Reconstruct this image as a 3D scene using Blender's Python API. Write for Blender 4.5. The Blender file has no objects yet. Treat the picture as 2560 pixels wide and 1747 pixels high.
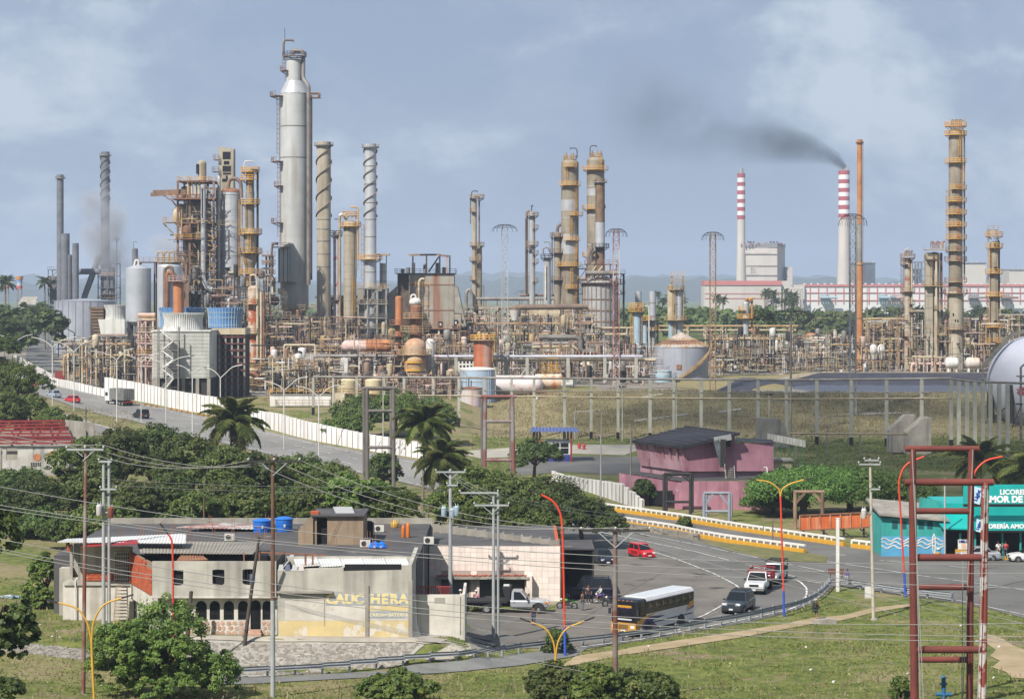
import bpy,math,random
from math import sin,cos,radians,atan2
import numpy as np
from mathutils import Vector,Matrix,Euler
# -- camera, sky, sun, exposure
F=5600.0
HY=735.0
ZC=30.0
scene=bpy.context.scene
cam=bpy.data.cameras.new('camera')
cam.sensor_width=36.0
cam.lens=F/2560*36
cam.shift_y=-(873.5-HY)/2560
cam.clip_start=1.0
cam.clip_end=40000
camo=bpy.data.objects.new('camera',cam)
scene.collection.objects.link(camo)
camo.location=(0,0,ZC)
camo.rotation_euler=(radians(90),0,0)
scene.camera=camo
SUN_EL=radians(46)
SUN_AZ=radians(180+55)
sv=Vector((cos(SUN_AZ)*cos(SUN_EL),sin(SUN_AZ)*cos(SUN_EL),sin(SUN_EL)))
sun=bpy.data.lights.new('sun','SUN')
sun.energy=5.0
sun.angle=radians(0.5)
sun.color=(1.0,0.955,0.89)
suno=bpy.data.objects.new('sun',sun)
scene.collection.objects.link(suno)
suno.location=(-60,-80,200)
suno.rotation_euler=sv.to_track_quat('Z','Y').to_euler()
world=bpy.data.worlds.new('World')
scene.world=world
world.use_nodes=True
nt=world.node_tree
nt.nodes.clear()
def wn(t,**kw):
 n=nt.nodes.new(t)
 for k,v in kw.items():
  setattr(n,k,v)
 return n
sky=wn('ShaderNodeTexSky',sky_type='NISHITA')
sky.sun_disc=False
sky.sun_elevation=SUN_EL
sky.sun_rotation=atan2(sv.x,sv.y)
sky.air_density=1.0
sky.dust_density=1.5
tc=wn('ShaderNodeTexCoord')
mp=wn('ShaderNodeMapping')
mp.inputs['Scale'].default_value=(7.5,7.5,13.0)
mp.inputs['Location'].default_value=(3.1,0.4,1.35)
n1=wn('ShaderNodeTexNoise')
n1.inputs['Scale'].default_value=1.0
n1.inputs['Detail'].default_value=9
n1.inputs['Roughness'].default_value=0.6
n1.inputs['Distortion'].default_value=0.2
r1=wn('ShaderNodeValToRGB')
r1.color_ramp.elements[0].position=0.43
r1.color_ramp.elements[0].color=(0,0,0,1)
r1.color_ramp.elements[1].position=0.60
r1.color_ramp.elements[1].color=(1,1,1,1)
e=r1.color_ramp.elements.new(0.50);e.color=(0.16,0.16,0.16,1)
cloudc=wn('ShaderNodeMix',data_type='RGBA')
cloudc.inputs[6].default_value=(2.5,3.2,4.5,1)
cloudc.inputs[7].default_value=(5.0,5.65,6.5,1)
mixs=wn('ShaderNodeMix',data_type='RGBA')
mixs.inputs[0].default_value=0.90
bg=wn('ShaderNodeBackground')
bg.inputs['Strength'].default_value=0.081
wo=wn('ShaderNodeOutputWorld')
L=nt.links.new
L(tc.outputs['Generated'],mp.inputs['Vector'])
L(mp.outputs['Vector'],n1.inputs['Vector'])
L(n1.outputs['Fac'],r1.inputs['Fac'])
L(r1.outputs['Color'],cloudc.inputs[0])
L(sky.outputs['Color'],mixs.inputs[6])
L(cloudc.outputs[2],mixs.inputs[7])
L(mixs.outputs[2],bg.inputs['Color'])
L(bg.outputs['Background'],wo.inputs['Surface'])
scene.view_settings.view_transform='Standard'
scene.view_settings.look='None'
scene.view_settings.gamma=1.0
scene.view_settings.use_curve_mapping=False
scene.view_settings.exposure=0.57
scene.render.engine='CYCLES'
cy=scene.cycles
cy.use_denoising=True
try:
 cy.denoiser='OPENIMAGEDENOISE'
 cy.denoising_input_passes='RGB_ALBEDO_NORMAL'
 cy.denoising_prefilter='ACCURATE'
except Exception:
 pass
cy.max_bounces=6
cy.diffuse_bounces=2
cy.glossy_bounces=2
cy.transmission_bounces=4
cy.transparent_max_bounces=16
cy.volume_bounces=0
cy.caustics_reflective=False
cy.caustics_refractive=False
cy.volume_step_rate=4.0
cy.volume_max_steps=96
# -- materials
MATS={}
ALB=0.82
def srgb(r,g,b):
 f=lambda c:(c/255/12.92)if c/255<=0.04045 else((c/255+0.055)/1.055)**2.4
 return(f(r),f(g),f(b),1)
def mat(name,c1,c2=None,rough=0.75,metal=0.0,scale=0.6,streak=None,st_amt=0.5,st_scale=1.2,lo=0.35,hi=0.65,bump=0.0,bscale=8.0,trans=0.0,spots=None,sp_scale=2.0,sp_lo=0.6,coord='Object',rnd=0.0):
 if name in MATS:
  return MATS[name]
 m=bpy.data.materials.new(name)
 m.use_nodes=True
 t=m.node_tree
 b=t.nodes['Principled BSDF']
 lk=t.links.new
 b.inputs['Roughness'].default_value=rough
 b.inputs['Metallic'].default_value=metal
 b.inputs['Specular IOR Level'].default_value=0.35
 alb=lambda c:c and(c[0]*ALB,c[1]*ALB,c[2]*ALB,1)
 c1,c2,streak,spots=alb(c1),alb(c2),alb(streak),alb(spots)
 col=None
 tcn=t.nodes.new('ShaderNodeTexCoord')
 vec=tcn.outputs[coord]
 if rnd:
  oi=t.nodes.new('ShaderNodeObjectInfo')
  va=t.nodes.new('ShaderNodeVectorMath');va.operation='ADD'
  cx=t.nodes.new('ShaderNodeVectorMath');cx.operation='SCALE'
  cx.inputs[3].default_value=57.0
  cc=t.nodes.new('ShaderNodeCombineXYZ')
  for i in range(3):lk(oi.outputs['Random'],cc.inputs[i])
  lk(cc.outputs[0],cx.inputs[0]);lk(vec,va.inputs[0]);lk(cx.outputs[0],va.inputs[1])
  vec=va.outputs[0]
 def noise(sc,det=5,mapping=None,rough_=0.6):
  n=t.nodes.new('ShaderNodeTexNoise')
  n.inputs['Scale'].default_value=sc
  n.inputs['Detail'].default_value=det
  n.inputs['Roughness'].default_value=rough_
  if mapping:
   q=t.nodes.new('ShaderNodeMapping')
   q.inputs['Scale'].default_value=mapping
   lk(vec,q.inputs['Vector']);lk(q.outputs['Vector'],n.inputs['Vector'])
  else:
   lk(vec,n.inputs['Vector'])
  return n
 def ramp(src,a,z):
  r=t.nodes.new('ShaderNodeMapRange')
  r.inputs['From Min'].default_value=a
  r.inputs['From Max'].default_value=z
  r.clamp=True
  lk(src,r.inputs['Value'])
  return r.outputs[0]
 def mix(fac,a,bb,amt=1.0):
  x=t.nodes.new('ShaderNodeMix');x.data_type='RGBA'
  if amt!=1.0:
   mm=t.nodes.new('ShaderNodeMath');mm.operation='MULTIPLY'
   mm.inputs[1].default_value=amt
   lk(fac,mm.inputs[0]);fac=mm.outputs[0]
  lk(fac,x.inputs[0])
  if isinstance(a,tuple):x.inputs[6].default_value=a
  else:lk(a,x.inputs[6])
  x.inputs[7].default_value=tuple(bb)if len(bb)==4 else tuple(bb)+(1,)
  return x.outputs[2]
 col=c1
 if c2 is not None:
  col=mix(ramp(noise(scale).outputs['Fac'],lo,hi),col,c2)
 if streak is not None:
  col=mix(ramp(noise(st_scale,4,(1,1,0.06)).outputs['Fac'],0.50,0.72),col,streak,st_amt)
 if spots is not None:
  col=mix(ramp(noise(sp_scale,6,None,0.7).outputs['Fac'],sp_lo,sp_lo+0.06),col,spots)
 if rnd:
  oi2=t.nodes.new('ShaderNodeObjectInfo')
  mr=t.nodes.new('ShaderNodeMapRange')
  mr.inputs['To Min'].default_value=1-rnd;mr.inputs['To Max'].default_value=1+rnd
  lk(oi2.outputs['Random'],mr.inputs['Value'])
  hs=t.nodes.new('ShaderNodeHueSaturation')
  lk(mr.outputs[0],hs.inputs['Value'])
  if isinstance(col,tuple):hs.inputs['Color'].default_value=col
  else:lk(col,hs.inputs['Color'])
  col=hs.outputs[0]
 if isinstance(col,tuple):b.inputs['Base Color'].default_value=col
 else:lk(col,b.inputs['Base Color'])
 if bump:
  bn=t.nodes.new('ShaderNodeBump')
  bn.inputs['Strength'].default_value=bump
  bn.inputs['Distance'].default_value=0.1
  lk(noise(bscale).outputs['Fac'],bn.inputs['Height'])
  lk(bn.outputs['Normal'],b.inputs['Normal'])
 MATS[name]=m
 return m
S=srgb
def leafmat(name,ca,cb,cc=None,trans=0.35):
 if name in MATS:return MATS[name]
 m=bpy.data.materials.new(name);m.use_nodes=True
 t=m.node_tree;lk=t.links.new
 t.nodes.clear()
 o=t.nodes.new('ShaderNodeOutputMaterial')
 at=t.nodes.new('ShaderNodeAttribute');at.attribute_name='rnd'
 r=t.nodes.new('ShaderNodeValToRGB')
 r.color_ramp.elements[0].color=ca;r.color_ramp.elements[1].color=cb
 r.color_ramp.elements[1].position=0.9
 if cc is not None:
  ee=r.color_ramp.elements.new(0.97);ee.color=cc
 d=t.nodes.new('ShaderNodeBsdfPrincipled');d.inputs['Roughness'].default_value=0.55
 d.inputs['Specular IOR Level'].default_value=0.3
 tr=t.nodes.new('ShaderNodeBsdfTranslucent')
 mx=t.nodes.new('ShaderNodeMixShader');mx.inputs[0].default_value=trans
 lk(at.outputs['Fac'],r.inputs['Fac'])
 oi=t.nodes.new('ShaderNodeObjectInfo');hv=t.nodes.new('ShaderNodeHueSaturation')
 for k,a,b in(('Hue',.485,.512),('Value',.8,1.5)):
  mr=t.nodes.new('ShaderNodeMapRange');mr.inputs['To Min'].default_value=a;mr.inputs['To Max'].default_value=b
  lk(oi.outputs['Random'],mr.inputs['Value']);lk(mr.outputs[0],hv.inputs[k])
 lk(r.outputs['Color'],hv.inputs['Color']);r=hv
 lk(r.outputs['Color'],d.inputs['Base Color'])
 hs=t.nodes.new('ShaderNodeHueSaturation');hs.inputs['Value'].default_value=1.3
 hs.inputs['Hue'].default_value=0.49
 lk(r.outputs['Color'],hs.inputs['Color']);lk(hs.outputs['Color'],tr.inputs['Color'])
 lk(d.outputs[0],mx.inputs[1]);lk(tr.outputs[0],mx.inputs[2]);lk(mx.outputs[0],o.inputs['Surface'])
 MATS[name]=m
 return m
m_gv=mat('galvanised',S(186,187,186),S(162,163,162),rough=0.5,metal=0.15,scale=0.25,streak=S(120,100,80),st_amt=0.4,lo=.3,hi=.7)
m_shell=mat('column_cladding',S(194,195,192),S(176,177,173),rough=0.6,metal=0.05,scale=0.12,streak=S(138,118,92),st_amt=0.55,st_scale=0.5)
m_sv=mat('silver_cladding',S(204,206,207),S(182,184,186),rough=0.42,metal=0.25,scale=0.2,streak=S(130,120,110),st_amt=0.4)
m_bg=mat('beige_insulation',S(184,175,155),S(158,148,129),rough=0.8,scale=0.16,streak=S(112,90,66),st_amt=0.55,st_scale=0.7)
m_tan=mat('weathered_tan_insulation',S(160,150,132),S(128,118,100),rough=0.8,scale=0.2,streak=S(92,72,52),st_amt=0.55,st_scale=0.7,spots=S(176,176,172),sp_scale=0.09,sp_lo=0.62)
m_cm=mat('cream_metal',S(206,196,170),S(184,168,136),rough=0.7,scale=0.4,streak=S(140,90,50),st_amt=0.5)
m_ru=mat('rusted_steel',S(150,104,78),S(106,74,58),rough=0.85,scale=0.5,streak=S(190,140,100),st_amt=0.4)
m_rb=mat('rusty_beam',S(150,120,100),S(112,90,76),rough=0.85,scale=0.5,streak=S(176,150,120),st_amt=0.4,rnd=0.2)
m_og=mat('orange_rust_plate',S(198,130,84),S(168,112,78),rough=0.85,scale=0.4,streak=S(120,70,46),st_amt=0.5)
m_yl=mat('yellow_safety_paint',S(224,172,66),S(200,148,62),rough=0.6,scale=0.5,spots=S(130,84,46),sp_scale=0.9,sp_lo=0.60,rnd=0.12)
m_cg=mat('faded_yellow_steel',S(184,160,116),S(150,118,84),rough=0.7,scale=0.5,rnd=0.15)
m_pp=mat('grey_pipe',S(146,143,137),S(118,112,104),rough=0.6,metal=0.1,scale=0.4,streak=S(120,80,50),st_amt=0.4,rnd=0.2)
m_pb=mat('brown_pipe',S(136,116,100),S(108,92,82),rough=0.75,scale=0.4,rnd=0.2)
m_pq=mat('cream_pipe',S(190,178,150),S(160,142,112),rough=0.7,scale=0.4,spots=S(150,100,70),sp_lo=.62,rnd=0.15)
m_pk=mat('pink_primer_pipe',S(184,148,136),S(200,180,168),rough=0.7,scale=0.7,rnd=0.15)
m_pw2=mat('white_pipe',S(216,214,208),S(190,184,174),rough=0.5,scale=0.4,rnd=0.08)
m_pipel=mat('lavender_pipe',S(196,196,206),S(176,174,182),rough=0.45,scale=0.2,spots=S(168,92,88),sp_scale=0.12,sp_lo=0.60)
m_dk=mat('dark_steel',S(62,58,56),S(44,42,42),rough=0.8,scale=0.6)
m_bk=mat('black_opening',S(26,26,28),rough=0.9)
m_wh=mat('white_paint',S(228,226,220),S(206,202,194),rough=0.6,scale=0.7,streak=S(150,138,124),st_amt=0.35)
m_cn=mat('concrete',S(168,162,150),S(140,134,124),rough=0.9,scale=0.5,streak=S(96,92,86),st_amt=0.5,bump=0.2)
m_cp=mat('concrete_post',S(180,178,164),S(160,158,146),rough=0.85,scale=0.5,streak=S(120,116,100),st_amt=0.4,rnd=0.08)
m_blue=mat('blue_panel',S(92,142,200),S(72,120,180),rough=0.6,scale=0.5,streak=S(150,176,200),st_amt=0.35)
m_lb2=mat('pale_blue_plate',S(168,190,200),S(150,172,184),rough=0.6,scale=0.3,streak=S(150,140,130),st_amt=0.4)
m_tankg=mat('grey_tank_plate',S(170,174,182),S(148,152,162),rough=0.5,metal=0.1,scale=0.1,streak=S(128,118,112),st_amt=0.4,st_scale=0.5)
# -- mesh builder and scene graph helpers
COL=scene.collection
class MB:
 def __init__(self):
  self.v=[];self.f=[];self.s=[];self.mi=[];self.cur=0
 def add(self,vs,fs,smooth=False):
  o=len(self.v)
  self.v.extend([tuple(p)for p in vs])
  for q in fs:
   self.f.append(tuple(i+o for i in q));self.s.append(smooth);self.mi.append(self.cur)
  return self
 def box(self,x0,y0,z0,x1,y1,z1):
  return self.add([(x0,y0,z0),(x1,y0,z0),(x1,y1,z0),(x0,y1,z0),(x0,y0,z1),(x1,y0,z1),(x1,y1,z1),(x0,y1,z1)],[(0,3,2,1),(4,5,6,7),(0,1,5,4),(1,2,6,5),(2,3,7,6),(3,0,4,7)])
 def cbox(self,c,s,rz=0.0):
  cx,cy_,cz=c;a,b,h=s[0]/2,s[1]/2,s[2]/2
  co,si=cos(rz),sin(rz)
  vs=[]
  for z in(-h,h):
   for(x,y)in((-a,-b),(a,-b),(a,b),(-a,b)):
    vs.append((cx+x*co-y*si,cy_+x*si+y*co,cz+z))
  return self.add(vs,[(0,3,2,1),(4,5,6,7),(0,1,5,4),(1,2,6,5),(2,3,7,6),(3,0,4,7)])
 def beam(self,p,q,w,h=None):
  h=h or w
  p=Vector(p);q=Vector(q);d=q-p
  if d.length<1e-6:return self
  d.normalize()
  up=Vector((0,0,1))if abs(d.z)<0.95 else Vector((0,1,0))
  a=d.cross(up).normalized();b=a.cross(d).normalized()
  a*=w/2;b*=h/2
  vs=[p-a-b,p+a-b,p+a+b,p-a+b,q-a-b,q+a-b,q+a+b,q-a+b]
  return self.add(vs,[(0,3,2,1),(4,5,6,7),(0,1,5,4),(1,2,6,5),(2,3,7,6),(3,0,4,7)])
 def cyl(self,p,q,r,r2=None,n=12,cap=True):
  r2=r if r2 is None else r2
  p=Vector(p);q=Vector(q);d=(q-p)
  if d.length<1e-6:return self
  d.normalize()
  up=Vector((0,0,1))if abs(d.z)<0.95 else Vector((1,0,0))
  a=d.cross(up).normalized();b=a.cross(d).normalized()
  vs=[]
  for c,rr in((p,r),(q,r2)):
   for i in range(n):
    t=2*math.pi*i/n
    vs.append(c+(a*cos(t)+b*sin(t))*rr)
  self.add(vs,[(i,(i+1)%n,n+(i+1)%n,n+i)for i in range(n)],True)
  if cap:
   self.add(vs[:n],[tuple(range(n-1,-1,-1))]);self.add(vs[n:],[tuple(range(n))])
  return self
 def lathe(self,prof,n=24,c=(0,0,0),cap=True,arc=None,smooth=True):
  runs=[[prof[0]]]
  for k in range(1,len(prof)):
   if prof[k]==prof[k-1]:runs.append([prof[k]])
   else:runs[-1].append(prof[k])
  for run in runs:
   if len(run)<2:continue
   vs=[];m=n
   for(r,z)in run:
    for i in range(m):
     t=2*math.pi*i/n
     vs.append((c[0]+r*cos(t),c[1]+r*sin(t),c[2]+z))
   fs=[]
   for k in range(len(run)-1):
    for i in range(m):
     j=(i+1)%m
     fs.append((k*m+i,k*m+j,(k+1)*m+j,(k+1)*m+i))
   self.add(vs,fs,smooth)
  if cap:
   for(r,z),rev in((prof[0],True),(prof[-1],False)):
    if r>1e-4:
     vs=[(c[0]+r*cos(2*math.pi*i/n),c[1]+r*sin(2*math.pi*i/n),c[2]+z)for i in range(n)]
     self.add(vs,[tuple(range(n-1,-1,-1))if rev else tuple(range(n))])
  return self
 def tube(self,pts,r,n=8,cap=True):
  pts=[Vector(p)for p in pts]
  fr=[]
  for i,p in enumerate(pts):
   d=(pts[min(i+1,len(pts)-1)]-pts[max(i-1,0)])
   d=d.normalized()if d.length>1e-9 else Vector((0,0,1))
   up=Vector((0,0,1))if abs(d.z)<0.9 else Vector((0,1,0))if abs(d.y)<.9 else Vector((1,0,0))
   a=d.cross(up).normalized()
   if fr and a.dot(fr[-1][0])<0:a=-a
   if fr:
    a=(fr[-1][0]-d*fr[-1][0].dot(d))
    a=a.normalized()if a.length>1e-6 else d.orthogonal().normalized()
   fr.append((a,d.cross(a).normalized()))
  vs=[]
  for i,p in enumerate(pts):
   rr=r[i]if isinstance(r,(list,tuple))else r
   a,b=fr[i]
   for k in range(n):
    t=2*math.pi*k/n
    vs.append(p+(a*cos(t)+b*sin(t))*rr)
  fs=[]
  for i in range(len(pts)-1):
   for k in range(n):
    j=(k+1)%n
    fs.append((i*n+k,i*n+j,(i+1)*n+j,(i+1)*n+k))
  self.add(vs,fs,True)
  if cap:
   self.add(vs[:n],[tuple(range(n-1,-1,-1))]);self.add(vs[-n:],[tuple(range(n))])
  return self
 def prism(self,poly,ext):
  n=len(poly);ext=Vector(ext)
  a=[Vector(p)for p in poly];b=[p+ext for p in a]
  fs=[tuple(range(n)),tuple(range(2*n-1,n-1,-1))]
  fs+=[(i,i+n,(i+1)%n+n,(i+1)%n)for i in range(n)]
  return self.add(a+b,fs)
 def sphere(self,c,r,n=16,m=10,sz=1.0):
  prof=[(max(1e-5,r*sin(math.pi*i/m)),-r*sz*cos(math.pi*i/m))for i in range(m+1)]
  return self.lathe(prof,n,c,cap=False)
 def mesh(self,name,mats):
  me=bpy.data.meshes.new(name)
  me.from_pydata(self.v,[],self.f)
  if not isinstance(mats,(list,tuple)):mats=[mats]
  for m in mats:me.materials.append(m)
  if any(self.s):me.polygons.foreach_set('use_smooth',self.s)
  if len(mats)>1:me.polygons.foreach_set('material_index',self.mi)
  me.update()
  return me
 def build(self,name,mats,parent=None,loc=(0,0,0),rz=0.0,**tags):
  o=bpy.data.objects.new(name,self.mesh(name,mats))
  COL.objects.link(o)
  o.parent=parent
  o.location=loc
  if rz:o.rotation_euler=(0,0,rz)
  for k,v in tags.items():o[k]=v
  return o
def inst(name,me,parent=None,loc=(0,0,0),rot=(0,0,0),sc=(1,1,1),**tags):
 o=bpy.data.objects.new(name,me)
 COL.objects.link(o)
 o.parent=parent
 o.location=loc;o.rotation_euler=rot;o.scale=sc
 for k,v in tags.items():o[k]=v
 return o
class _P:
 def __getattr__(self,k):
  return lambda*a,**kw:(lambda*b,**c:getattr(MB(),k)(*b,**c).build(*a,**kw))
Pt=_P()
def thing(name,label,cat,loc=(0,0,0),rz=0.0,group=None):
 o=bpy.data.objects.new(name,None)
 o.empty_display_size=0.5
 COL.objects.link(o)
 o.location=loc;o.rotation_euler=(0,0,rz)
 o['label']=label;o['category']=cat
 if group:o['group']=group
 return o
def tag(o,label,cat,group=None):
 o['label']=label;o['category']=cat
 if group:o['group']=group
 return o
def struct(o):
 o['kind']='structure'
 return o
def rnd(a,b):return random.uniform(a,b)
def text_part(body,size,mt,parent,loc,rot,ext=0.01,sx=1.0,name='lettering',align='CENTER',bold=0.0):
 cu=bpy.data.curves.new('lettering','FONT')
 cu.body=body;cu.size=size;cu.extrude=ext
 cu.align_x=align;cu.align_y='CENTER'
 cu.offset=bold
 cu.resolution_u=3
 to=bpy.data.objects.new('tmp',cu)
 me=bpy.data.meshes.new_from_object(to)
 bpy.data.objects.remove(to);bpy.data.curves.remove(cu)
 me.materials.clear();me.materials.append(mt)
 return inst(name,me,parent,loc,rot,(sx,1,1))
# -- lie of the land
def lerp(a,b,t):return a+(b-a)*t
def sstep(t):t=min(1.0,max(0.0,t));return t*t*(3-2*t)
NEAR=[(0,1.8),(60,14.0),(110,22.8),(138,26.0),(152,27.0),(158,27.4)]
FAR=[(620,22),(1000,22),(2000,21),(12000,21)]
KCOL=[(-900,NEAR[:4]+[(170,25.2),(300,24.5),(390,22.5),(440,19.8),(470,19.5),(520,21)]+FAR),(0,NEAR[:4]+[(150,26.4),(162,26.4),(172,25.3),(230,25.3),(320,26.0),(385,23.6),(450,20.6),(482,20.0),(520,21)]+FAR),(300,NEAR[:4]+[(150,26.7),(161,26.9),(169,25.4),(225,26),(330,26.2),(398,24.4),(436,23.2),(456,22.8),(500,22)]+FAR),(520,NEAR[:4]+[(150,26.9),(161.6,27.3),(165.6,25.4),(195,25.6),(260,27.4),(340,27.0),(392,25.3),(424,24.5),(446,23.6),(490,22)]+FAR),(700,NEAR+[(162.4,27.4),(165.8,25.45),(190,25.6),(250,27.4),(350,27.2),(388,26.2),(408,25.6),(440,23.8),(480,22)]+FAR),(1030,NEAR+[(163,27.4),(166,25.5),(174,26.2),(190,27.4),(340,27.4),(362,27.0),(378,26.7),(420,25.2),(460,22.6)]+FAR),(1120,NEAR+[(163.4,27.4),(167,25.6),(176,26.0),(192,27.4),(340,27.4),(362,27.2),(400,27.0),(430,26),(470,22)]+FAR),(1250,NEAR+[(340,27.4),(440,27.3),(495,22.0)]+FAR),(1450,NEAR+[(340,27.4),(428,27.4),(486,21.2),(540,21.6)]+FAR),(1640,NEAR+[(340,27.4),(424,27.4),(478,20.9),(485,20.9),(500,21.9),(560,22)]+FAR),(1850,NEAR+[(340,27.4),(424,27.4),(480,21.2),(485,21.2),(498,23.9),(540,23.9),(556,20.9),(563,20.9),(575,21.8)]+FAR),(2050,NEAR+[(340,27.4),(424,27.4),(480,21.4),(485,21.4),(500,24.1),(568,24.1),(585,20.7),(592,20.7),(605,21.8)]+FAR),(3500,NEAR+[(340,27.4),(424,27.4),(480,21.4),(485,21.4),(500,24.1),(568,24.1),(585,20.7),(592,20.7),(605,21.8)]+FAR),]
KP=[(p,np.array([a for a,_ in k]),np.array([b for _,b in k]))for p,k in KCOL]
def hgt(x,y):
 y=max(y,1.0)
 p=1280+x*F/y
 if p<=KP[0][0]:return ZC-float(np.interp(y,KP[0][1],KP[0][2]))
 for i in range(len(KP)-1):
  if p<KP[i+1][0]:
   t=sstep((p-KP[i][0])/(KP[i+1][0]-KP[i][0]))
   return ZC-lerp(float(np.interp(y,KP[i][1],KP[i][2])),float(np.interp(y,KP[i+1][1],KP[i+1][2])),t)
 return ZC-float(np.interp(y,KP[-1][1],KP[-1][2]))
def hgts(x,y):
 x=np.asarray(x,float);y=np.asarray(y,float);p=np.clip(1280+x*F/y,KP[0][0],KP[-1][0]-1e-6)
 tab=np.stack([np.interp(y,a,b)for _,a,b in KP]);ks=np.array([k[0]for k in KP],float)
 i=np.clip(np.searchsorted(ks,p,'right')-1,0,len(ks)-2);t=(p-ks[i])/(ks[i+1]-ks[i]);t=t*t*(3-2*t);j=np.arange(len(p))
 return ZC-(tab[i,j]*(1-t)+tab[i+1,j]*t)
def G(px,py,d0=120.0,d1=3000.0):
 kx=(px-1280)/F;kz=(py-HY)/F
 ds=d0*1.002**np.arange(int(math.log(d1/d0)/math.log(1.002))+2)
 hit=np.nonzero(ZC-kz*ds<=hgts(kx*ds,ds))[0]
 if len(hit)==0 or hit[0]==0:d=d1 if len(hit)==0 else d0;return Vector((kx*d,d,hgt(kx*d,d)))
 a,b=ds[hit[0]-1],ds[hit[0]]
 for _ in range(12):
  c=(a+b)/2
  if ZC-kz*c<=hgt(kx*c,c):b=c
  else:a=c
 return Vector((kx*b,b,hgt(kx*b,b)))
def PS(px,py,s):
 return Vector(((px-1280)/s,F/s,ZC-(py-HY)/s))
def AT(px,s):
 x,y=(px-1280)/s,F/s
 return Vector((x,y,hgt(x,y)))
# -- ground sheet
def tess(poly,L=5.0):
 from mathutils.geometry import tessellate_polygon
 P=[Vector((p[0],p[1],0))for p in poly]
 tris=[tuple(P[i]for i in t)for t in tessellate_polygon([P])]
 out=[]
 while tris:
  t=tris.pop()
  e=[(t[i]-t[(i+1)%3]).length for i in range(3)]
  k=max(range(3),key=lambda i:e[i])
  if e[k]>L:
   a,b,c=t[k],t[(k+1)%3],t[(k+2)%3]
   mdl=(a+b)/2
   tris+=[(a,mdl,c),(mdl,b,c)]
  else:out.append(t)
 return out
def drape(name,poly_px,off,mt,L=5.0,world=False,kind='structure',parent=None):
 pts=poly_px if world else[G(x,y)for x,y in poly_px]
 vs={};V=[];Fc=[]
 for t in tess(pts,L):
  ids=[]
  for p in t:
   k=(round(p.x,2),round(p.y,2))
   if k not in vs:
    vs[k]=len(V);V.append((p.x,p.y,hgt(p.x,p.y)+off))
   ids.append(vs[k])
  a,b,c=[Vector(V[i])for i in ids]
  if(b-a).cross(c-a).z<0:ids.reverse()
  Fc.append(tuple(ids))
 m=MB();m.add(V,Fc)
 o=m.build(name,mt,parent)
 if kind:o['kind']=kind
 return o
def ground_material():
 m=bpy.data.materials.new('ground_cover');m.use_nodes=True
 t=m.node_tree;lk=t.links.new;b=t.nodes['Principled BSDF']
 b.inputs['Roughness'].default_value=0.95;b.inputs['Specular IOR Level'].default_value=0.1
 at=t.nodes.new('ShaderNodeAttribute');at.attribute_name='zone'
 sep=t.nodes.new('ShaderNodeSeparateColor');lk(at.outputs['Color'],sep.inputs[0])
 tcn=t.nodes.new('ShaderNodeTexCoord')
 def nz(sc,det=6,ro=0.6):
  n=t.nodes.new('ShaderNodeTexNoise');n.inputs['Scale'].default_value=sc
  n.inputs['Detail'].default_value=det;n.inputs['Roughness'].default_value=ro
  lk(tcn.outputs['Object'],n.inputs['Vector']);return n.outputs['Fac']
 def mr(x,a,z):
  r=t.nodes.new('ShaderNodeMapRange');r.inputs['From Min'].default_value=a;r.inputs['From Max'].default_value=z
  lk(x,r.inputs['Value']);return r.outputs[0]
 def mx(f,a,c):
  x=t.nodes.new('ShaderNodeMix');x.data_type='RGBA';lk(f,x.inputs[0])
  for i,q in((6,a),(7,c)):
   if isinstance(q,tuple):x.inputs[i].default_value=q
   else:lk(q,x.inputs[i])
  return x.outputs[2]
 def ma(op,a,c):
  x=t.nodes.new('ShaderNodeMath');x.operation=op
  for i,q in((0,a),(1,c)):
   if isinstance(q,(int,float)):x.inputs[i].default_value=q
   else:lk(q,x.inputs[i])
  return x.outputs[0]
 g=mx(mr(nz(0.9,8),.35,.65),(0.060,0.085,0.02,1),(0.165,0.178,0.05,1))
 d=mx(mr(nz(1.6,8),.3,.7),(0.165,0.14,0.065,1),(0.26,0.22,0.12,1))
 so=mx(mr(nz(2.2,8),.3,.7),(0.17,0.12,0.08,1),(0.27,0.21,0.15,1))
 gv=mx(mr(nz(0.5,8),.3,.7),(0.16,0.145,0.12,1),(0.27,0.24,0.20,1))
 dryf=mr(ma('ADD',nz(0.14,7),ma('MULTIPLY',ma('SUBTRACT',sep.outputs[1],0.5),0.8)),.44,.60)
 c=mx(dryf,g,d)
 soil=mr(ma('ADD',nz(0.22,8,.7),ma('MULTIPLY',ma('SUBTRACT',sep.outputs[2],0.5),0.6)),.52,.60)
 c=mx(soil,c,so)
 c=mx(mr(ma('ADD',ma('MULTIPLY',nz(0.3,5),0.5),sep.outputs[0]),.6,.9),c,gv)
 lk(c,b.inputs['Base Color'])
 bn=t.nodes.new('ShaderNodeBump');bn.inputs['Strength'].default_value=0.6;bn.inputs['Distance'].default_value=0.25
 lk(nz(3.0,8,.7),bn.inputs['Height']);lk(bn.outputs[0],b.inputs['Normal'])
 return m
m_ground=ground_material()
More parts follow.
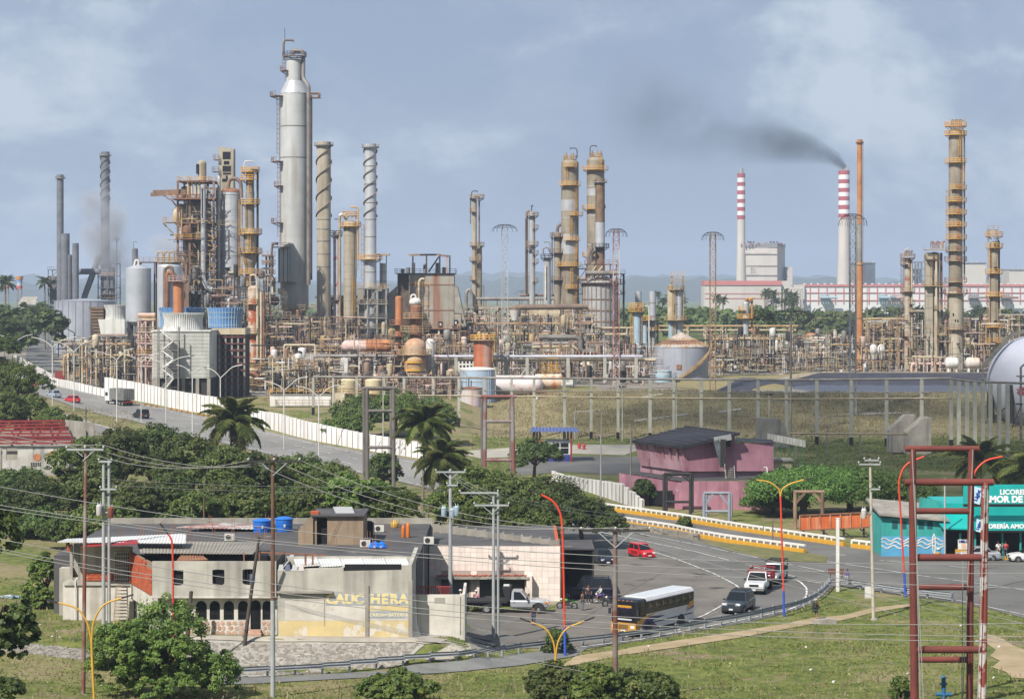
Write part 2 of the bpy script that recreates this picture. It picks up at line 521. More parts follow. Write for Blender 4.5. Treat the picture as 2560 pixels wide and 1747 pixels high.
def make_ground():
 cols=[-9000,-5000,-3000,-2000,-1400,-1000,-700,-500,-350,-250,-170,-100,-50]+list(range(0,2561,20))+[2600,2650,2720,2800,2900,3050,3250,3500,4000,5000,7000,11000]
 rows=[2,10,30,60,90,110,125,138]+list(np.arange(142,200,1.25))+list(np.arange(200,500,2.5))+list(np.arange(500,640,4.0))+[650,680,720,780,850,950,1100,1300,1600,2000,2500,3200,4200,5500,7500,12000]
 V=[];Z=[]
 R=random.Random(5)
 for d in rows:
  for p in cols:
   x=(p-1280)/F*d
   z=hgt(x,d)
   H=ZC-z
   gravel=sstep((d-470)/25)if p<1250 else sstep((d-(515 if p<1500 else 490 if p<1700 else 600))/15)
   if d>900:gravel=0.0
   dry=0.5
   soil=0.42
   if d<200:dry=0.42 if p>1000 else 0.48
   if 425<d<500 and p>1180:dry=0.95;soil=0.42
   if 340<d<425 and p>1180:dry=0.40
   if d>900:dry=0.15;soil=0.2
   if p<1200 and 300<d<470:soil=0.5
   if p>1600 and 486<d<596:dry=0.8
   V.append((x,d,z));Z.append((gravel,dry,soil,1))
 n=len(cols)
 Fc=[]
 for i in range(len(rows)-1):
  for j in range(n-1):
   Fc.append((i*n+j,i*n+j+1,(i+1)*n+j+1,(i+1)*n+j))
 me=bpy.data.meshes.new('ground')
 me.from_pydata(V,[],Fc)
 at=me.color_attributes.new('zone','FLOAT_COLOR','POINT')
 at.data.foreach_set('color',np.array(Z,dtype=np.float32).ravel())
 me.materials.append(m_ground)
 me.polygons.foreach_set('use_smooth',[True]*len(Fc))
 o=bpy.data.objects.new('ground',me);COL.objects.link(o);struct(o)
make_ground()
m_asph=mat('asphalt',S(114,112,107),S(94,92,88),rough=0.9,scale=0.12,bump=0.15,bscale=20,spots=S(78,76,74),sp_scale=0.22,sp_lo=0.61)
m_lot=mat('dusty_asphalt',S(120,114,105),S(98,93,86),rough=0.95,scale=0.22,bump=0.25,bscale=6,spots=S(66,64,62),sp_scale=0.3,sp_lo=0.60)
m_hw=mat('highway_asphalt',S(142,139,133),S(124,121,116),rough=0.9,scale=0.05,spots=S(104,104,106),sp_scale=0.12,sp_lo=0.6)
m_line=mat('road_paint',S(222,222,216),S(136,134,130),rough=0.7,scale=1.1,lo=.5,hi=.62)
m_dirt=mat('bare_earth',S(172,152,122),S(148,132,98),rough=1.0,scale=0.5,bump=0.3,bscale=4)
m_walk=mat('worn_concrete_apron',S(178,170,156),S(150,143,132),rough=0.95,scale=0.35,bump=0.25,bscale=5)
m_strip=mat('gutter_concrete',S(124,124,121),S(108,108,105),rough=0.9,scale=0.5)
drape('road',[(1440,1624),(1500,1616),(1671,1593),(1742,1578),(1867,1556),(1969,1532),(2029,1508),(2060,1487),(2085,1464),(2155,1472),(2228,1485),(2294,1493),(2400,1508),(2480,1524),(2560,1545),(3400,1735),(3400,1400),(2760,1388),(2560,1384),(2350,1386),(2277,1385),(2130,1367),(2114,1363),(2050,1355),(1847,1325),(1705,1301),(1501,1273),(1380,1250),(1370,1300),(1385,1400),(1388,1525),(1042,1530),(1165,1600),(1240,1616)],0.04,m_asph,6)
drape('parking_lot',[(1631,1380),(1734,1415),(1813,1449),(1851,1474),(1862,1500),(1740,1560),(1500,1607),(1440,1620),(1330,1612),(1240,1606),(1168,1590),(1045,1532),(1390,1527),(1386,1420),(1560,1396)],0.06,m_lot,6)
drape('grass_wedge',[(1740,1349),(1924,1371),(2013,1383),(2068,1392),(2066,1408),(1932,1402),(1819,1377)],0.09,mat('wedge_grass',(0.20,0.165,0.07,1),(0.10,0.12,0.035,1),rough=1,scale=0.8,bump=0.5,bscale=3),6)
drape('concrete_apron',[(1028,1594),(1165,1590),(1240,1612),(1180,1640),(1120,1655),(1060,1650),(1130,1610),(1040,1604)],0.08,m_walk,3)
drape('gutter_road',[(560,1694),(730,1690),(1035,1662),(1163,1652),(1279,1637),(1415,1622),(1480,1613),(1440,1640),(1300,1664),(1163,1678),(1035,1688),(730,1704),(560,1712)],0.06,m_strip,3)
drape('footpath',[(1569,1620),(1700,1600),(1850,1578),(1960,1560),(2031,1545),(2110,1538),(2180,1520),(2290,1508),(2290,1514),(2190,1530),(2110,1550),(2031,1560),(1950,1575),(1850,1594),(1700,1617),(1569,1636)],0.05,m_dirt,4)
drape('worn_patch',[(2458,1584),(2500,1592),(2530,1612),(2600,1640),(2600,1700),(2530,1694),(2515,1680),(2480,1668),(2500,1652),(2475,1640),(2490,1625),(2468,1610)],0.05,m_dirt,3)
drape('worn_patch',[(1440,1640),(1569,1622),(1569,1634),(1450,1660),(1400,1668)],0.05,m_dirt,3)
def line_strip(pts_px,w,off,mt=m_line,dash=None,name='road_marking',world=False):
 pts=pts_px if world else[G(*p)for p in pts_px]
 out=[]
 for a,b in zip(pts,pts[1:]):
  n=max(1,int((b-a).length/1.0))
  for i in range(n):out.append(a.lerp(b,i/n))
 out.append(pts[-1])
 m=MB();acc=0
 for a,b in zip(out,out[1:]):
  d=b-a;l=d.length;acc+=l
  if dash and(acc%(dash[0]+dash[1]))>dash[0]:continue
  nrm=Vector((-d.y,d.x,0)).normalized()*w/2
  q=[a-nrm,b-nrm,b+nrm,a+nrm]
  m.add([(p.x,p.y,hgt(p.x,p.y)+off)for p in q],[(0,1,2,3)])
 return struct(m.build(name,mt))
line_strip([(1546,1356),(1590,1368),(1631,1380),(1684,1396),(1734,1415),(1780,1433),(1813,1449),(1840,1464),(1853,1476)],0.16,0.09)
line_strip([(1500,1331),(1560,1343),(1640,1360),(1739,1380),(1800,1396)],0.15,0.09)
line_strip([(1800,1396),(1900,1422),(1990,1444)],0.15,0.09,dash=(3,4))
line_strip([(1600,1336),(1717,1358),(1819,1379),(1932,1404),(2050,1427),(2130,1446)],0.15,0.09)
line_strip([(2130,1452),(2052,1459),(1986,1450),(2002,1457),(2016,1471),(2017,1484),(2012,1500),(1995,1516),(1960,1530)],0.17,0.09)
line_strip([(1960,1528),(1870,1548),(1742,1572),(1600,1600),(1440,1620)],0.16,0.09)
line_strip([(1850,1490),(1760,1540),(1660,1575),(1560,1594)],0.15,0.10)
line_strip([(2060,1404),(2200,1424),(2300,1440),(2420,1456),(2560,1476),(2700,1500),(3300,1600)],0.15,0.09)
line_strip([(2080,1385),(2200,1402),(2330,1412),(2460,1425)],0.13,0.09,dash=(3,5))
line_strip([(2090,1460),(2155,1467),(2294,1488),(2400,1503),(2560,1538)],0.14,0.09)
line_strip([(1560,1300),(1700,1326),(1850,1352),(2000,1374)],0.13,0.09,dash=(3,4))
HWF=[(-200,900),(-60,925),(79,952),(180,972),(262,992),(330,1000),(424,1019),(539,1041),(640,1064),(725,1086),(799,1104),(909,1124),(975,1134),(1100,1156),(1230,1195),(1380,1252)]
HWN=[(-200,930),(-60,955),(85,983),(185,1017),(324,1050),(454,1086),(560,1108),(640,1128),(800,1160),(960,1195),(1100,1228),(1230,1256),(1330,1290),(1400,1310)]
def resamp(pts,n):
 Ls=[0]
 for a,b in zip(pts,pts[1:]):Ls.append(Ls[-1]+(b-a).length)
 out=[]
 for i in range(n+1):
  t=Ls[-1]*i/n
  k=max(j for j in range(len(Ls))if Ls[j]<=t+1e-6)
  if k==len(pts)-1:out.append(pts[-1].copy());continue
  out.append(pts[k].lerp(pts[k+1],(t-Ls[k])/(Ls[k+1]-Ls[k])))
 return out
hwf=resamp([G(*p)for p in HWF],160);hwn=resamp([G(*p)for p in HWN],160)
def hw_pt(i,t):
 p=hwf[i].lerp(hwn[i],t);p.z=hgt(p.x,p.y);return p
m=MB();NT=10
vv=[]
for i in range(161):
 for j in range(NT+1):
  p=hw_pt(i,0.10+0.92*j/NT);vv.append((p.x,p.y,p.z+0.10))
m.add(vv,[(i*(NT+1)+j,(i+1)*(NT+1)+j,(i+1)*(NT+1)+j+1,i*(NT+1)+j+1)for i in range(160)for j in range(NT)])
struct(m.build('highway',m_hw))
for t,dash in((0.22,None),(0.97,None),(0.47,(4,7)),(0.72,(4,7))):
 line_strip([hw_pt(i,t)for i in range(0,161,2)],0.2,0.16,dash=dash,world=True)
drape('side_road',[(90,1020),(185,1040),(205,1050),(240,1060),(290,1076),(275,1090),(200,1090),(185,1062),(90,1034)],0.10,m_hw,4)
line_strip([(195,1049),(240,1061),(285,1075)],0.3,0.14)
drape('service_road',[(1290,1150),(1420,1140),(1600,1142),(1640,1160),(1640,1190),(1500,1185),(1400,1180),(1290,1190)],0.05,m_asph,6)
drape('service_road',[(1130,1130),(1300,1116),(1430,1112),(1600,1112),(1600,1124),(1560,1138),(1420,1134),(1200,1146)],0.05,m_walk,6)
drape('refinery_street',[(62,930),(66,880),(84,830),(100,800),(116,800),(130,850),(146,900),(160,930)],0.10,m_asph,8)
m_liner=mat('black_liner',S(64,64,72),S(48,48,56),rough=0.6,scale=0.2,spots=S(150,146,138),sp_scale=0.8,sp_lo=0.66)
def world_poly(pts):return[Vector((x,y,0))for x,y in pts]
def XY(px,d):return((px-1280)/F*d,d)
mw=MB()
wz=ZC-23.25
wp=[XY(1700,508),XY(1850,500),XY(2050,498),(2700-1280 and XY(2800,498)[0],498),XY(2800,573),XY(2050,573),XY(1950,562),XY(1850,543),XY(1760,522)]
mw.add([(x,y,wz)for x,y in wp],[tuple(range(len(wp)))])
m_water=mat('pond_water',S(120,132,152),rough=0.06)
struct(mw.build('pond_water',m_water))
drape('pond_liner',world_poly([XY(1560,489),XY(1640,503),XY(1720,525),XY(1850,556),XY(1950,574),XY(2050,585.5),XY(2800,585.5),XY(2800,570),XY(2050,570),XY(1950,559),XY(1850,538),XY(1760,520),XY(1700,502),XY(1640,494)]),0.12,m_liner,4,world=True)
drape('pond_bank',world_poly([XY(2050,585.5),XY(2800,585.5),XY(2800,592),XY(2050,592),XY(1950,580),XY(1850,562),XY(1850,556),XY(1950,574)]),0.13,mat('bank_soil',S(128,112,84),S(160,152,136),rough=1,scale=0.8),4,world=True)
m_scree=mat('pale_scree',S(196,188,174),S(140,126,100),rough=1,scale=1.6,lo=.46,hi=.56)
for q in([(1580,1052),(1640,1044),(1720,1034),(1722,1037),(1640,1049),(1580,1056)],[(1790,1030),(1830,1023),(1856,1021),(1850,1026),(1800,1033)],[(1560,998),(1620,990),(1660,984),(1656,988),(1600,997)],[(2060,1040),(2160,1032),(2280,1030),(2270,1034),(2150,1038)]):drape('scree_streak',q,.1,m_scree,3)
def hills(name,d,prof,mt,depth=1500):
 R=random.Random(d)
 n=160;V=[];
 for k in range(n+1):
  px=-700+4000*k/n
  top=float(np.interp(px,[a for a,_ in prof],[b for _,b in prof]))
  z=ZC+(HY-top)/F*d+6*sin(k*1.7)+4*sin(k*0.61+1)+R.uniform(-4,4)
  x=(px-1280)/F*d
  V+=[(x,d,5),(x,d+depth*0.3,5+(z-5)*0.6),(x,d+depth*.6,z),(x*1.2,d+depth*1.5,5)]
 Fc=[(4*k+j,4*k+4+j,4*k+5+j,4*k+1+j)for k in range(n)for j in range(3)]
 mm=MB();mm.add(V,Fc,True)
 return struct(mm.build(name,mt))
m_hill=mat('wooded_hill',(0.035,0.05,0.02,1),(0.06,0.075,0.03,1),rough=1,scale=0.02)
hills('hills',6200,[(-700,690),(0,712),(300,706),(700,712),(1000,700),(1100,684),(1230,690),(1330,676),(1450,690),(1560,700),(1680,688),(1800,690),(2000,700),(2100,694),(2240,690),(2330,705),(2600,690),(3300,680)],m_hill)
hills('hills',8600,[(-700,670),(200,690),(300,695),(900,700),(1150,672),(1300,668),(1500,690),(1700,680),(2000,684),(2260,682),(2500,700),(3300,690)],m_hill,2500)
def make_haze():
 m=MB();m.box(-14500,-400,-40,14500,13500,300)
 hm=bpy.data.materials.new('haze');hm.use_nodes=True
 t=hm.node_tree;t.nodes.clear()
 o=t.nodes.new('ShaderNodeOutputMaterial');v=t.nodes.new('ShaderNodeVolumePrincipled')
 v.inputs['Color'].default_value=(0.62,0.74,0.92,1)
 v.inputs['Density'].default_value=0.00014
 v.inputs['Anisotropy'].default_value=0.0
 t.links.new(v.outputs[0],o.inputs['Volume'])
 hm.cycles.homogeneous_volume=True
 ob=m.build('haze',hm)
 ob['kind']='stuff'
make_haze()
# -- refinery parts
PI=math.pi
def rpath(pts,r=0.8,n=4):
 pts=[Vector(p)for p in pts]
 out=[pts[0]]
 for a,b,c in zip(pts,pts[1:],pts[2:]):
  u=(a-b);v=(c-b)
  k=min(r,u.length*0.45,v.length*0.45)
  p0=b+u.normalized()*k;p1=b+v.normalized()*k
  for i in range(n+1):
   t=i/n
   out.append(p0*(1-t)**2+b*2*t*(1-t)+p1*t*t)
 out.append(pts[-1])
 return out
def pipe_part(parent,pts,r,mt,name='pipe',bend=0.8,n=8):
 m=MB();m.tube(rpath(pts,bend),r,n)
 return m.build(name,mt,parent)
SECT={'L':(140,260),'R':(-80,40),'F':(200,340),'O':(0,360),'FL':(150,320),'FR':(220,390)}
def plat(parent,z,r,sect='F',w=1.3,mt=None,rail=None,h=1.15,cage=False):
 mt=mt or m_yl;rail=rail or mt
 a0,a1=SECT[sect]if isinstance(sect,str)else sect
 n=max(4,int((a1-a0)/18))
 A=[radians(a0+(a1-a0)*i/n)for i in range(n+1)]
 m=MB();ri,ro=r*0.96,r+w
 vs=[]
 for zz in(z-0.09,z+0.09):
  for a in A:vs+=[(ri*cos(a),ri*sin(a),zz),(ro*cos(a),ro*sin(a),zz)]
 k=2*(n+1);fs=[]
 for i in range(n):
  fs+=[(2*i,2*i+2,2*i+3,2*i+1),(k+2*i,k+2*i+1,k+2*i+3,k+2*i+2),(2*i+1,2*i+3,k+2*i+3,k+2*i+1)]
 if a1-a0<359:fs+=[(0,1,k+1,k),(2*n,k+2*n,k+2*n+1,2*n+1)]
 m.add(vs,fs)
 for a in A[::2]:
  c,s_=cos(a),sin(a)
  m.beam((r*c,r*s_,z-0.9),(ro*0.97*c,ro*0.97*s_,z-0.1),0.1)
 p=m.build('platform',mt,parent)
 m=MB()
 for f in(0.55,1.0):
  m.tube([(ro*cos(a),ro*sin(a),z+h*f)for a in A],0.07,4,cap=False)
 nn=max(3,int(radians(a1-a0)*ro/1.1))
 for i in range(nn+1):
  a=radians(a0+(a1-a0)*i/nn)
  m.beam((ro*cos(a),ro*sin(a),z),(ro*cos(a),ro*sin(a),z+h),0.09)
 m.build('railing',rail,p)
 return p
def ladr(parent,z0,z1,r,ang,mt=None,cage=True):
 mt=mt or m_yl
 a=radians(ang);c,s_=cos(a),sin(a);tx,ty=-s_,c
 m=MB();q=r+0.25
 for k in(-.28,.28):
  m.beam((q*c+k*tx,q*s_+k*ty,z0),(q*c+k*tx,q*s_+k*ty,z1),0.08)
 z=z0
 while z<z1:
  m.beam((q*c-.28*tx,q*s_-.28*ty,z),(q*c+.28*tx,q*s_+.28*ty,z),0.05);z+=0.7
 if cage and z1-z0>4:
  for k in(-.4,0,.4):
   m.beam(((q+.65)*c+k*tx,(q+.65)*s_+k*ty,z0+2.2),((q+.65)*c+k*tx,(q+.65)*s_+k*ty,z1),0.05)
  z=z0+2.2
  while z<z1:
   m.tube([(q*c-.3*tx,q*s_-.3*ty,z),((q+.4)*c-.45*tx,(q+.4)*s_-.45*ty,z),((q+.7)*c,(q+.7)*s_,z),((q+.4)*c+.45*tx,(q+.4)*s_+.45*ty,z),(q*c+.3*tx,q*s_+.3*ty,z)],0.04,4,cap=False);z+=1.3
 return m.build('ladder',mt,parent)
def band(parent,z,r,h=0.16,proud=0.05,mt=None,n=32):
 m=MB();m.lathe([(r+.002,z-h/2),(r+proud,z-h/2),(r+proud,z-h/2),(r+proud,z+h/2),(r+proud,z+h/2),(r+.002,z+h/2)],n,cap=False)
 return m.build('seam_band',mt or m_pp,parent)
def dome(r,z,k=0.5,n=6):
 return[(max(1e-4,r*cos(PI/2*i/n)),z+r*k*sin(PI/2*i/n))for i in range(1,n+1)]
class Unit:
 def __init__(self,name,label,cat,px,s,group=None,base=None):
  self.s=s;self.px=px
  p=AT(px,s)
  if base is not None:p.z=ZC-(base-HY)/s
  self.o=thing(name,label,cat,p,0,group)
  self.z0=p.z
 def z(self,y):return ZC-(y-HY)/self.s-self.z0
 def x(self,px):return(px-self.px)/self.s
 def shell(self,x0,x1,ytop,ybot=None,mt=None,top='dome',name='shell',n=32,y=0.0,k=0.45,base0=False):
  r=(x1-x0)/2/self.s;cx=self.x((x0+x1)/2)
  zt=self.z(ytop);zb=0.0 if ybot is None else self.z(ybot)
  if top=='dome':prof=[(r,zb),(r,zt-r*k),(r,zt-r*k)]+dome(r,zt-r*k,k)
  elif top=='open':prof=[(r,zb),(r,zt),(r,zt),(r*0.9,zt),(r*0.9,zt),(r*0.9,zt-2)]
  else:prof=[(r,zb),(r,zt)]
  m=MB();m.lathe(prof,n,(cx,y,0),cap=(top=='flat'))
  if top!='flat':
   m.add([(cx+r*cos(2*PI*i/n),y+r*sin(2*PI*i/n),zb)for i in range(n)],[tuple(range(n-1,-1,-1))])
  self.r=r
  return m.build(name,mt or m_bg,self.o)
 def bands(self,ys,r=None,mt=None,**kw):
  for y in ys:band(self.o,self.z(y),r or self.r,mt=mt,**kw)
 def plats(self,specs,r=None,mt=None,w=1.3):
  for sp in specs:
   plat(self.o,self.z(sp[0]),sp[2]if len(sp)>2 and sp[2]else(r or self.r),sp[1],w=w,mt=mt)
 def ladders(self,specs,r=None,mt=None):
  for y0,y1,a in specs:ladr(self.o,self.z(y1),self.z(y0),r or self.r,a,mt)
 def pipe(self,pts,r,mt=None,name='pipe',bend=0.8,n=8):
  return pipe_part(self.o,[(self.x(a),c,self.z(b))for a,b,c in pts],r,mt or m_pp,name,bend,n)
 def box(self,x0,x1,y0,y1,d0,d1,mt,name='panel'):
  m=MB();m.box(self.x(x0),d0,self.z(y1),self.x(x1),d1,self.z(y0))
  return m.build(name,mt,self.o)
 def beam(self,a,b,w,mt,name='beam'):
  m=MB();m.beam((self.x(a[0]),a[2],self.z(a[1])),(self.x(b[0]),b[2],self.z(b[1])),w)
  return m.build(name,mt,self.o)
 def deck(self,x0,x1,y,d0,d1,mt,rail=None,t=0.2):
  m=MB();z=self.z(y);a,b=self.x(x0),self.x(x1)
  m.box(a,d0,z-t,b,d1,z)
  p=m.build('platform',mt,self.o)
  m=MB()
  for f in(0.55,1.1):
   for q in(((a,d0),(b,d0)),((a,d0),(a,d1)),((b,d0),(b,d1))):
    m.beam((*q[0],z+f),(*q[1],z+f),0.09)
  n=max(2,int((b-a)/1.3))
  for i in range(n+1):m.beam((lerp(a,b,i/n),d0,z),(lerp(a,b,i/n),d0,z+1.1),0.09)
  for xx in(a,b):m.beam((xx,d1,z),(xx,d1,z+1.1),0.09)
  m.build('railing',rail or mt,p)
  return p
 def davit(self,px,ytop,reach,mt=None,y0=None):
  z1=self.z(ytop);zz=self.z(y0 if y0 else ytop+25)
  return pipe_part(self.o,[(self.x(px),-.5,zz),(self.x(px),-.5,z1),(self.x(px+reach),-.5,z1),(self.x(px+reach),-.5,z1-.4)],0.14,mt or m_pp,'davit',0.9)
def strakes(u,x0,x1,y0,y1,turns,n_fin,mt,fin=0.32):
 r=(x1-x0)/2/u.s;z1,z0=u.z(y0),u.z(y1);cx=u.x((x0+x1)/2)
 for k in range(n_fin):
  m=MB();st=int(26*turns)+4;vs=[]
  for i in range(st+1):
   t=i/st;a=2*PI*(turns*t+k/n_fin);z=z0+(z1-z0)*t
   for rr,dz in((r*.99,-.09),(r+fin,-.09),(r+fin,.09),(r*.99,.09)):
    vs.append((cx+rr*cos(a),rr*sin(a),z+dz))
  fs=[(4*i+j,4*i+4+j,4*i+4+(j+1)%4,4*i+(j+1)%4)for i in range(st)for j in range(4)]
  m.add(vs,fs);m.build('strake',mt,u.o)
def frame(u,x0,x1,ys,d0,d1,bays,mt,decks=True,rails=True,brace=True,pw=0.35,deckmt=None,dark=False,seed=1):
 R=random.Random(seed)
 a,b=u.x(x0),u.x(x1);zs=[0.0]+sorted(u.z(y)for y in ys)
 for i in range(bays+1):
  for d in(d0,d1):
   xx=lerp(a,b,i/bays)
   m=MB();m.beam((xx,d,0),(xx,d,zs[-1]),pw);m.build('post',mt,u.o)
 for z in zs[1:]:
  for d in(d0,d1):
   m=MB();m.beam((a,d,z),(b,d,z),pw*.8);m.build('beam',mt,u.o)
  if decks:
   m=MB();m.box(a-.3,d0-.3,z-.06,b+.3,d1+.3,z+.12);p=m.build('deck',deckmt or mt,u.o)
   if rails:
    m=MB()
    for f in(.6,1.15):
     m.beam((a-.3,d0-.3,z+f),(b+.3,d0-.3,z+f),.08);m.beam((a-.3,d0-.3,z+f),(a-.3,d1,z+f),.08);m.beam((b+.3,d0-.3,z+f),(b+.3,d1,z+f),.08)
    n=max(2,int((b-a)/1.4))
    for i in range(n+1):
     m.beam((lerp(a-.3,b+.3,i/n),d0-.3,z),(lerp(a-.3,b+.3,i/n),d0-.3,z+1.15),.08)
    m.build('railing',R.choice([m_cg,mt,m_yl]),p)
 if brace:
  for za,zb in zip(zs,zs[1:]):
   i=R.randrange(bays)
   xa,xb=lerp(a,b,i/bays),lerp(a,b,(i+1)/bays)
   if R.random()<.5:xa,xb=xb,xa
   m=MB();m.beam((xa,d0,za),(xb,d0,zb),pw*.6);m.build('brace',mt,u.o)
PIPEM=[m_pp,m_pp,m_pq,m_pq,m_pb,m_pb,m_pk,m_pw2,m_rb,m_cg]
def rack(label,px0,px1,s,levels,depth=6.0,bays=None,pipes=6,mt=None,seed=0,rmax=0.35,mats=None,y_off=0.0,drops=6,name='pipe_rack'):
 R=random.Random(seed*7+int(px0))
 u=Unit(name,label,'pipe rack',(px0+px1)/2,s)
 mt=mt or R.choice([m_cn,m_rb,m_cm])
 a,b=u.x(px0),u.x(px1);zs=sorted(u.z(y)for y in levels)
 bays=bays or max(2,int((b-a)/6))
 for i in range(bays+1):
  xx=lerp(a,b,i/bays)
  for d in(0,depth):
   m=MB();m.beam((xx,d,0),(xx,d,zs[-1]),.4);m.build('post',mt,u.o)
  for z in zs:
   m=MB();m.beam((xx,-.5,z-.25),(xx,depth+.5,z-.25),.32);m.build('beam',mt,u.o)
 for z in zs:
  d=0.1
  for k in range(pipes):
   r=R.uniform(.09,rmax);
   if d+2*r>depth:break
   x0,x1=a-R.uniform(0,2),b+R.uniform(0,2)
   if R.random()<.35:x0=lerp(a,b,R.uniform(.1,.5))
   if R.random()<.35:x1=lerp(a,b,R.uniform(.6,.95))
   pts=[(x0,d+r,z+r),(x1,d+r,z+r)]
   if R.random()<.3:pts=[(x0,d+r,max(.3,z-R.uniform(2,5)))]+pts
   if R.random()<.3:pts=pts+[(x1,d+r,max(.3,z-R.uniform(2,5)))]
   pipe_part(u.o,pts,r,R.choice(mats or PIPEM),bend=1.0,n=8)
   d+=2*r+R.uniform(.1,.5)
 for k in range(drops):
  xx=R.uniform(a,b);z=R.choice(zs);r=R.uniform(.08,.2)
  zz=R.choice([0,z-R.uniform(2,4),z+R.uniform(1,3)])
  pipe_part(u.o,[(xx,-.3,z),(xx,-.3,max(0,zz)),(xx+R.uniform(-2,2),-.3,max(0,zz))],r,R.choice(PIPEM),bend=.4,n=6)
 return u
def clutter(label,px0,px1,ytop,s0,s1,n,seed,mats=None,top_jit=0.6,cat='pipework'):
 R=random.Random(seed)
 mats=(mats or[m_pp,m_pq,m_pb,m_pk,m_rb,m_cg,m_pw2,m_dk])+[m_dk,m_dk]  # extra dark steel shares stand in for shaded gaps between the pipes
 m=MB()
 for _ in range(n):
  s=R.uniform(min(s0,s1),max(s0,s1));px=R.uniform(px0,px1)
  x,y=(px-1280)/s,F/s;zg=hgt(x,y)
  zt=ZC-(ytop-HY)/s
  hmax=max(2.0,zt-zg)
  m.cur=R.randrange(len(mats))
  k=R.random()
  r=R.choice([.05,.06,.08,.1,.14,.2])
  z=zg+hmax*R.random()**1.1
  if k<.28:
   l=R.uniform(1,6);m.cyl((x-l/2,y,z),(x+l/2,y,z),r,n=6)
  elif k<.36:
   l=R.uniform(2,8);m.cyl((x,y-l/2,z),(x,y+l/2,z),r,n=6)
  elif k<.70:
   l=R.uniform(1,4.5);z1=min(z+l,zt);m.cyl((x,y,max(zg,z-l)),(x,y,z1),r,n=6)
  elif k<.82:
   l=R.uniform(1,4);z1=z
   m.tube(rpath([(x-l,y,z1),(x,y,z1),(x,y,max(zg,z1-l))],.3,3),r,6)
  elif k<.90:
   l=R.uniform(2,6);m.beam((x,y,z),(x+l,y,z),.16,.1)
   for q in(0.6,1.1):m.beam((x,y,z+q),(x+l,y,z+q),.06)
   for q in range(int(l)+1):m.beam((x+q,y,z),(x+q,y,z+1.1),.06)
  elif k<.935:
   rr=R.uniform(.4,.9);l=R.uniform(1.5,3)
   m.lathe([(1e-4,zg*0+z-.3),(rr*.8,z-.15),(rr,z),(rr,z+l),(rr*.8,z+l+.25),(1e-4,z+l+.4)],10,(x,y,0),cap=False)
  else:
   rr=R.uniform(.2,.4);m.cbox((x,y,z),(rr*2,rr*2,rr*2.4))
 o=m.build('pipework',mats);o['kind']='stuff';o['label']=label;o['category']=cat
 return o
def tank(name,label,px0,px1,yrim,s,mt,roof='cone',yapex=None,roofmt=None,ybase=None,seams=2,cat='tank'):
 u=Unit(name,label,cat,(px0+px1)/2,s,base=ybase)
 r=(px1-px0)/2/s;zt=u.z(yrim);u.r=r
 m=MB();m.lathe([(r,0),(r,zt)],48,cap=False);m.build('shell',mt,u.o)
 za=u.z(yapex)if yapex else zt+r*.12
 m=MB()
 if roof=='cone':m.lathe([(r+.1,zt-.12),(r+.1,zt+.05),(r+.1,zt+.05),(.02,za)],48,cap=False)
 else:m.lathe([(r+.08,zt-.1),(r+.08,zt+.05),(r+.08,zt+.05)]+[(max(.01,r*cos(PI/2*i/6)),zt+(za-zt)*sin(PI/2*i/6))for i in range(1,7)],48,cap=False)
 m.build('roof',roofmt or mt,u.o)
 for k in range(seams):band(u.o,zt*(k+1)/(seams+1),r,.08,.03,mt)
 return u
def lattice_mast(label,px,ytop,wpx,s,umb=None,mt=None,mt2=None,ybase=None):
 u=Unit('lattice_mast',label,'mast',px,s,base=ybase)
 h=u.z(ytop);w=wpx/2/s;m1=mt or m_rb
 for sx in(-1,1):
  for sy in(-1,1):
   m=MB();m.beam((sx*w,sy*w,0),(sx*w,sy*w,h),.16);m.build('leg',m1,u.o)
 m=MB();bay=w*2.6;z=0;k=0
 while z<h-.2:
  z2=min(h,z+bay)
  for a,b in(((-w,-w),(w,-w)),((w,-w),(w,w)),((w,w),(-w,w)),((-w,w),(-w,-w))):
   if k%2:a,b=b,a
   m.beam((*a,z),(*b,z2),.09);m.beam((*a,z2),(*b,z2),.09)
  z=z2;k+=1
 m.build('bracing',mt2 or m1,u.o)
 if umb:umbrella(u.o,h,umb[0]/2/s,umb[1]/s,m_dk)
 return u
def umbrella(parent,z,r,drop,mt,n=14,thick=.036):
 m=MB()
 for i in range(n):
  a=2*PI*i/n
  pts=[(r*q*cos(a),r*q*sin(a),z+.5-drop*(q**3))for q in(0,.25,.5,.7,.85,.95,1)]
  pts[-1]=(r*cos(a),r*sin(a),z+.5-drop*1.5)
  m.tube(pts,thick,4)
 for q in(.3,.6,.85):
  m.tube([(r*q*cos(2*PI*i/24),r*q*sin(2*PI*i/24),z+.5-drop*(q**3))for i in range(25)],thick*.8,4)
 return m.build('umbrella_frame',mt,parent)
# -- refinery: tall columns and stacks
u=Unit('reactor_column','tallest grey refinery column with a necked top and left-hand platforms','column',736,9.4)
s=u.s;R_=35.5/s;Rn=20.5/s
zb=u.z(856)
m=MB();m.lathe([(R_*.82,zb),(R_*.82,u.z(776)),(R_*.82,u.z(776)),(R_,u.z(770)),(R_,u.z(770)),(R_,u.z(234)),(R_,u.z(234)),(Rn,u.z(204)),(Rn,u.z(204)),(Rn,u.z(153)),(Rn,u.z(153))]+dome(Rn,u.z(153),.35),48,cap=False)
m.add([(R_*.82*cos(2*PI*i/24),R_*.82*sin(2*PI*i/24),zb)for i in range(24)],[tuple(range(23,-1,-1))])
m.build('shell',m_shell,u.o);u.r=R_
Pt.lathe('cone_cladding',m_sv,u.o)([(R_+.04,u.z(236)),(R_+.04,u.z(234)),(R_+.04,u.z(234)),(Rn+.05,u.z(203)),(Rn+.05,u.z(203)),(Rn+.02,u.z(203))],48,cap=False)
for y in(280,317,358,395,430,470,512,550,590,640,670):band(u.o,u.z(y),R_,.12 if y not in(317,395)else.3,.03,m_shell if y not in(317,395)else m_pp)
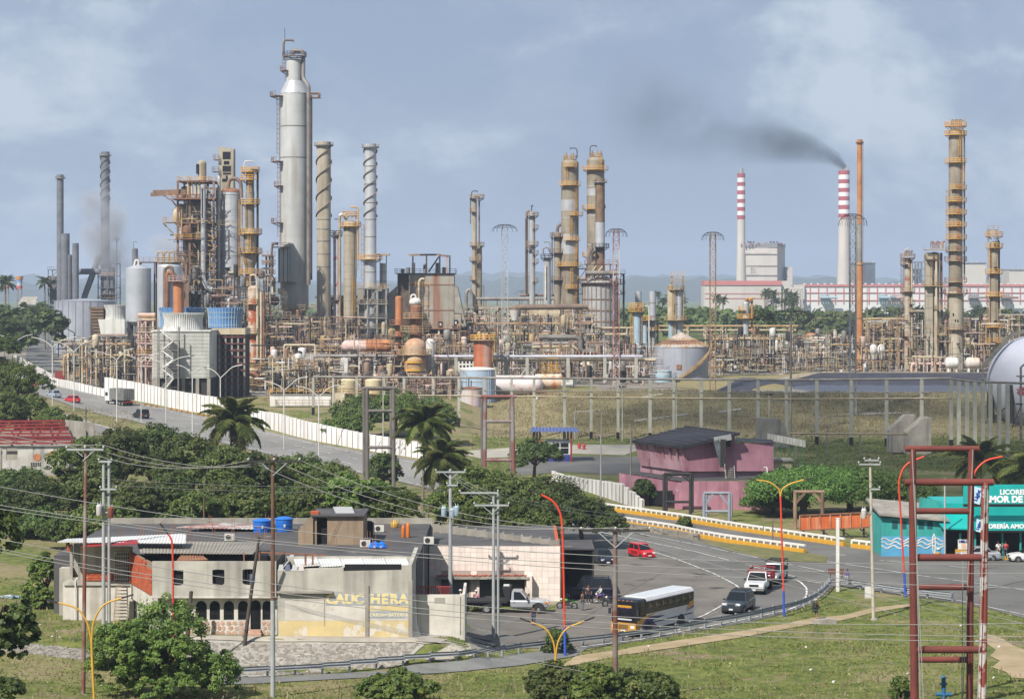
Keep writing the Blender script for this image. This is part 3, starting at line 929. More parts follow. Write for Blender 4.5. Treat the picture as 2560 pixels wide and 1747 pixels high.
plat(u.o,u.z(142),Rn,'O',1.0,m_rb,m_dk)
for y,w in((242,3.6),(405,3.2),(466,2.2),(558,3.2)):
 plat(u.o,u.z(y),R_,(160,225),w*.75,m_rb,m_rb)
plat(u.o,u.z(178),Rn,(150,230),1.6,m_rb,m_rb)
ladr(u.o,u.z(612),u.z(405),R_,205,m_rb)
ladr(u.o,u.z(405),u.z(242),R_,195,m_rb)
ladr(u.o,u.z(204),u.z(150),Rn,190,m_rb)
u.pipe([(735,106,-1),(733,102,-1),(712,102,-1),(710,112,-1),(710,152,-1)],.28,m_pb,'vent_pipe')
u.pipe([(713,71,-1),(713,104,-1)],.07,m_dk,'antenna')
u.pipe([(731,140,-.5),(731,128,-.5),(759,128,-.5),(759,200,-1.5),(774,216,-3),(774,712,-3)],.55,m_pp,'overhead_pipe',1.2)
u.pipe([(779,240,-1),(779,700,-1)],.3,m_pb,'riser_pipe')
u.pipe([(776,236,-3),(800,236,-3),(800,248,-3)],.3,m_rb,'branch_pipe')
u.deck(777,803,246,-4,-1,m_rb)
u.box(700,727,622,705,-R_-1.2,-R_*.3,m_shell,'riser_casing')
for q in(703,713,724):u.beam((q,622,-R_-1.3),(q,705,-R_-1.3),.14,m_dk,'stiffener')
u.deck(685,728,618,-R_-2.2,0,m_cg,m_rb)
u.deck(662,744,705,-R_-2.6,1,m_cg,m_cm)
u.deck(664,768,772,-R_-2.6,2,m_cg,m_cg)
u.deck(672,806,856,-R_-3,4,m_og,m_rb)
for q in(660,668,676):
 for y in(640,655,672,690):u.pipe([(q,y,-4),(q+10,y,-4),(q+10,y+14,-4)],.25,random.choice([m_pp,m_rb,m_dk]),'branch_pipe',.4)
for y in(640,660,684):u.deck(659,690,y,-5,-2,m_rb,m_cg)
u.pipe([(700,610,-4.5),(686,610,-4.5),(684,625,-4.5),(684,700,-4.5)],.3,m_pb,'drain_pipe')
u.pipe([(689,695,-5.2),(689,745,-5.2)],.55,m_cm,'transfer_pipe')
u.pipe([(700,728,-5.5),(714,728,-5.5),(717,736,-5.5),(717,771,-5.5)],.75,m_cm,'transfer_pipe',1.5)
Pt.sphere('valve_body',m_ru,u.o)((u.x(692),-5.6,u.z(752)),1.35,16,10)
for q in(676,700,740,770,800):
 for d in(-4.2,3):u.beam((q,856,d),(q,940,d),.5,m_ru,'post')
for a,b in(((700,940),(676,856)),((740,856),(700,900)),((770,900),(800,856))):u.beam((*a,-4.3),(*b,-4.3),.35,m_rb,'brace')
u.deck(672,800,898,-4.5,3,m_rb,m_rb)
u.pipe([(756,880,-6),(756,800,-6),(761,795,-6),(775,795,-6)],.4,m_cm,'loop_pipe')
def stack(label,px0,px1,ytop,ybot,s,mt,bandys,strk=None,turns=2.2,fins=3,smt=None,topring=True,name='chimney_stack',base=True,group=None):
 u=Unit(name,label,'chimney',(px0+px1)/2,s)
 u.shell(px0,px1,ytop,None if base else ybot,mt,'open','flue')
 u.bands(bandys,mt=m_pp,h=.2,proud=.06)
 if topring:
  m=MB();r=u.r;z=u.z(ytop+9)
  m.lathe([(r+.02,z-.15),(r+.7,z-.15),(r+.7,z-.15),(r+.7,z+.15),(r+.7,z+.15),(r+.02,z+.15)],32,cap=False)
  for i in range(20):
   a=2*PI*i/20;m.beam(((r+.65)*cos(a),(r+.65)*sin(a),z),((r+.65)*cos(a),(r+.65)*sin(a),z+.9),.08)
  m.build('top_walkway',m_pp,u.o)
 if strk:strakes(u,px0,px1,strk[0],strk[1],turns,fins,smt or mt)
 return u
stack('beige chimney wound with helical fins beside the tallest column',792,827,355,724,9.62,m_bg,(549,573,603,635,667),(362,542),2.0,2,m_pb)
u=stack('silver chimney wound with dark helical fins above yellow platform',911,941,360,714,9.55,m_sv,(416,461,507,549,592,640,680),(372,542),2.6,2,m_pb)
u.plats([(648,'O')],mt=m_yl,w=1.5)
ladr(u.o,u.z(720),u.z(560),u.r,200,m_cg)
u=Unit('fired_heater','squat process heater with open decks under the silver finned chimney','furnace',932,9.5)
frame(u,899,968,(722,760,795,820),-5,4,3,m_cn,seed=4,deckmt=m_cn)
u.shell(912,944,735,822,m_sv,'flat','firebox',y=-1.0)
u.box(900,912,724,748,-5.2,-4.5,m_tan);u.box(947,958,717,728,-5.2,-4.5,m_tan);u.box(915,930,726,746,-5.0,-3.5,m_bk,'opening')
u2=Unit('relief_stack','short silver stack with a small flat canopy beside the heater','chimney',958,9.5)
u2.shell(949,967,658,None,m_gv,'flat','flue');u2.bands((680,703,725))
u2.box(943,974,635,639,-2.2,2.2,m_cg,'canopy');u2.beam((966,639,0),(966,660,0),.2,m_dk,'canopy_post');u2.beam((950,639,0),(950,660,0),.2,m_dk,'canopy_post')
u=Unit('slim_column','slim white column with peeling red paint behind beige column','column',841,9.3)
u.shell(833,849,578,None,mat('peeling_red_white',S(206,200,204),S(190,184,190),rough=.7,spots=S(178,84,76),sp_scale=0.5,sp_lo=.56),'dome')
u.plats([(588,'O'),(750,'F')],mt=m_rb,w=.8);u.pipe([(847,600,-1),(852,600,-1),(852,760,-1)],.2)
u=Unit('distillation_column','beige domed column with yellow ringed top platform and cream side ladder','column',875,9.3)
u.shell(859,891,551,None,m_bg);u.bands(range(590,830,18),h=.06,proud=.02,mt=m_tan);u.bands((695,715),h=.1,mt=m_gv)
u.plats([(566,'O')],w=1.2);u.plats([(540,'O')],w=.4)
ladr(u.o,u.z(800),u.z(695),u.r,-60);ladr(u.o,u.z(695),u.z(566),u.r,-30,m_cg)
u.pipe([(878,518,-1),(890,518,-1),(896,522,-1),(896,650,-2)],.2,m_yl,'davit');u.pipe([(850,540,0),(852,536,0),(862,536,0),(866,551,0)],.4,m_pw2,'overhead_pipe')
u.pipe([(850,540,-1),(850,820,-1)],.35,m_pq,'downcomer');u.pipe([(836,548,0),(850,548,0)],.12,m_pp,'jib')
for q in(868,880):u.pipe([(q-6,838,-2),(q,815,-3),(q+14,838,-2)],.35,m_dk,'skirt_pipe',1.0)
u=Unit('cracking_unit','tall open steel cracking unit with rusty decks and a long crane arm','process unit',487,10.0)
frame(u,452,541,(456,499,560,598,640,671,724),-5,6,3,m_rb,seed=7,deckmt=m_ru,pw=.5)
m=MB();zz=u.z
m.lathe([(.8,zz(705)),(2.2,zz(672)),(3.6,zz(640)),(3.6,zz(640)),(3.6,zz(520)),(3.6,zz(520))]+dome(3.6,zz(520),.6),24,(u.x(493),0,0),cap=False);m.build('reactor_vessel',m_tan,u.o)
Pt.sphere('drum',m_cm,u.o)((u.x(455),-2,zz(540)),2.0,18,12,1.5)
Pt.sphere('drum',m_ru,u.o)((u.x(475),-4,zz(580)),1.5,18,12,1.4)
u.shell(497,518,401,452,m_bg,'dome','stub_stack',y=-1.5,k=.9);u.box(494,500,412,436,-2.6,-1.5,m_bk,'vent_opening')
u.deck(475,528,456,-6,4,m_ru,m_yl);u.deck(437,530,499,-6.5,5,m_ru,m_og)
u.deck(414,456,556,-5,2,m_cg,m_yl);u.deck(446,541,598,-6,3,m_ru,m_yl)
u.beam((414,560,-4),(452,598,-4),.4,m_cn,'brace');u.beam((437,503,-5),(470,545,-5),.3,m_ru,'brace')
u.pipe([(518,465,-7),(518,700,-7),(528,722,-7),(541,724,-7)],.62,m_sv,'flue_duct',3.0,12)
m=MB();m.beam((u.x(384),-4.5,zz(489)),(u.x(471),-4.5,zz(484)),.45,.9);m.beam((u.x(389),-4.2,zz(481)),(u.x(471),-4.2,zz(479)),.5,.7)
m.beam((u.x(412),-4.4,zz(488)),(u.x(434),-4.4,zz(503)),.3);m.build('crane_arm',m_rb,u.o)
for q in(478,487,496,505,513):u.pipe([(q,458,-5),(q,490,-5)],.28,m_cm,'riser_pipe')
for y0,y1 in((460,500),(500,560),(560,640),(640,724)):
 m=MB();x=u.x(535)
 for k in range(int((u.z(y0)-u.z(y1))/1.2)):
  z=u.z(y1)+k*1.2;m.beam((x,-6.5,z),(x+1.6*(1 if k%2 else-1),-6.5,z+1.2),.16);m.beam((x-1.0,-6.6,z),(x+1.0,-6.6,z),.08)
 m.build('stair_flight',m_cg,u.o)
u.box(460,510,690,708,-5.4,-5.0,m_bg);u.box(462,512,735,770,-4.6,-4.0,m_bk,'opening')
u=Unit('lift_shaft','pale concrete lift shaft with black square openings atop the cracking unit','shaft',567,9.8)
m=MB();a,b=u.x(549),u.x(586)
m.prism([(a,-2,0),(b,-2,0),(b,-2,u.z(374)),(a,-2,u.z(368))],(0,4,0));m.build('shaft_wall',m_bg,u.o)
for x0,x1,y0,y1 in((559,579,381,400),(562,576,404,413),(559,580,416,431),(560,580,433,438),(567,572,440,448),(558,576,448,456)):u.box(x0,x1,y0,y1,-2.03,-1.9,m_bk,'opening')
u.deck(534,549,430,-3,0,m_rb);u.deck(537,549,400,-3,0,m_rb)
u=Unit('regenerator_vessel','fat silver-grey vessel with brown dome and looped overhead pipe','vessel',577,10.0)
u.shell(553,601,470,None,m_sv);u.bands(range(495,765,15),h=.05,proud=.02,mt=m_gv);u.bands((488,640),h=.12)
m=MB();r=24/u.s;z=u.z(480);m.lathe([(r+.03,z-.1),(r+.03,z+.1)]+dome(r+.03,z+.1,.38),32,cap=False);m.build('dome_cap',m_ru,u.o)
u.pipe([(571,475,-.5),(571,462,-.5),(575,448,-.5),(590,446,-.5),(602,455,-.5),(604,495,-.5)],.5,m_pb,'overhead_pipe',2.0,12)
u.box(568,576,669,676,-3.2,-2.2,m_bk,'manway');u.box(573,588,678,683,-3.4,-2.2,m_cm,'nozzle')
u.pipe([(549,440,-1),(549,768,-1)],.4,m_pw2,'riser_pipe');u.pipe([(543,470,-1),(543,768,-1)],.25,m_pp,'riser_pipe');u.pipe([(549,725,-1.2),(549,770,-1.2)],.5,m_ru,'riser_pipe')
u.pipe([(576,768,-3),(576,745,-3),(598,745,-3)],.35,m_pw2,'outlet_pipe')
u=Unit('yellow_decked_column','stepped tan column ringed by bright yellow caged platforms','column',625,10.0)
s=u.s;z=u.z
Pt.lathe('shell',m_tan,u.o)([(1.2,0),(1.2,z(668)),(1.2,z(668)),(1.65,z(654)),(1.65,z(654)),(1.65,z(587)),(1.65,z(587)),(1.1,z(572)),(1.1,z(572)),(1.1,z(481)),(1.1,z(481)),(1.0,z(478)),(1.0,z(478)),(1.0,z(424))]+dome(1.0,z(424),.5),28,cap=False)
for y,r,sc in((430,1,'O'),(450,1,'FL'),(510,1.1,'O'),(584,1.65,'O'),(632,1.65,'O'),(684,1.5,'O')):plat(u.o,z(y),r,sc,1.35,m_yl)
for y0,y1,a,r in((425,480,275,1.0),(510,584,230,1.2),(584,632,270,1.65),(632,684,235,1.65),(684,740,260,1.5)):ladr(u.o,z(y1),z(y0),r,a)
for q in(600,606):u.pipe([(q,500,-1.5),(q,690,-1.5)],.2,m_cg,'riser_pipe')
u.pipe([(635,424,0),(644,426,0),(644,690,0)],.28,m_dk,'overhead_pipe');u.pipe([(637,406,-.6),(632,403,-.6),(614,403,-.6),(611,410,-.6),(611,440,-.6)],.14,m_pw2,'davit')
u=Unit('rusty_column','orange rusted column with a pale lower drum near the yellow decks','column',634,10.6)
u.shell(620,650,714,None,mat('rust_over_cream',S(198,186,168),S(176,160,140),streak=S(176,96,50),st_amt=.95,st_scale=.5,spots=S(170,88,48),sp_scale=.3,sp_lo=.5));u.plats([(760,'FR'),(833,'O'),(905,'O')],mt=m_cg)
for q in(646,655,662):u.pipe([(q,730,-2),(q,950,-2)],.3,random.choice([m_cm,m_ru]),'riser_pipe')
u.pipe([(627,690,-2),(640,686,-2),(645,700,-2),(645,740,-2)],.25,m_cm,'davit')
u=Unit('lower_drum','pale vertical drum wrapped in rusty pipes at the foot of column','vessel',634,11.0)
u.shell(612,646,920,None,m_cm);u.plats([(925,'O'),(960,'O')],mt=m_cg);u.pipe([(606,935,-3),(640,930,-3),(655,950,-3)],.5,m_ru,'outlet_pipe',1.5)
m_silo=mat('bright_silo_metal',S(214,216,218),S(190,194,198),rough=.35,metal=.45,scale=.15)
u=Unit('storage_silo','bright silver silo with a conical roof on dark steel legs','silo',346,10.4)
r=31.5/u.s;z=u.z
Pt.lathe('shell',m_silo,u.o)([(.3,z(818)),(r,z(804)),(r,z(804)),(r,z(671)),(r,z(671)),(.2,z(659))],40,cap=False)
for i in range(4):
 a=PI/4+i*PI/2;Pt.beam('leg',m_dk,u.o)((r*.9*cos(a),r*.9*sin(a),0),(r*.9*cos(a),r*.9*sin(a),z(800)),.6)
u.pipe([(337,666,-1),(341,650,-1),(348,652,-1),(348,664,-1)],.25,m_wh,'vent_pipe');u.bands((690,720,760),r=r,h=.06,proud=.02,mt=m_silo)
u.beam((323,820,-3.2),(345,880,-3.2),.35,m_dk,'brace')
u=Unit('storage_vessel','silver domed vessel with handrail crown behind brown pipe loops','vessel',424,10.6)
u.shell(393,456,654,None,m_silo,k=.4);u.plats([(656,'O',1.6)],mt=m_cg)
u.pipe([(418,768,-4),(418,675,-4),(424,668,-4),(436,668,-4),(438,690,-4)],.42,m_pb,'loop_pipe',1.2);u.pipe([(425,768,-4.4),(425,685,-4.4),(433,680,-4.4),(441,690,-4.4),(441,705,-4.4)],.5,m_ru,'loop_pipe',1.2)
u=Unit('orange_drum','short orange rusted drum standing beside the silver domed vessel','vessel',446,11.0)
u.shell(433,459,702,None,m_og);u.plats([(702,'O',1.0)],mt=m_pk)
u=Unit('walkway_frame','railed steel walkway linking silver silo and domed vessel','walkway',390,10.3)
frame(u,352,470,(656,),-3,0,3,m_rb,seed=3)
for q in(395,412,424):u.pipe([(q,655,-1),(q,632,-1),(q+12,628,-1),(q+14,655,-1)],.2,m_cg,'pipe')
m_fanw=mat('white_fan_cylinder',S(222,222,218),S(200,200,194),rough=.6,streak=S(150,146,136),st_amt=.5,st_scale=2)
m_louv=mat('grey_louvre_sheet',S(222,222,214),S(206,204,194),rough=.75,scale=.3,streak=S(150,144,130),st_amt=.45,st_scale=1.0)
def fan_cyl(u,x0,x1,y0,y1,mt,ribs,waist=.93,bot=1.0,dpt=0.0,flare=0.0,ribmt=None,rings=0):
 rt=(x1-x0)/2/u.s;cx=u.x((x0+x1)/2);z1,z0=u.z(y0),u.z(y1)
 prof=[]
 for i in range(9):
  t=i/8
  k=(bot*(1-t)**2+2*waist*.93*t*(1-t)+1.0*t*t)
  prof.append((rt*k,z0+(z1-z0)*t))
 m=MB();m.lathe(prof+[(rt,z1),(rt*.96,z1),(rt*.96,z1),(prof[4][0]*.95,lerp(z0,z1,.5))],48,(cx,dpt,0),cap=False)
 o=m.build('fan_cylinder',mt,u.o)
 for i in range(ribs):
  a=2*PI*i/ribs
  if sin(a)>.35:continue
  m=MB();pts=[(cx+(r+.05)*cos(a),dpt+(r+.05)*sin(a),z)for r,z in prof]
  m.tube(pts,.09,4);m.build('rib',ribmt or mt,o)
 for k in range(rings):
  i=int(8*(k+.5)/rings);r,z=prof[i]
  Pt.tube('hoop',ribmt or mt,o)([(cx+(r+.05)*cos(2*PI*j/32),dpt+(r+.05)*sin(2*PI*j/32),z)for j in range(33)],.08,4,cap=False)
 return o
u=Unit('cooling_tower','white louvred cooling tower with flared white fan cylinder and zigzag stairs','cooling tower',459,11.8)
z=u.z
Pt.box('casing',m_louv,u.o)(u.x(390),-4,z(944),u.x(530),8,z(828))
for k in range(34):
 zz=lerp(z(942),z(830),k/33);Pt.beam('louvre_slat',m_louv,u.o)((u.x(390),-4.06,zz),(u.x(530),-4.06,zz),.1,.13)
fan_cyl(u,407,509,783,826,m_fanw,56,.88,.98)
Pt.box('fan_deck',m_louv,u.o)(u.x(388)-.2,-4.3,z(828),u.x(531)+.2,8.2,z(825))
for q in(392,400,430,465,500,528):
 Pt.box('leg',m_cn,u.o)(u.x(q)-.35,-4,0,u.x(q)+.35,-3.3,z(944))
Pt.box('basin',m_dk,u.o)(u.x(400),-3.4,0,u.x(530),8,z(946))
def stair_tower(u,x0,x1,ys,d0,d1,mt,smt):
 a,b=u.x(x0),u.x(x1)
 for x in(a,b):
  for d in(d0,d1):Pt.beam('post',mt,u.o)((x,d,0),(x,d,u.z(ys[0])+1),.2)
 for i,(y0,y1)in enumerate(zip(ys,ys[1:])):
  xa,xb=(a+.8,b-1)if i%2==0 else(b-1,a+.8)
  za,zb2=u.z(y0),u.z(y1)
  m=MB()
  for d in(d0,d1):m.beam((xa,d,za),(xb,d,zb2),.12,.3)
  for k in range(9):
   t=(k+.5)/9;m.cbox((lerp(xa,xb,t),(d0+d1)/2,lerp(za,zb2,t)),(.4,d1-d0,.08))
  for q in(.6,1.1):m.beam((xa,d0,za+q),(xb,d0,zb2+q),.07)
  m.build('stair_flight',smt,u.o)
  m=MB();m.box(a,d0,zb2-.06,b,d1,zb2+.06);p=m.build('landing',mt,u.o)
  m=MB();m.beam((a,d0,zb2+1.1),(b,d0,zb2+1.1),.08);m.beam((a,d0,zb2+.55),(b,d0,zb2+.55),.06);m.build('railing',mt,p)
stair_tower(u,408,458,(828,850,873,895,918,942,978),-7.2,-5.4,m_pp,m_wh)
u=Unit('cooling_tower','red-ribbed open cooling tower under a blue gridded fan cylinder','cooling tower',560,11.6)
z=u.z
Pt.box('fill_wall',mat('dark_fill',S(70,54,52),S(48,40,40),rough=.9),u.o)(u.x(532),1.5,0,u.x(612),9,z(832))
for k in range(9):
 zz=lerp(z(975),z(842),k/8);Pt.beam('rail',mat('dark_red_paint',S(126,70,66),S(98,56,54)),u.o)((u.x(532),-.2,zz),(u.x(612),-.2,zz),.35,.25)
for k in range(6):
 q=533+k*15.6;Pt.beam('post',m_cn,u.o)((u.x(q),0,0),(u.x(q),0,z(832)),.38)
Pt.box('fan_deck',m_cm,u.o)(u.x(530),-.6,z(836),u.x(614),9,z(821))
fan_cyl(u,512,602,769,820,m_blue,36,.95,.91,4.0,ribmt=m_lb2,rings=3)
u=Unit('cooling_tower','blue gridded fan cylinder behind the white cooling tower','cooling tower',446,10.9)
z=u.z;Pt.box('casing',m_cn,u.o)(u.x(392),0,0,u.x(502),9,z(820))
fan_cyl(u,390,503,769,820,m_blue,36,.95,.93,4.0,ribmt=m_lb2,rings=3)
u=Unit('cooling_tower','small white cooling tower with brown timber side near the grey tank','cooling tower',285,8.6)
z=u.z;Pt.prism('casing',m_louv,u.o)([(u.x(258),-3,z(842)),(u.x(316),-3,z(842)),(u.x(316),-3,z(798)),(u.x(250),-3,z(798))],(0,8,0))
fan_cyl(u,261,315,762,798,m_fanw,40,.86,.96)
for k in range(9):
 y=770+k*8;Pt.beam('timber_slat',mat('old_timber',S(128,106,82),S(98,82,66)),u.o)((u.x(226+k*1.4),-2,z(y)),(u.x(262),-2,z(y)),.3,.65)
Pt.box('timber_wall',mat('old_timber_dark',S(84,70,58),S(62,54,48)),u.o)(u.x(230),-1.6,z(842),u.x(262),4,z(768))
Pt.box('basin',m_cn,u.o)(u.x(250),-2.5,0,u.x(314),4,z(842))
u=Unit('ladder_frame','pink and yellow scaffold frame beside the white cooling tower','scaffold',366,11.6)
frame(u,350,386,(800,830,858,886,915),-2,2,2,m_pk,seed=11);u.pipe([(348,788,-1),(390,788,-1)],.5,m_pk,'header_pipe');u.pipe([(356,800,-1),(392,800,-1)],.4,m_pq,'header_pipe')
m_gs=mat('smoky_grey_steel',S(120,122,128),S(98,100,106),rough=.6,scale=.3,streak=S(96,92,90),st_amt=.5)
for px0,px1,yt,lab,bands_ in((142,159,437,'tall plain grey chimney left of the finned grey one',(475,512,550)),(151,174,584,'fat grey cylinder beside the tall plain chimney',()),(181,197,608,'medium grey chimney left of the drifting steam',()),(165,180,637,'shortest grey chimney of the far-left power block',())):
 u=stack(lab,px0,px1,yt,760,6.4,m_gs,bands_,topring=(yt==437))
u=stack('grey chimney with spiral fins rising from the drifting steam',252,274,380,760,6.3,m_gs,(),(390,500),1.6,3,m_pp)
u=Unit('boiler_structure','dark grey boiler house with bent ducts below the steam','boiler house',225,6.3)
frame(u,250,296,(660,690,720,745),-4,4,2,m_gs,seed=5);frame(u,126,152,(675,700,725),-4,4,1,m_gs,seed=6)
u.box(256,285,668,750,-3,3,m_gs,'casing');u.box(128,150,690,760,-3,3,m_gs,'casing');u.box(262,281,722,745,-3.4,-3,m_pp,'hatch')
u.pipe([(256,640,-1),(248,645,-1),(212,745,-2),(208,770,-2)],1.2,m_gs,'flue_duct',3,14)
u.pipe([(256,679,-2),(196,679,-2),(184,692,-2),(184,765,-2)],1.2,m_gs,'flue_duct',4,14)
u.deck(256,300,735,-5,2,m_gs);u.deck(132,160,728,-5,2,m_gs)
t=tank('storage_tank','broad pale grey tank with a shallow roof in front of the boiler house',137,288,752,6.7,m_tankg,'cone',746)
for k in range(14):
 a=PI+PI*k/13;Pt.beam('stiffener',m_gs,t.o)((t.r*1.005*cos(a),t.r*1.005*sin(a),.2),(t.r*1.005*cos(a),t.r*1.005*sin(a),t.z(753)),.12)
u=Unit('gable_shed','open gabled steel shed beside the broad grey tank','shed',166,7.2)
m=MB();a,b=u.x(146),u.x(186)
for x in(a,b):m.beam((x,0,0),(x,0,u.z(832)),.3)
m.beam((a,0,u.z(832)),((a+b)/2,0,u.z(821)),.3);m.beam((b,0,u.z(832)),((a+b)/2,0,u.z(821)),.3);m.build('frame',m_dk,u.o)
u=Unit('far_pipe_column','small hazy column with top crane right of the steam','column',337,6.0);u.shell(330,345,620,None,m_gs);u.davit(334,604,8)
u=Unit('far_pylon','hazy railed mast platform rising right of the finned grey chimney','mast',292,6.2);u.beam((280,600,0),(292,600,0),.3,m_gs);u.beam((292,590,0),(292,760,0),.4,m_gs,'post');u.deck(286,297,600,-1,1,m_gs)
for px,lab in((16,'striped water tower half behind the palm crown'),(49,'orange, blue and red banded water tower on thin legs')):
 u=Unit('water_tower',lab,'water tower',px,5.2);r=8.5/u.s
 cols=[S(190,90,90),S(180,180,186),S(120,150,190),S(214,150,80)]
 for k,c in enumerate(cols):
  m=MB();z0,z1=u.z(722-k*7.5),u.z(722-(k+1)*7.5);m.lathe([(r*.9 if k==3 else r*.8,z0),(r*(1.15 if k==3 else.8),z1 if k<3 else z1+.2)],20);m.build('tank_band',mat('wt%d'%k,c),u.o)
 for i in range(4):a=PI/4+i*PI/2;Pt.beam('leg',m_pp,u.o)((r*cos(a),r*sin(a),0),(r*.8*cos(a),r*.8*sin(a),u.z(722)),.25)
m_stain=mat('stained_casing',S(168,164,150),S(150,144,130),rough=.8,scale=.15,streak=S(140,84,54),st_amt=1.0,st_scale=.45)
u=Unit('boiler_house','large stained boiler casing with slanting side wings and roof gantry','boiler house',1080,9.2)
z=u.z;x=u.x
Pt.box('casing',m_stain,u.o)(x(1025),-6,z(820),x(1136),6,z(683))
Pt.box('casing',mat('dark_stained_casing',S(110,96,84),S(80,66,58),streak=S(170,160,146),st_amt=.7,st_scale=.4),u.o)(x(995),-3,z(820),x(1025),6,z(684))
Pt.prism('side_wing',m_cn,u.o)([(x(1136),-5.8,z(712)),(x(1145),-5.8,z(718)),(x(1167),-5.8,z(816)),(x(1136),-5.8,z(820))],(0,10,0))
Pt.prism('side_wing',m_cn,u.o)([(x(996),-4,z(714)),(x(968),-4,z(738)),(x(970),-4,z(808)),(x(996),-4,z(824))],(0,9,0))
Pt.prism('hopper',m_dk,u.o)([(x(1050),-5.5,z(820)),(x(1167),-5.5,z(816)),(x(1164),-5.5,z(850)),(x(1056),-5.5,z(836))],(0,10,0))
Pt.box('undercroft',m_bk,u.o)(x(1056),-3.5,0,x(1168),4,z(838))
for q in(1099,1134,1060):u.beam((q,820,-6.5),(q,940,-6.5),.5,m_cm,'post')
u.beam((1099,838,-6.6),(1084,866,-6.6),.35,m_wh,'brace');u.beam((1101,838,-6.6),(1132,885,-6.6),.35,m_wh,'brace')
for x0,y0 in((1098,803),(1136,799)):u.box(x0,x0+10,y0,y0+14,-6.15,-5.9,m_bk,'vent_opening');u.box(x0+3,x0+7,y0+4,y0+10,-6.25,-6.1,m_wh,'vent_frame')
m=MB();
for y in(712,775):m.beam((x(1025),-6.04,z(y)),(x(1136),-6.04,z(y)),.1,.25)
m.build('seam',m_ru,u.o)
u.deck(990,1140,683,-6.5,6,m_dk,m_dk)
for q in(1033,1067,1100,1118,1125):u.beam((q,683,-2),(q,639,-2),.4,m_pk if q in(1067,1118)else m_dk,'gantry_post')
for a,b in(((1023,638),(1102,637)),((1100,639),(1127,641))):u.beam((*a,-2),(*b,-2),.5,m_rb,'gantry_beam')
u.beam((1072,680,-2),(1098,642,-2),.4,m_dk,'gantry_brace')
for q,yt in((1033,657),(1062,659),(1093,657),(1110,668),(1020,668),(1006,672)):u.pipe([(q,683,1),(q,yt,1)],.5,m_pp,'roof_vent')
u.deck(1020,1146,820,-7.2,-6,m_ru)
frame_u=Unit('access_frame','rusted scaffold stair in front of the boiler casing','scaffold',1055,10.2)
frame(frame_u,1042,1072,(716,740,765,790,815),-2,0,2,m_rb,decks=True,seed=21,pw=.2)
frame_u.pipe([(1062,698,-2),(1053,697,-2),(1048,706,-2),(1048,760,-2)],.3,m_cm,'davit',1.2)
u=Unit('orange_vessel','tall orange domed vessel left of the boiler casing','vessel',997,10.7)
u.shell(988,1006,740,None,m_og);u.plats([(812,'O'),(840,'F')],mt=m_ru)
u=Unit('domed_column','rust-brown column topped by a white domed cap and hoop','column',1038,10.8)
u.shell(1025,1055,760,None,m_ru);u.plats([(795,'O'),(828,'O',2.2)],mt=m_cg)
Pt.sphere('cap',m_wh,u.o)((0,0,u.z(755)),1.4,20,12,.75);u.pipe([(1028,750,-.5),(1028,738,-.5),(1038,736,-.5),(1042,750,-.5)],.22,m_wh,'hoop_pipe')
u=Unit('round_vessel','squat rust and cream dome-topped vessel below the white cap','vessel',1038,11.0)
u.shell(1011,1065,845,None,mat('rust_cream_mix',S(196,180,156),S(176,120,80),scale=.3),k=.8);u.plats([(886,'O')],mt=m_cg)
u=Unit('white_drum','white sphere-ended drum right of the squat dome vessel','vessel',1075,10.9);u.shell(1064,1087,846,None,m_wh,k=.9)
u=Unit('yellow_drum','yellowish collared drum in front of squat dome vessel','vessel',1036,11.2);u.shell(1018,1056,892,None,m_cg,'dome');u.bands((905,925),h=.4,proud=.3,mt=m_yl)
u=Unit('twin_tower','slim paired tan columns with side platforms left of lattice mast','column',1192,8.0)
u.shell(1180,1192,497,None,m_bg,y=0);u.shell(1191,1205,612,None,m_tan,name='second_shell',y=.5)
for y,sc in((496,'O'),(530,'L'),(615,'O'),(652,'FL'),(700,'L')):plat(u.o,u.z(y),1.1,sc,1.2,m_rb,m_cg)
u.pipe([(1186,492,0),(1198,490,0),(1198,720,0)],.25,m_pb,'overhead_pipe');u.pipe([(1176,494,0),(1176,560,0)],.2);u.davit(1179,478,14,m_dk);ladr(u.o,u.z(700),u.z(612),.9,250,m_cg)
u.pipe([(1205,712,0),(1209,716,0),(1209,780,0)],.2);u.pipe([(1166,780,-2),(1166,730,-2),(1174,722,-2),(1180,735,-2),(1180,790,-2)],.5,m_pp,'loop_pipe',1.2)
u=Unit('slender_tower','slender grey column with brown pipes and right-hand platforms','column',1330,8.0)
u.shell(1323,1338,528,None,m_gv)
for y,sc in((540,'O'),(572,'R'),(613,'O'),(636,'R'),(657,'R'),(704,'R'),(624,'L')):plat(u.o,u.z(y),.95,sc,1.1,m_rb,m_cg)
u.pipe([(1325,528,0),(1318,528,0),(1318,740,0)],.28,m_pb,'overhead_pipe');u.pipe([(1314,545,-.5),(1314,735,-.5)],.2,m_pb,'riser_pipe');u.davit(1329,514,3,m_dk)
u=Unit('short_tower','short silver column with capped top beside the first fat column','column',1367,8.2)
u.shell(1359,1377,643,None,m_gv);u.plats([(645,'O')],mt=m_dk,w=.8);u.pipe([(1362,645,-1),(1356,622,-1),(1370,618,-1),(1374,630,-1)],.18,m_pp,'davit');u.pipe([(1364,664,-1.4),(1364,745,-1.4)],.25,m_pw2);u.davit(1375,605,-14,m_pp,680)
u=Unit('brown_tower','brown column with hooked overhead pipe left of first fat column','column',1394,8.0)
u.shell(1385,1403,580,None,m_tan);u.plats([(592,'O'),(632,'O'),(700,'O')],mt=m_rb);u.pipe([(1393,580,0),(1394,566,0),(1404,560,0)],.5,m_pb,'overhead_pipe',1.5);u.pipe([(1382,580,0),(1380,590,0),(1380,740,0)],.22)
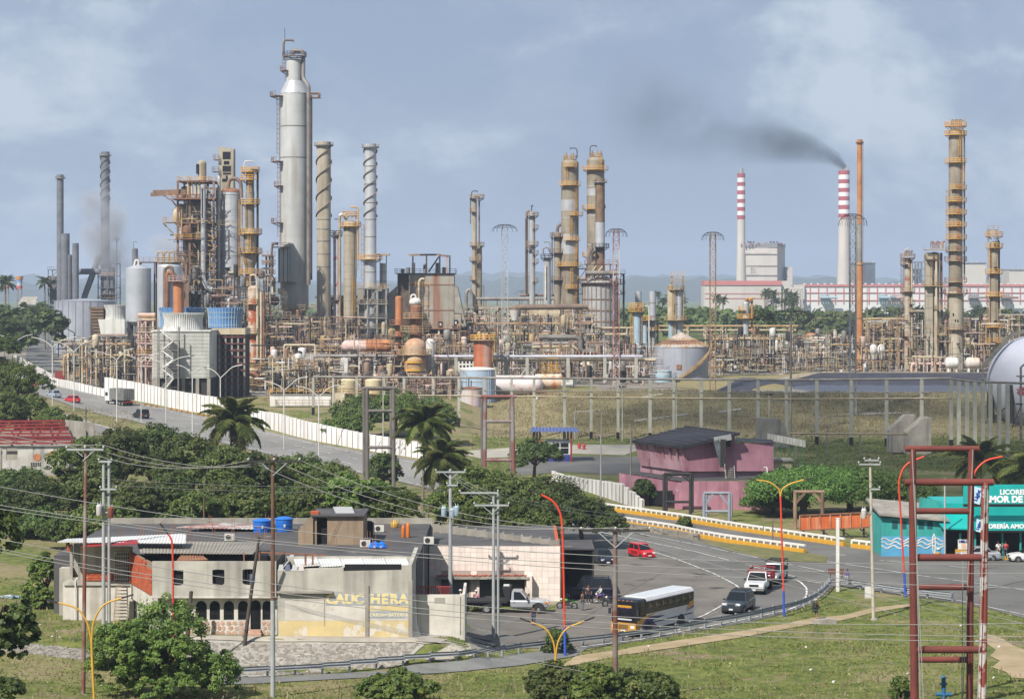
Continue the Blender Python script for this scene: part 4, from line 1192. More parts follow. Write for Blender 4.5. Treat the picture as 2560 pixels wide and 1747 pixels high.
for x0,x1,yt,yb,lab in((1402.6,1446.6,397,762,'first fat tan column with yellow zigzag ladders'),(1467,1511,391,None,'second fat tan column half behind a brown stack')):
 u=Unit('fat_column',lab,'column',(x0+x1)/2,8.0)
 u.shell(x0,x1,yt,None,m_tan,k=.5);u.bands((545,601)if x0<1450 else(466,540,612),h=.3,proud=.05,mt=m_gv)
 u.bands(range(430,740,22),h=.06,proud=.02,mt=m_tan)
 for k,(y0,y1)in enumerate(((500,528),(585,635))if x0<1450 else((472,490),)):
  Pt.lathe('cladding_patch',m_gv,u.o)([(u.r+.03,u.z(y1)),(u.r+.03,u.z(y0))],32,cap=False)
 pl=((418,(240,300)),(464,(215,325)),(539,(270,375)),(601,(240,320)),(665,(170,330)),(721,(250,330)))if x0<1450 else((425,(150,340)),(523,(150,260)),(640,(150,260)))
 for y,sc in pl:plat(u.o,u.z(y),u.r,sc,1.4,m_yl)
 ld=((418,460,250),(464,539,305),(539,601,275),(601,665,305),(665,721,278),(721,760,305))if x0<1450 else((392,425,300),)
 for y0,y1,a in ld:ladr(u.o,u.z(y1),u.z(y0),u.r,a)
 m=MB();random.seed(int(x0))
 for k in range(7):q=rnd(-1.8,1.8);m.cyl((q,-.5,u.z(yt+4)),(q,-.5,u.z(yt-rnd(4,16))),.22,n=8)
 m.build('top_nozzle',m_cg,u.o)
 plat(u.o,u.z(yt+2),1.5,'O',.6,m_cg)
 u.davit(x0+40 if x0<1450 else x0+8,yt-26,-17 if x0<1450 else 16,m_dk)
u=stack('brown and silver stack with fin remnants against second fat column',1488.5,1512,447,660,8.4,mat('scorched_stack',S(134,110,86),S(106,84,64),streak=S(80,62,50),st_amt=.6),(553,617),None,base=True)
Pt.lathe('cladding_sleeve',m_sv,u.o)([(u.r+.03,u.z(617)),(u.r+.03,u.z(556))],32,cap=False)
strakes(u,1488.5,1512,452,520,.55,1,m_tan,.3);u.plats([(619,'O')],mt=m_dk);u.pipe([(1488,625,-2),(1476,632,-2),(1474,655,-2)],.9,m_pp,'breeching_duct',2,12);u.pipe([(1480,620,-2.5),(1470,640,-2.5),(1472,660,-2.5)],.6,m_pb,'breeching_duct',2,12)
u=Unit('ribbed_heater','big cylindrical heater banded with steel ribs below brown stack','furnace',1500,8.6)
r=44/u.s;z=u.z
Pt.lathe('casing',m_gv,u.o)([(r,0),(r,z(707)),(r,z(707)),(r*.4,z(690))],24,cap=False)
for k in range(13):
 a=PI+PI*k/12;Pt.beam('rib',m_rb,u.o)(((r+.06)*cos(a),(r+.06)*sin(a),0),((r+.06)*cos(a),(r+.06)*sin(a),z(706)),.22)
for y in(714,748,776,803,822):band(u.o,z(y),r,.3,.14,m_rb)
plat(u.o,z(707),r,'O',1.0,m_rb);
for q in(1466,1485,1505,1524,1540):
 u.beam((q,706,-4),(q,660,-4),.35,m_ru,'post')
for a,b in(((1466,700),(1490,662)),((1510,662),(1535,700)),((1485,690),(1505,665))):u.beam((*a,-4.1),(*b,-4.1),.35,m_cm,'brace')
u.deck(1462,1545,660,-4.5,4,m_ru,m_rb);u.pipe([(1462,683,-4.5),(1545,683,-4.5)],.7,m_pp,'burner_duct')
frame(u,1528,1560,(685,710,735),0,4,1,m_dk,seed=8);frame(u,1446,1466,(672,700,735),0,4,1,m_dk,seed=9)
u=Unit('overhead_duct','long brown horizontal duct bending down left of the ribbed heater','duct',1380,9.4)
u.pipe([(1286,795,-1),(1286,768,-1),(1296,768,-1),(1470,766,-1)],.72,m_pb,'duct',2.2,14)
for q in(1300,1345,1400,1450):u.beam((q,770,-1),(q,930,-1),.4,m_rb,'post')
Pt.lathe('duct_end',m_pw2,u.o)([(.9,u.z(800)),(1.5,u.z(775))],16,(u.x(1287),-1,0));u.box(1325,1400,775,785,-1.5,3,m_cm,'screen_wall')
u=Unit('overhead_pipe_run','high grey pipe run passing behind the slender columns','pipe',1290,8.0)
u.pipe([(1182,747,0),(1408,747,0),(1411,752,0),(1411,800,0)],.55,m_pp,'pipe',1.2);u.pipe([(1300,738,1),(1385,738,1)],.35,m_rb)
for q in range(1215,1411,28):u.beam((q,747,0),(q,905,0),.35,m_rb,'post')
for q in range(1320,1405,7):u.pipe([(q,750,-.5),(q,768,-.5)],.22,random.choice([m_cm,m_pw2,m_rb]),'riser_pipe')
u=Unit('pale_blue_column','pale blue column crowned by a bright yellow railed platform','column',1593,9.2)
u.shell(1583,1603,779,None,m_lb2);u.plats([(778,'O'),(768,'O',.8)]);ladr(u.o,u.z(900),u.z(780),u.r,200);u.pipe([(1605,770,-1),(1605,900,-1)],.2,m_rb);u.pipe([(1612,765,-1),(1622,765,-1),(1622,880,-1)],.18,m_pw2)
u=Unit('blue_drum_column','narrow blue vertical drum right of pale blue column','column',1612,9.0);u.shell(1607,1618,800,None,m_lb2);u.plats([(800,'O')])
for px0,px1,lab in((1588,1604,'short silver flue behind the pale blue column'),(1623,1640,'short silver flue standing on a dark frame')):
 u=Unit('silver_flue',lab,'chimney',(px0+px1)/2,8.5);u.shell(px0,px1,728,802,m_sv,'open','flue');u.bands((757,790))
 frame(u,px0-3,px1+4,(802,828),-2,2,1,m_dk,seed=int(px0),rails=(px0>1600));u.shell(px0+1,px1-1,803,None,m_gv,'flat','burner_shell')
u=Unit('clad_column','cream box-clad tower joined to a silver column with upper cage','column',1690,8.8)
u.box(1669,1684,712,800,-1,1,m_cm,'duct_casing');u.shell(1687,1706,722,None,m_sv);u.bands((760,790));u.box(1671,1690,800,850,-1,1,m_lb2,'lower_casing')
plat(u.o,u.z(724),1.2,'O',1.3,m_cg);plat(u.o,u.z(800),1.3,'O',2.0,m_cg);frame(u,1680,1708,(690,706,724),-1.2,1.2,1,m_cg,seed=14,pw=.15,brace=False);ladr(u.o,u.z(850),u.z(724),1.1,250,m_cg)
u=Unit('small_tower','small silver tower with orange hooked pipes behind the cone tank','column',1864,8.4)
u.shell(1857,1872,754,None,m_sv);u.plats([(795,'O')],w=1.6);u.pipe([(1864,754,0),(1866,747,0),(1880,747,0),(1880,752,0),(1880,830,0)],.3,m_og,'overhead_pipe');u.pipe([(1872,752,-1),(1876,745,-1),(1886,745,-1)],.2,m_yl,'davit');u.plats([(775,'L')])
u=tank('cone_roof_tank','silver tank with a rusted pale blue cone roof and curved stair',1636,1771,866,9.6,m_tankg,'cone',830,mat('cone_roof_plate',S(186,198,204),S(176,140,96),rough=.8,scale=.35,streak=S(160,104,62),st_amt=.8,st_scale=1.0),seams=0)
Pt.lathe('rust_ring',m_ru,u.o)([(u.r*1.005,u.z(867)),(u.r*.62,u.z(850)),(u.r*.62,u.z(850)+.02),(u.r*1.005,u.z(866.5))],48,cap=False)
for k in range(22):
 a=PI+PI*k/21;Pt.beam('roof_rib',m_cg,u.o)((u.r*cos(a),u.r*sin(a),u.z(864)),(u.r*.45*cos(a),u.r*.45*sin(a),u.z(845)),.1)
a0=radians(250)
m=MB();N=26
for k in range(N):
 a=radians(lerp(262,352,k/(N-1)));zz=lerp(.3,u.z(868),k/(N-1))
 m.cbox((u.r*1.05*cos(a),u.r*1.05*sin(a),zz),(1.0,1.0,.25),a)
 m.beam((u.r*1.09*cos(a),u.r*1.09*sin(a),zz),(u.r*1.09*cos(a),u.r*1.09*sin(a),zz+1.1),.08)
m.build('stair',m_cg,u.o)
m=MB();a=radians(264);m.cbox((u.r*1.0*cos(a)-.4,u.r*1.0*sin(a)-.05,u.z(915)),(1.3,.2,1.2),a+PI/2);m.build('rust_patch',m_ru,u.o)
u=tank('small_tank','low pale drum tank in front of the cone roof tank',1636,1679,927,10.0,m_lb2,'cone',924,seams=1)
u=tank('grey_tank','grey tank with rusty rim and stair behind thin umbrella mast',1970,2046,845,8.2,m_tankg,'dome',840,m_ru,seams=2)
m=MB()
for k in range(18):
 a=radians(lerp(190,262,k/17));zz=lerp(u.z(848),.3,k/17);m.cbox((u.r*1.06*cos(a),u.r*1.06*sin(a),zz),(.9,.9,.2),a)
m.build('stair',m_pp,u.o)
u.shell(2014,2042,832,845,m_og,'dome','roof_drum')
m_flare=mat('flare_rust',S(190,138,92),S(166,108,66),rough=.8,scale=.3,spots=S(112,52,34),sp_scale=.16,sp_lo=.60,streak=S(206,190,166),st_amt=.5,st_scale=.8)
u=Unit('flare_stack','thin rust-orange flare stack rising in front of striped chimney','chimney',2149,9.0)
u.shell(2142.5,2156,349,None,m_flare,'open','flue',n=20)
Pt.lathe('sleeve',m_pp,u.o)([(u.r*1.05,u.z(655)),(u.r*1.05,u.z(560))],20,cap=False)
Pt.lathe('lower_section',m_flare,u.o)([(u.r*1.2,u.z(925)),(u.r*1.2,u.z(670)),(u.r*1.2,u.z(670)),(u.r,u.z(655))],20,cap=False)
u.bands((357,),h=.4,proud=.35,mt=m_ru);u.bands((661,794),r=u.r*1.2,h=.3,proud=.15,mt=m_cg);ladr(u.o,u.z(660),u.z(352),u.r,-10,m_rb,False);u.pipe([(2152,660,-1),(2168,668,0),(2168,925,0)],.1,m_pp,'guy_pipe')
u=Unit('peeling_column','slim column with peeling red paint and hooped pipe at top','column',2269,8.9)
u.shell(2261,2278,643,None,mat('red_peel',S(182,172,152),S(164,150,130),spots=S(158,92,72),sp_scale=.6,sp_lo=.55),'dome')
for y,sc in((645,'O'),(661,'L'),(729,'O'),(760,'R'),(780,'R'),(800,'L'),(840,'L')):plat(u.o,u.z(y),1.0,sc,1.1,m_rb,m_cg)
u.pipe([(2258,645,-.5),(2260,625,-.5),(2272,621,-.5)],.15,m_cm,'davit');ladr(u.o,u.z(800),u.z(645),1.0,190,m_rb);u.pipe([(2278,650,-.8),(2279,900,-.8)],.2,m_cm)
for k in range(5):u.pipe([(2260+k*4.5,640,-.5),(2260+k*4.5,628,-.5),(2264+k*4.5,628,-.5)],.16,m_pb,'top_nozzle',.3)
u=Unit('boxy_column','broad pale column with boxed riser and crowded top deck','column',2331,9.0)
u.shell(2325,2350,630,None,m_bg,y=.8);u.box(2313,2330,632,900,-1.2,1.2,m_bg,'duct_casing')
for y in(660,690,713,740,770,800,830,860):u.beam((2313,y,-1.25),(2330,y,-1.25),.06,m_tan,'seam')
u.pipe([(2337,640,-2.2),(2337,895,-2.2)],.32,m_cm,'riser_pipe');u.pipe([(2353,632,0),(2354,790,0)],.35,m_ru,'riser_pipe')
u.deck(2311,2364,624,-2.5,2.5,m_cg,m_lb2);u.deck(2312,2345,648,-2.8,1,m_rb,m_cg);u.deck(2308,2352,714,-2.8,1,m_cg,m_cg);u.deck(2333,2362,772,-2.8,1,m_cg,m_cg);u.deck(2340,2362,835,-2.8,1,m_cg,m_cg)
for k in range(7):u.pipe([(2327+k*5,622,0),(2327+k*5,604+3*(k%3),0),(2333+k*5,604+3*(k%3),0)],.2,random.choice([m_ru,m_cg,m_pp]),'top_nozzle',.3)
ladr(u.o,u.z(714),u.z(648),2,255,m_rb)
u=Unit('manway_column','tall dirty column stacked with yellow platforms and round rusty manways','column',2389,9.0)
u.shell(2372,2406,322,None,m_tan,k=.4)
m=MB();r2=40/2/9.0;m.lathe([(r2,0),(r2,u.z(740)),(r2,u.z(740)),(u.r,u.z(728))],32,cap=False);m.build('lower_shell',m_bg,u.o)
for y,sc in((316,'O'),(338,'O'),(407,(170,345)),(473,(230,355)),(504,(200,355)),(535,(200,355)),(566,(195,355)),(597,(195,355)),(627,(195,355)),(652,(170,365)),(705,(150,355)),(733,'O'),(823,(170,350))):
 plat(u.o,u.z(y),u.r if y<730 else r2,sc,1.15,m_yl if y<600 else m_cg,m_yl if y<600 else m_rb)
for y in(466,497,528,559,590,620,646,725):
 m=MB();q=u.x(2393);m.cyl((q,-u.r-.35,u.z(y)),(q,-u.r+.3,u.z(y)),.62,n=16);m.build('manway',m_ru,u.o)
ladr(u.o,u.z(407),u.z(338),u.r,290);ladr(u.o,u.z(473),u.z(407),u.r,318);ladr(u.o,u.z(652),u.z(473),u.r,195,m_cg);ladr(u.o,u.z(900),u.z(733),r2,200,m_rb)
for k in range(6):u.pipe([(2378+k*5,322,0),(2378+k*5,300+4*(k%2),0),(2384+k*5,300,0)],.22,random.choice([m_cg,m_pp,m_rb]),'top_nozzle',.4)
u.box(2378,2381,783,788,-r2-.05,0,m_bk,'vent_opening');u.box(2383,2386,798,804,-r2-.05,0,m_bk,'vent_opening');u.box(2389,2392,799,805,-r2-.05,0,m_bk,'vent_opening')
u.pipe([(2404,325,-1),(2409,330,-1),(2411,700,0)],.22,m_pp,'riser_pipe')
u=Unit('end_column','dirty tan column with black manholes near the white sphere','column',2485,9.0)
u.shell(2475,2496,603,None,m_tan)
for y,sc in((590,'O'),(619,(190,380)),(683,(150,370)),(740,(180,380)),(817,'O'),(855,'O')):plat(u.o,u.z(y),u.r,sc,1.3,m_yl,m_yl)
for y in(612,672,805):Pt.cyl('manway',m_bk,u.o)((.2,-u.r-.2,u.z(y)),(.2,-u.r+.3,u.z(y)),.55,n=14)
frame(u,2472,2492,(575,590),-1,1,1,m_cg,seed=15,pw=.15,brace=False);u.pipe([(2495,600,0),(2498,605,0),(2498,770,0)],.22,m_dk,'riser_pipe');ladr(u.o,u.z(683),u.z(619),u.r,215);ladr(u.o,u.z(830),u.z(740),u.r,200,m_rb)
for px0,px1,y0,y1,lab in((2362,2398,893,921,'white horizontal drum at the foot of the manway column'),(2413,2452,893,921,'rust-streaked horizontal drum right of the white one')):
 u=Unit('horizontal_drum',lab,'drum',(px0+px1)/2,9.5,base=930);r=(y1-y0)/2/u.s;zz=u.z((y0+y1)/2);hl=(px1-px0)/2/u.s
 m=MB();prof=[(1e-4,-hl)]+[(r*sin(PI/2*i/5),-hl+r*.6*(1-cos(PI/2*i/5)))for i in range(1,6)];prof=prof+[(a,-b)for a,b in reversed(prof)]
 m.lathe(prof,24,cap=False);m.v=[(b,a*.999,c+0)for a,c,b in[(p[0],p[1],p[2])for p in m.v]];m.v=[(p[0],p[2],p[1]+zz)for p in[(q[0],q[1],q[2])for q in m.v]]
 m.build('shell',m_wh if px0<2400 else mat('rust_streak_white',S(214,206,194),S(196,184,170),streak=S(186,120,70),st_amt=.9,st_scale=.8),u.o)
 for q in(px0+8,px1-8):u.box(q-2,q+2,y1-4,930,-.6,.6,m_wh,'saddle')
for px,lab in((2183,'left of two white egg-shaped drums by the flare stack'),(2203,'right of two white egg-shaped drums by the flare stack')):
 u=Unit('egg_drum',lab,'drum',px,9.0);Pt.sphere('shell',m_wh,u.o)((0,0,u.z(874)),1.15,18,12,1.3)
 Pt.lathe('outlet_cone',m_pw2,u.o)([(.3,u.z(898)),(.7,u.z(884))],12);u.beam((px,890,.3),(px,935,.3),.5,m_cg,'post')
m_red_white=mat('faded_red_white_steel',S(192,184,178),S(150,100,94),scale=.25,lo=.45,hi=.52)
lattice_mast('pale lattice mast with umbrella head left of slender grey column',1262,567,15,11.0,(64,12),m_gv,m_gv)
lattice_mast('faded red lattice mast with umbrella head by the ribbed heater',1540.5,577,15,11.0,(56,14),m_red_white,m_red_white)
lattice_mast('brown lattice mast with umbrella head left of power plant block',1782,585,14,10.4,(57,14),m_rb,m_cg)
lattice_mast('grey lattice mast with umbrella head beside the rust flare stack',2132,541,15,12.4,(72,20),m_gv,m_gv)
u=Unit('umbrella_mast','slim grey pole carrying a wide flat umbrella of black rods','mast',1977,13.2)
u.pipe([(1977,1098,0),(1977,782,0)],.2,m_pp,'pole');umbrella(u.o,u.z(782),62/u.s,18/u.s,m_dk,22,.06)
lattice_mast('small hazy lattice mast with umbrella far behind the slender columns',1305,728,4,5.0,(34,8),m_rb)
# -- racks, drums and pipework of the refinery floor
rack('cream pipe rack on white legs behind the shipping containers',170,312,10.6,(864,892),5,4,5,m_cm,1)
rack('grey pipe rack between the silver silo and the small cooling tower',240,400,9.6,(842,872,905),5,5,5,m_pp,2)
rack('rusty three-deck rack beneath the tallest column',640,830,9.9,(872,905,940),5,6,7,m_rb,3)
rack('pink and rust rack at the foot of the beige finned chimney',800,905,9.1,(745,775,805,840),6,4,6,m_rb,4,mats=[m_pk,m_rb,m_pq,m_ru,m_pb])
rack('long rust-beige rack left of the boiler casing',770,1010,10.2,(868,886,905),6,8,7,m_rb,5,mats=[m_pq,m_ru,m_pk,m_pq,m_pw2])
rack('white pipe rack in front of the orange drums',745,1090,10.9,(893,918),5,9,6,m_pw2,6,mats=[m_pw2,m_pq,m_pk,m_pp])
rack('beige pipe rack between twin towers and pale lattice mast',1160,1300,8.5,(772,800,828),6,5,7,m_cm,7)
rack('cream two-level rack under the brown horizontal duct',1270,1480,8.9,(790,815),6,7,7,m_cm,8,mats=[m_pq,m_pq,m_pp,m_pb])
rack('grey crowded rack at the foot of first fat column',1180,1470,9.2,(812,838),7,9,8,m_pp,9)
rack('low brown rack ahead of the ribbed heater',1290,1500,9.5,(860,884),6,7,7,m_rb,10,mats=[m_pk,m_rb,m_pp,m_pq])
rack('yellowish rack running from ribbed heater to pale blue column',1440,1600,8.8,(822,838),5,5,5,m_cg,11,mats=[m_pq,m_cg,m_pq])
rack('cream rack behind the cone roof tank',1590,1980,8.3,(818,828),5,9,4,m_cm,12,mats=[m_pq,m_pw2,m_cg])
rack('brown rack of air coolers right of the cone roof tank',1790,1936,8.9,(850,872,895,915),7,6,7,m_dk,13,mats=[m_pp,m_dk,m_pq,m_cg])
rack('low cream rack behind the thin umbrella mast',1930,2060,8.7,(885,905),5,5,6,m_cg,14)
rack('rust and cream rack left of the flare stack',2040,2140,8.5,(848,872,895),6,4,7,m_cg,15,mats=[m_pq,m_rb,m_pw2,m_pk])
rack('dense tan rack between flare stack and peeling column',2165,2262,8.6,(800,822,850,880,905),6,5,7,m_cg,16,mats=[m_pq,m_cg,m_rb])
rack('dark rack between peeling column and boxy column',2275,2325,8.3,(780,812,850,890),6,3,7,m_dk,17)
rack('red handrailed rack right of the manway column',2400,2480,8.4,(800,828,850,880),6,4,7,m_rb,18,mats=[m_pk,m_pk,m_rb,m_pw2])
rack('low pink rack below the boxy column',2290,2370,9.4,(895,912),4,4,4,m_pk,19,mats=[m_pk,m_pk,m_pq])
rack('cream rack behind the white sphere',2470,2600,8.0,(790,815,850),6,5,7,m_cg,20)
u=Unit('lavender_pipeline','long lavender pipeline with faded red bands on concrete bents','pipe',1350,11.0)
u.pipe([(1086,891,0),(1606,891,0)],.34,m_pipel,'pipe',n=14);u.pipe([(1086,900,1),(1640,900,1)],.3,m_cm,'pipe',n=12)
for q in(1140,1265,1318,1420,1512,1590):u.box(q-4,q+4,894,955,-.4,1.4,m_cp,'bent')
for q in(1318,1265):u.beam((q,915,.5),(q-20,945,.5),.2,m_pw2,'brace');u.beam((q,915,.5),(q+20,945,.5),.2,m_pw2,'brace')
u=Unit('looped_pipe','thick grey pipe dropping in a bend right of the rust tank','pipe',1400,10.5)
u.pipe([(1348,843,0),(1440,843,0),(1451,850,0),(1451,880,0),(1480,880,0),(1488,884,0),(1488,925,0)],.62,m_pp,'pipe',1.6,14);u.pipe([(1360,856,.5),(1420,856,.5)],.4,m_pw2,'pipe');u.pipe([(1330,868,.5),(1435,866,.5),(1450,880,.5)],.35,m_pq,'pipe')
for q in(1352,1375,1400,1425,1465):u.beam((q,846,0),(q,945,0),.3,m_rb,'post')
for q in range(1395,1490,9):u.pipe([(q,878,-1),(q-2,900,-1)],.16,random.choice([m_og,m_pk,m_pw2]),'riser_pipe')
for px0,px1,y0,y1,lab in((920,968,848,880,'orange horizontal drum half hidden behind the white rack'),(868,916,850,880,'pinkish horizontal drum left of the orange one')):
 u=Unit('horizontal_drum',lab,'drum',(px0+px1)/2,10.8);r=(y1-y0)/2/u.s;zz=u.z((y0+y1)/2);hl=(px1-px0)/2/u.s
 m=MB();m.cyl((-hl,0,zz),(hl,0,zz),r,n=20);m.sphere((hl,0,zz),r*.98,16,8);m.sphere((-hl,0,zz),r*.98,16,8);m.build('shell',m_og if px0>917 else m_pk,u.o)
 for q in(px0+6,px1-6):u.box(q-3,q+3,y1-4,945,-.8,.8,m_cn,'saddle')
m_rt=mat('rust_tank_plate',S(186,108,66),S(160,84,50),scale=.25,streak=S(196,190,184),st_amt=.6,st_scale=.3)
u=tank('rust_tank','rust-red tank with a yellow railed roof behind the blue tank',1184,1233,853,11.1,m_rt,'dome',848,ybase=955)
plat(u.o,u.z(850),u.r,'O',.8,m_cg,m_yl);ladr(u.o,u.z(905),u.z(850),u.r,330,m_yl)
m_bt=mat('blue_grey_tank',S(172,190,206),S(158,174,192),rough=.55,scale=.1,streak=S(140,150,160),st_amt=.4)
u=tank('blue_tank','pale blue domed tank among the refinery pipes',1149,1238,923,11.6,m_bt,'dome',917,m_wh,ybase=1026,seams=2);u.pipe([(1166,1020,-4.2),(1166,930,-4.2),(1160,926,-4.2)],.15,m_bt,'pipe');ladr(u.o,.2,u.z(924),u.r,310,m_bt,False)
m_st=mat('rust_streaked_cream',S(196,190,180),S(188,176,190),scale=.15,streak=S(196,112,50),st_amt=.95,st_scale=.42,rough=.7)
u=tank('stained_tank','small cream and lilac tank with heavy orange rust streaks',1150,1206,970,11.9,m_st,'cone',965,m_ru,ybase=1034,seams=2)
u.box(1154,1162,1022,1030,-2.0,-1.4,m_bk,'manway');u.pipe([(1150,955,0),(1206,955,0)],.08);u.pipe([(1178,967,0),(1178,950,0)],.1,m_dk,'vent')
m_peel=mat('peeling_pink_white',S(224,216,212),S(206,192,190),rough=.7,scale=.3,spots=S(200,116,116),sp_scale=.5,sp_lo=.56)
u=Unit('bullet_tank','long horizontal white tank peeling to pink and orange','tank',1322,11.4);r=24/u.s;zz=u.z(962)
m=MB();m.cyl((u.x(1240),0,zz),(u.x(1335),0,zz),r,n=28);m.sphere((u.x(1335),0,zz),r*.98,18,10);m.build('shell',m_peel,u.o)
Pt.cyl('second_shell',mat('peeling_orange',S(222,206,190),S(208,170,130),spots=S(202,120,60),sp_scale=.6,sp_lo=.54),u.o)((u.x(1338),2.5,zz+.6),(u.x(1404),2.5,zz+.6),r*.8,n=24)
for q in(1255,1320,1360):u.box(q-3,q+3,980,1015,-1,1,m_wh,'saddle')
u.beam((1338,975,-1.5),(1404,984,-1.5),.4,m_rb,'beam')
u=Unit('stepped_platform','white block platform with rails beside the long peeling tank','platform',1360,11.6);u.box(1340,1352,990,1030,-1,1,m_wh,'wall');u.box(1344,1400,990,1008,0,3,m_pk,'wall');u.deck(1344,1398,992,-1.5,2,m_rb)
u=Unit('yellow_scaffold','bright yellow scaffold cage above the long peeling tank','scaffold',1373,10.7);frame(u,1352,1392,(896,912,928,944),-2,1,3,m_yl,seed=31,pw=.22)
u=Unit('white_block_building','low white building with black square vents left of blue tank','building',1163,10.9);u.box(1145,1186,898,945,0,4,m_wh,'wall')
for i in range(4):
 for j in range(3):u.box(1149+i*9,1154+i*9,903+j*10,908+j*10,-.04,.3,m_bk,'vent_opening')
m_tank_y=mat('faded_yellow_drum',S(204,192,156),S(186,168,130),scale=.3,streak=S(150,110,76),st_amt=.4)
for px0,px1,yt,yb,lab in((843,893,958,985,'faded yellow drum tank behind the first dark gantry frame'),(912,955,958,983,'second faded yellow drum right of the first')):
 u=Unit('drum_tank',lab,'tank',(px0+px1)/2,12.0);u.shell(px0,px1,yt-12,None,m_tank_y,'dome',k=.2);u.plats([(yt+25,'F')],mt=m_cg);u.bands((970,),h=.12)
u=Unit('plinth_building','white rendered plinth with yellow handrails behind the roadside wall','building',748,12.2)
Pt.box('wall',m_wh,u.o)(u.x(676),-1,0,u.x(828),6,u.z(984));u.deck(676,828,984,-1.2,6,m_cn,m_yl);u.deck(692,826,1012,-2.4,-1,m_cn,m_cg)
Pt.box('wall',m_cm,u.o)(u.x(830),-1,0,u.x(862),5,u.z(984));Pt.box('dark_recess',m_dk,u.o)(u.x(730),-1.1,u.z(1030),u.x(790),-.95,u.z(1014))
for px0,px1,yt,lab,mt in((700,712,930,'slim white drum on the yellow-railed plinth',m_pw2),(720,740,905,'grey cylinder among pipes on the plinth',m_gv),(762,790,905,'larger grey cylinder with yellow deck on the plinth',m_gv),(800,826,940,'white domed vessel near the plinth edge',m_pw2)):
 u=Unit('plinth_vessel',lab,'vessel',(px0+px1)/2,11.4);u.shell(px0,px1,yt,None,mt);u.plats([(yt+22,'O')],mt=m_cg)
u=Unit('portal_pipe','cream square pipe portal in front of the tallest column','pipe',750,11.0)
for a,b in((713,790),):u.pipe([(a,905,-2),(a,862,-2),(b,862,-2),(b,905,-2)],.25,m_cm,'pipe',.3);u.pipe([(730,862,-2),(730,880,-2)],.2,m_cm);u.beam((713,876,-2),(726,862,-2),.2,m_cm)
u=Unit('white_crane_cab','small white machine cabin with white railings on the rack','machine',860,11.3);u.box(852,870,895,928,-1,1.5,m_wh,'cabin');u.deck(823,870,928,-2,1,m_wh,m_wh);Pt.lathe('base_bowl',m_wh,u.o)([(.9,u.z(942)),(1.3,u.z(930))],16,(u.x(866),-1,0));u.deck(823,852,912,-2,1,m_wh,m_wh)
m_cr=mat('container_red',S(184,92,66),S(166,78,58),rough=.7,streak=S(140,70,50),st_amt=.4)
def container(label,px,py,L_,col,rz=0.0):
 p=G(px,py,300);t=thing('shipping_container',label,'container',p,rz)
 Pt.box('body',col,t)(-L_/2,-1.2,0.1,L_/2,1.2,2.5)
 n=int(L_/.45)
 for k in range(n):
  m=MB();x=-L_/2+.2+k*(L_-.4)/(n-1);m.box(x-.1,-1.26,.2,x+.1,-1.2,2.4);m.build('rib',col,t)
 for x in(-L_/2,L_/2):
  for y in(-1.2,1.2):Pt.cbox('corner_post',col,t)((x,y,1.3),(.18,.18,2.6))
container('long rust-red shipping container behind the roadside wall',236,942,5.6,m_cr)
container('shorter rust-red shipping container left of the silo leg',287,940,3.6,m_cr)
container('dark red container with pale lettering near the stepped wall',155,953,2.8,mat('container_dark_red',S(150,62,56),S(128,54,50)))
container('yellow shipping container beside the stepped wall',173,930,2.4,m_yl)
p=G(199,948,300);t=thing('excavator','yellow excavator parked by the red containers','excavator',p)
Pt.box('track',m_dk,t)(-.9,-.6,0,.9,.6,.6);m=MB();m.box(-.8,-.6,.65,.9,.6,1.5);m.box(-.7,-.55,1.5,.1,.55,2.3);m.build('body',m_yl,t)
m=MB();m.beam((.5,0,1.3),(.2,0,3.4),.3);m.beam((.2,0,3.4),(-1.2,0,2.6),.25);m.beam((-1.2,0,2.6),(-1.3,0,1.4),.2);m.build('boom',m_yl,t);Pt.cbox('bucket',m_dk,t)((-1.35,0,1.2),(.6,.7,.5))
o=MB();o.sphere((0,0,.6),1.0,14,8,.8);tag(o.build('white_sack',m_wh,None,G(216,944,300)),'rounded white bulk sack beside the yellow excavator','sack')
p=G(74,800,500);u=Unit('guard_house','white gabled house at the end of the refinery street','building',70,5.6);u.box(48,88,760,860,0,10,m_wh,'wall');Pt.prism('roof',m_cn,u.o)([(u.x(46),-1,u.z(762)),(u.x(90),-1,u.z(762)),(u.x(88),5,u.z(744)),(u.x(50),5,u.z(744))],(0,.1,.4));u.box(52,86,770,776,-.05,.2,mat('red_trim',S(170,80,74)),'trim');u.box(58,80,785,800,-.05,.2,m_dk,'window')
RM=[m_rb,m_ru,m_pq,m_pb,m_cg,m_pk,m_dk,m_pp]
clutter('tangle of rusty pipes and valves under the tallest column',640,900,790,9.2,10.8,1150,1,RM)
clutter('tangle of pink and rust pipes at the base of beige column',795,905,745,8.7,9.3,500,2,RM)
clutter('tangle of rust pipes around the boiler casing',880,1150,835,9.4,11.0,1000,3,RM)
clutter('low thicket of beige pipes below the twin towers and fat columns',1140,1480,770,8.0,9.4,1250,4)
clutter('low thicket of grey and cream pipes near the lavender pipeline',1100,1620,858,9.2,10.4,1400,5,[m_pp,m_pq,m_dk,m_rb,m_pw2,m_pk])
clutter('thicket of dark and cream pipes right of the cone roof tank',1770,2140,835,8.0,9.4,1200,6,[m_pp,m_pq,m_dk,m_cg,m_pw2,m_rb])
clutter('thicket of tan and pink pipes below the right-hand columns',2150,2500,800,7.6,9.2,1300,7,[m_pq,m_pk,m_cg,m_rb,m_dk,m_pw2])
clutter('thicket of pipes behind the white sphere',2480,2700,790,7.6,8.8,500,8)
clutter('grey pipework round the silo and small cooling tower',160,400,850,9.0,10.8,700,9,[m_pp,m_cm,m_dk,m_cn,m_cg])
clutter('pipework round the regenerator vessel and yellow decks',540,680,690,9.6,10.6,700,10,RM)
clutter('rust pipes on the plinth beside yellow railings',660,830,895,11.0,12.2,800,11,[m_cg,m_rb,m_pp,m_pq,m_pw2])
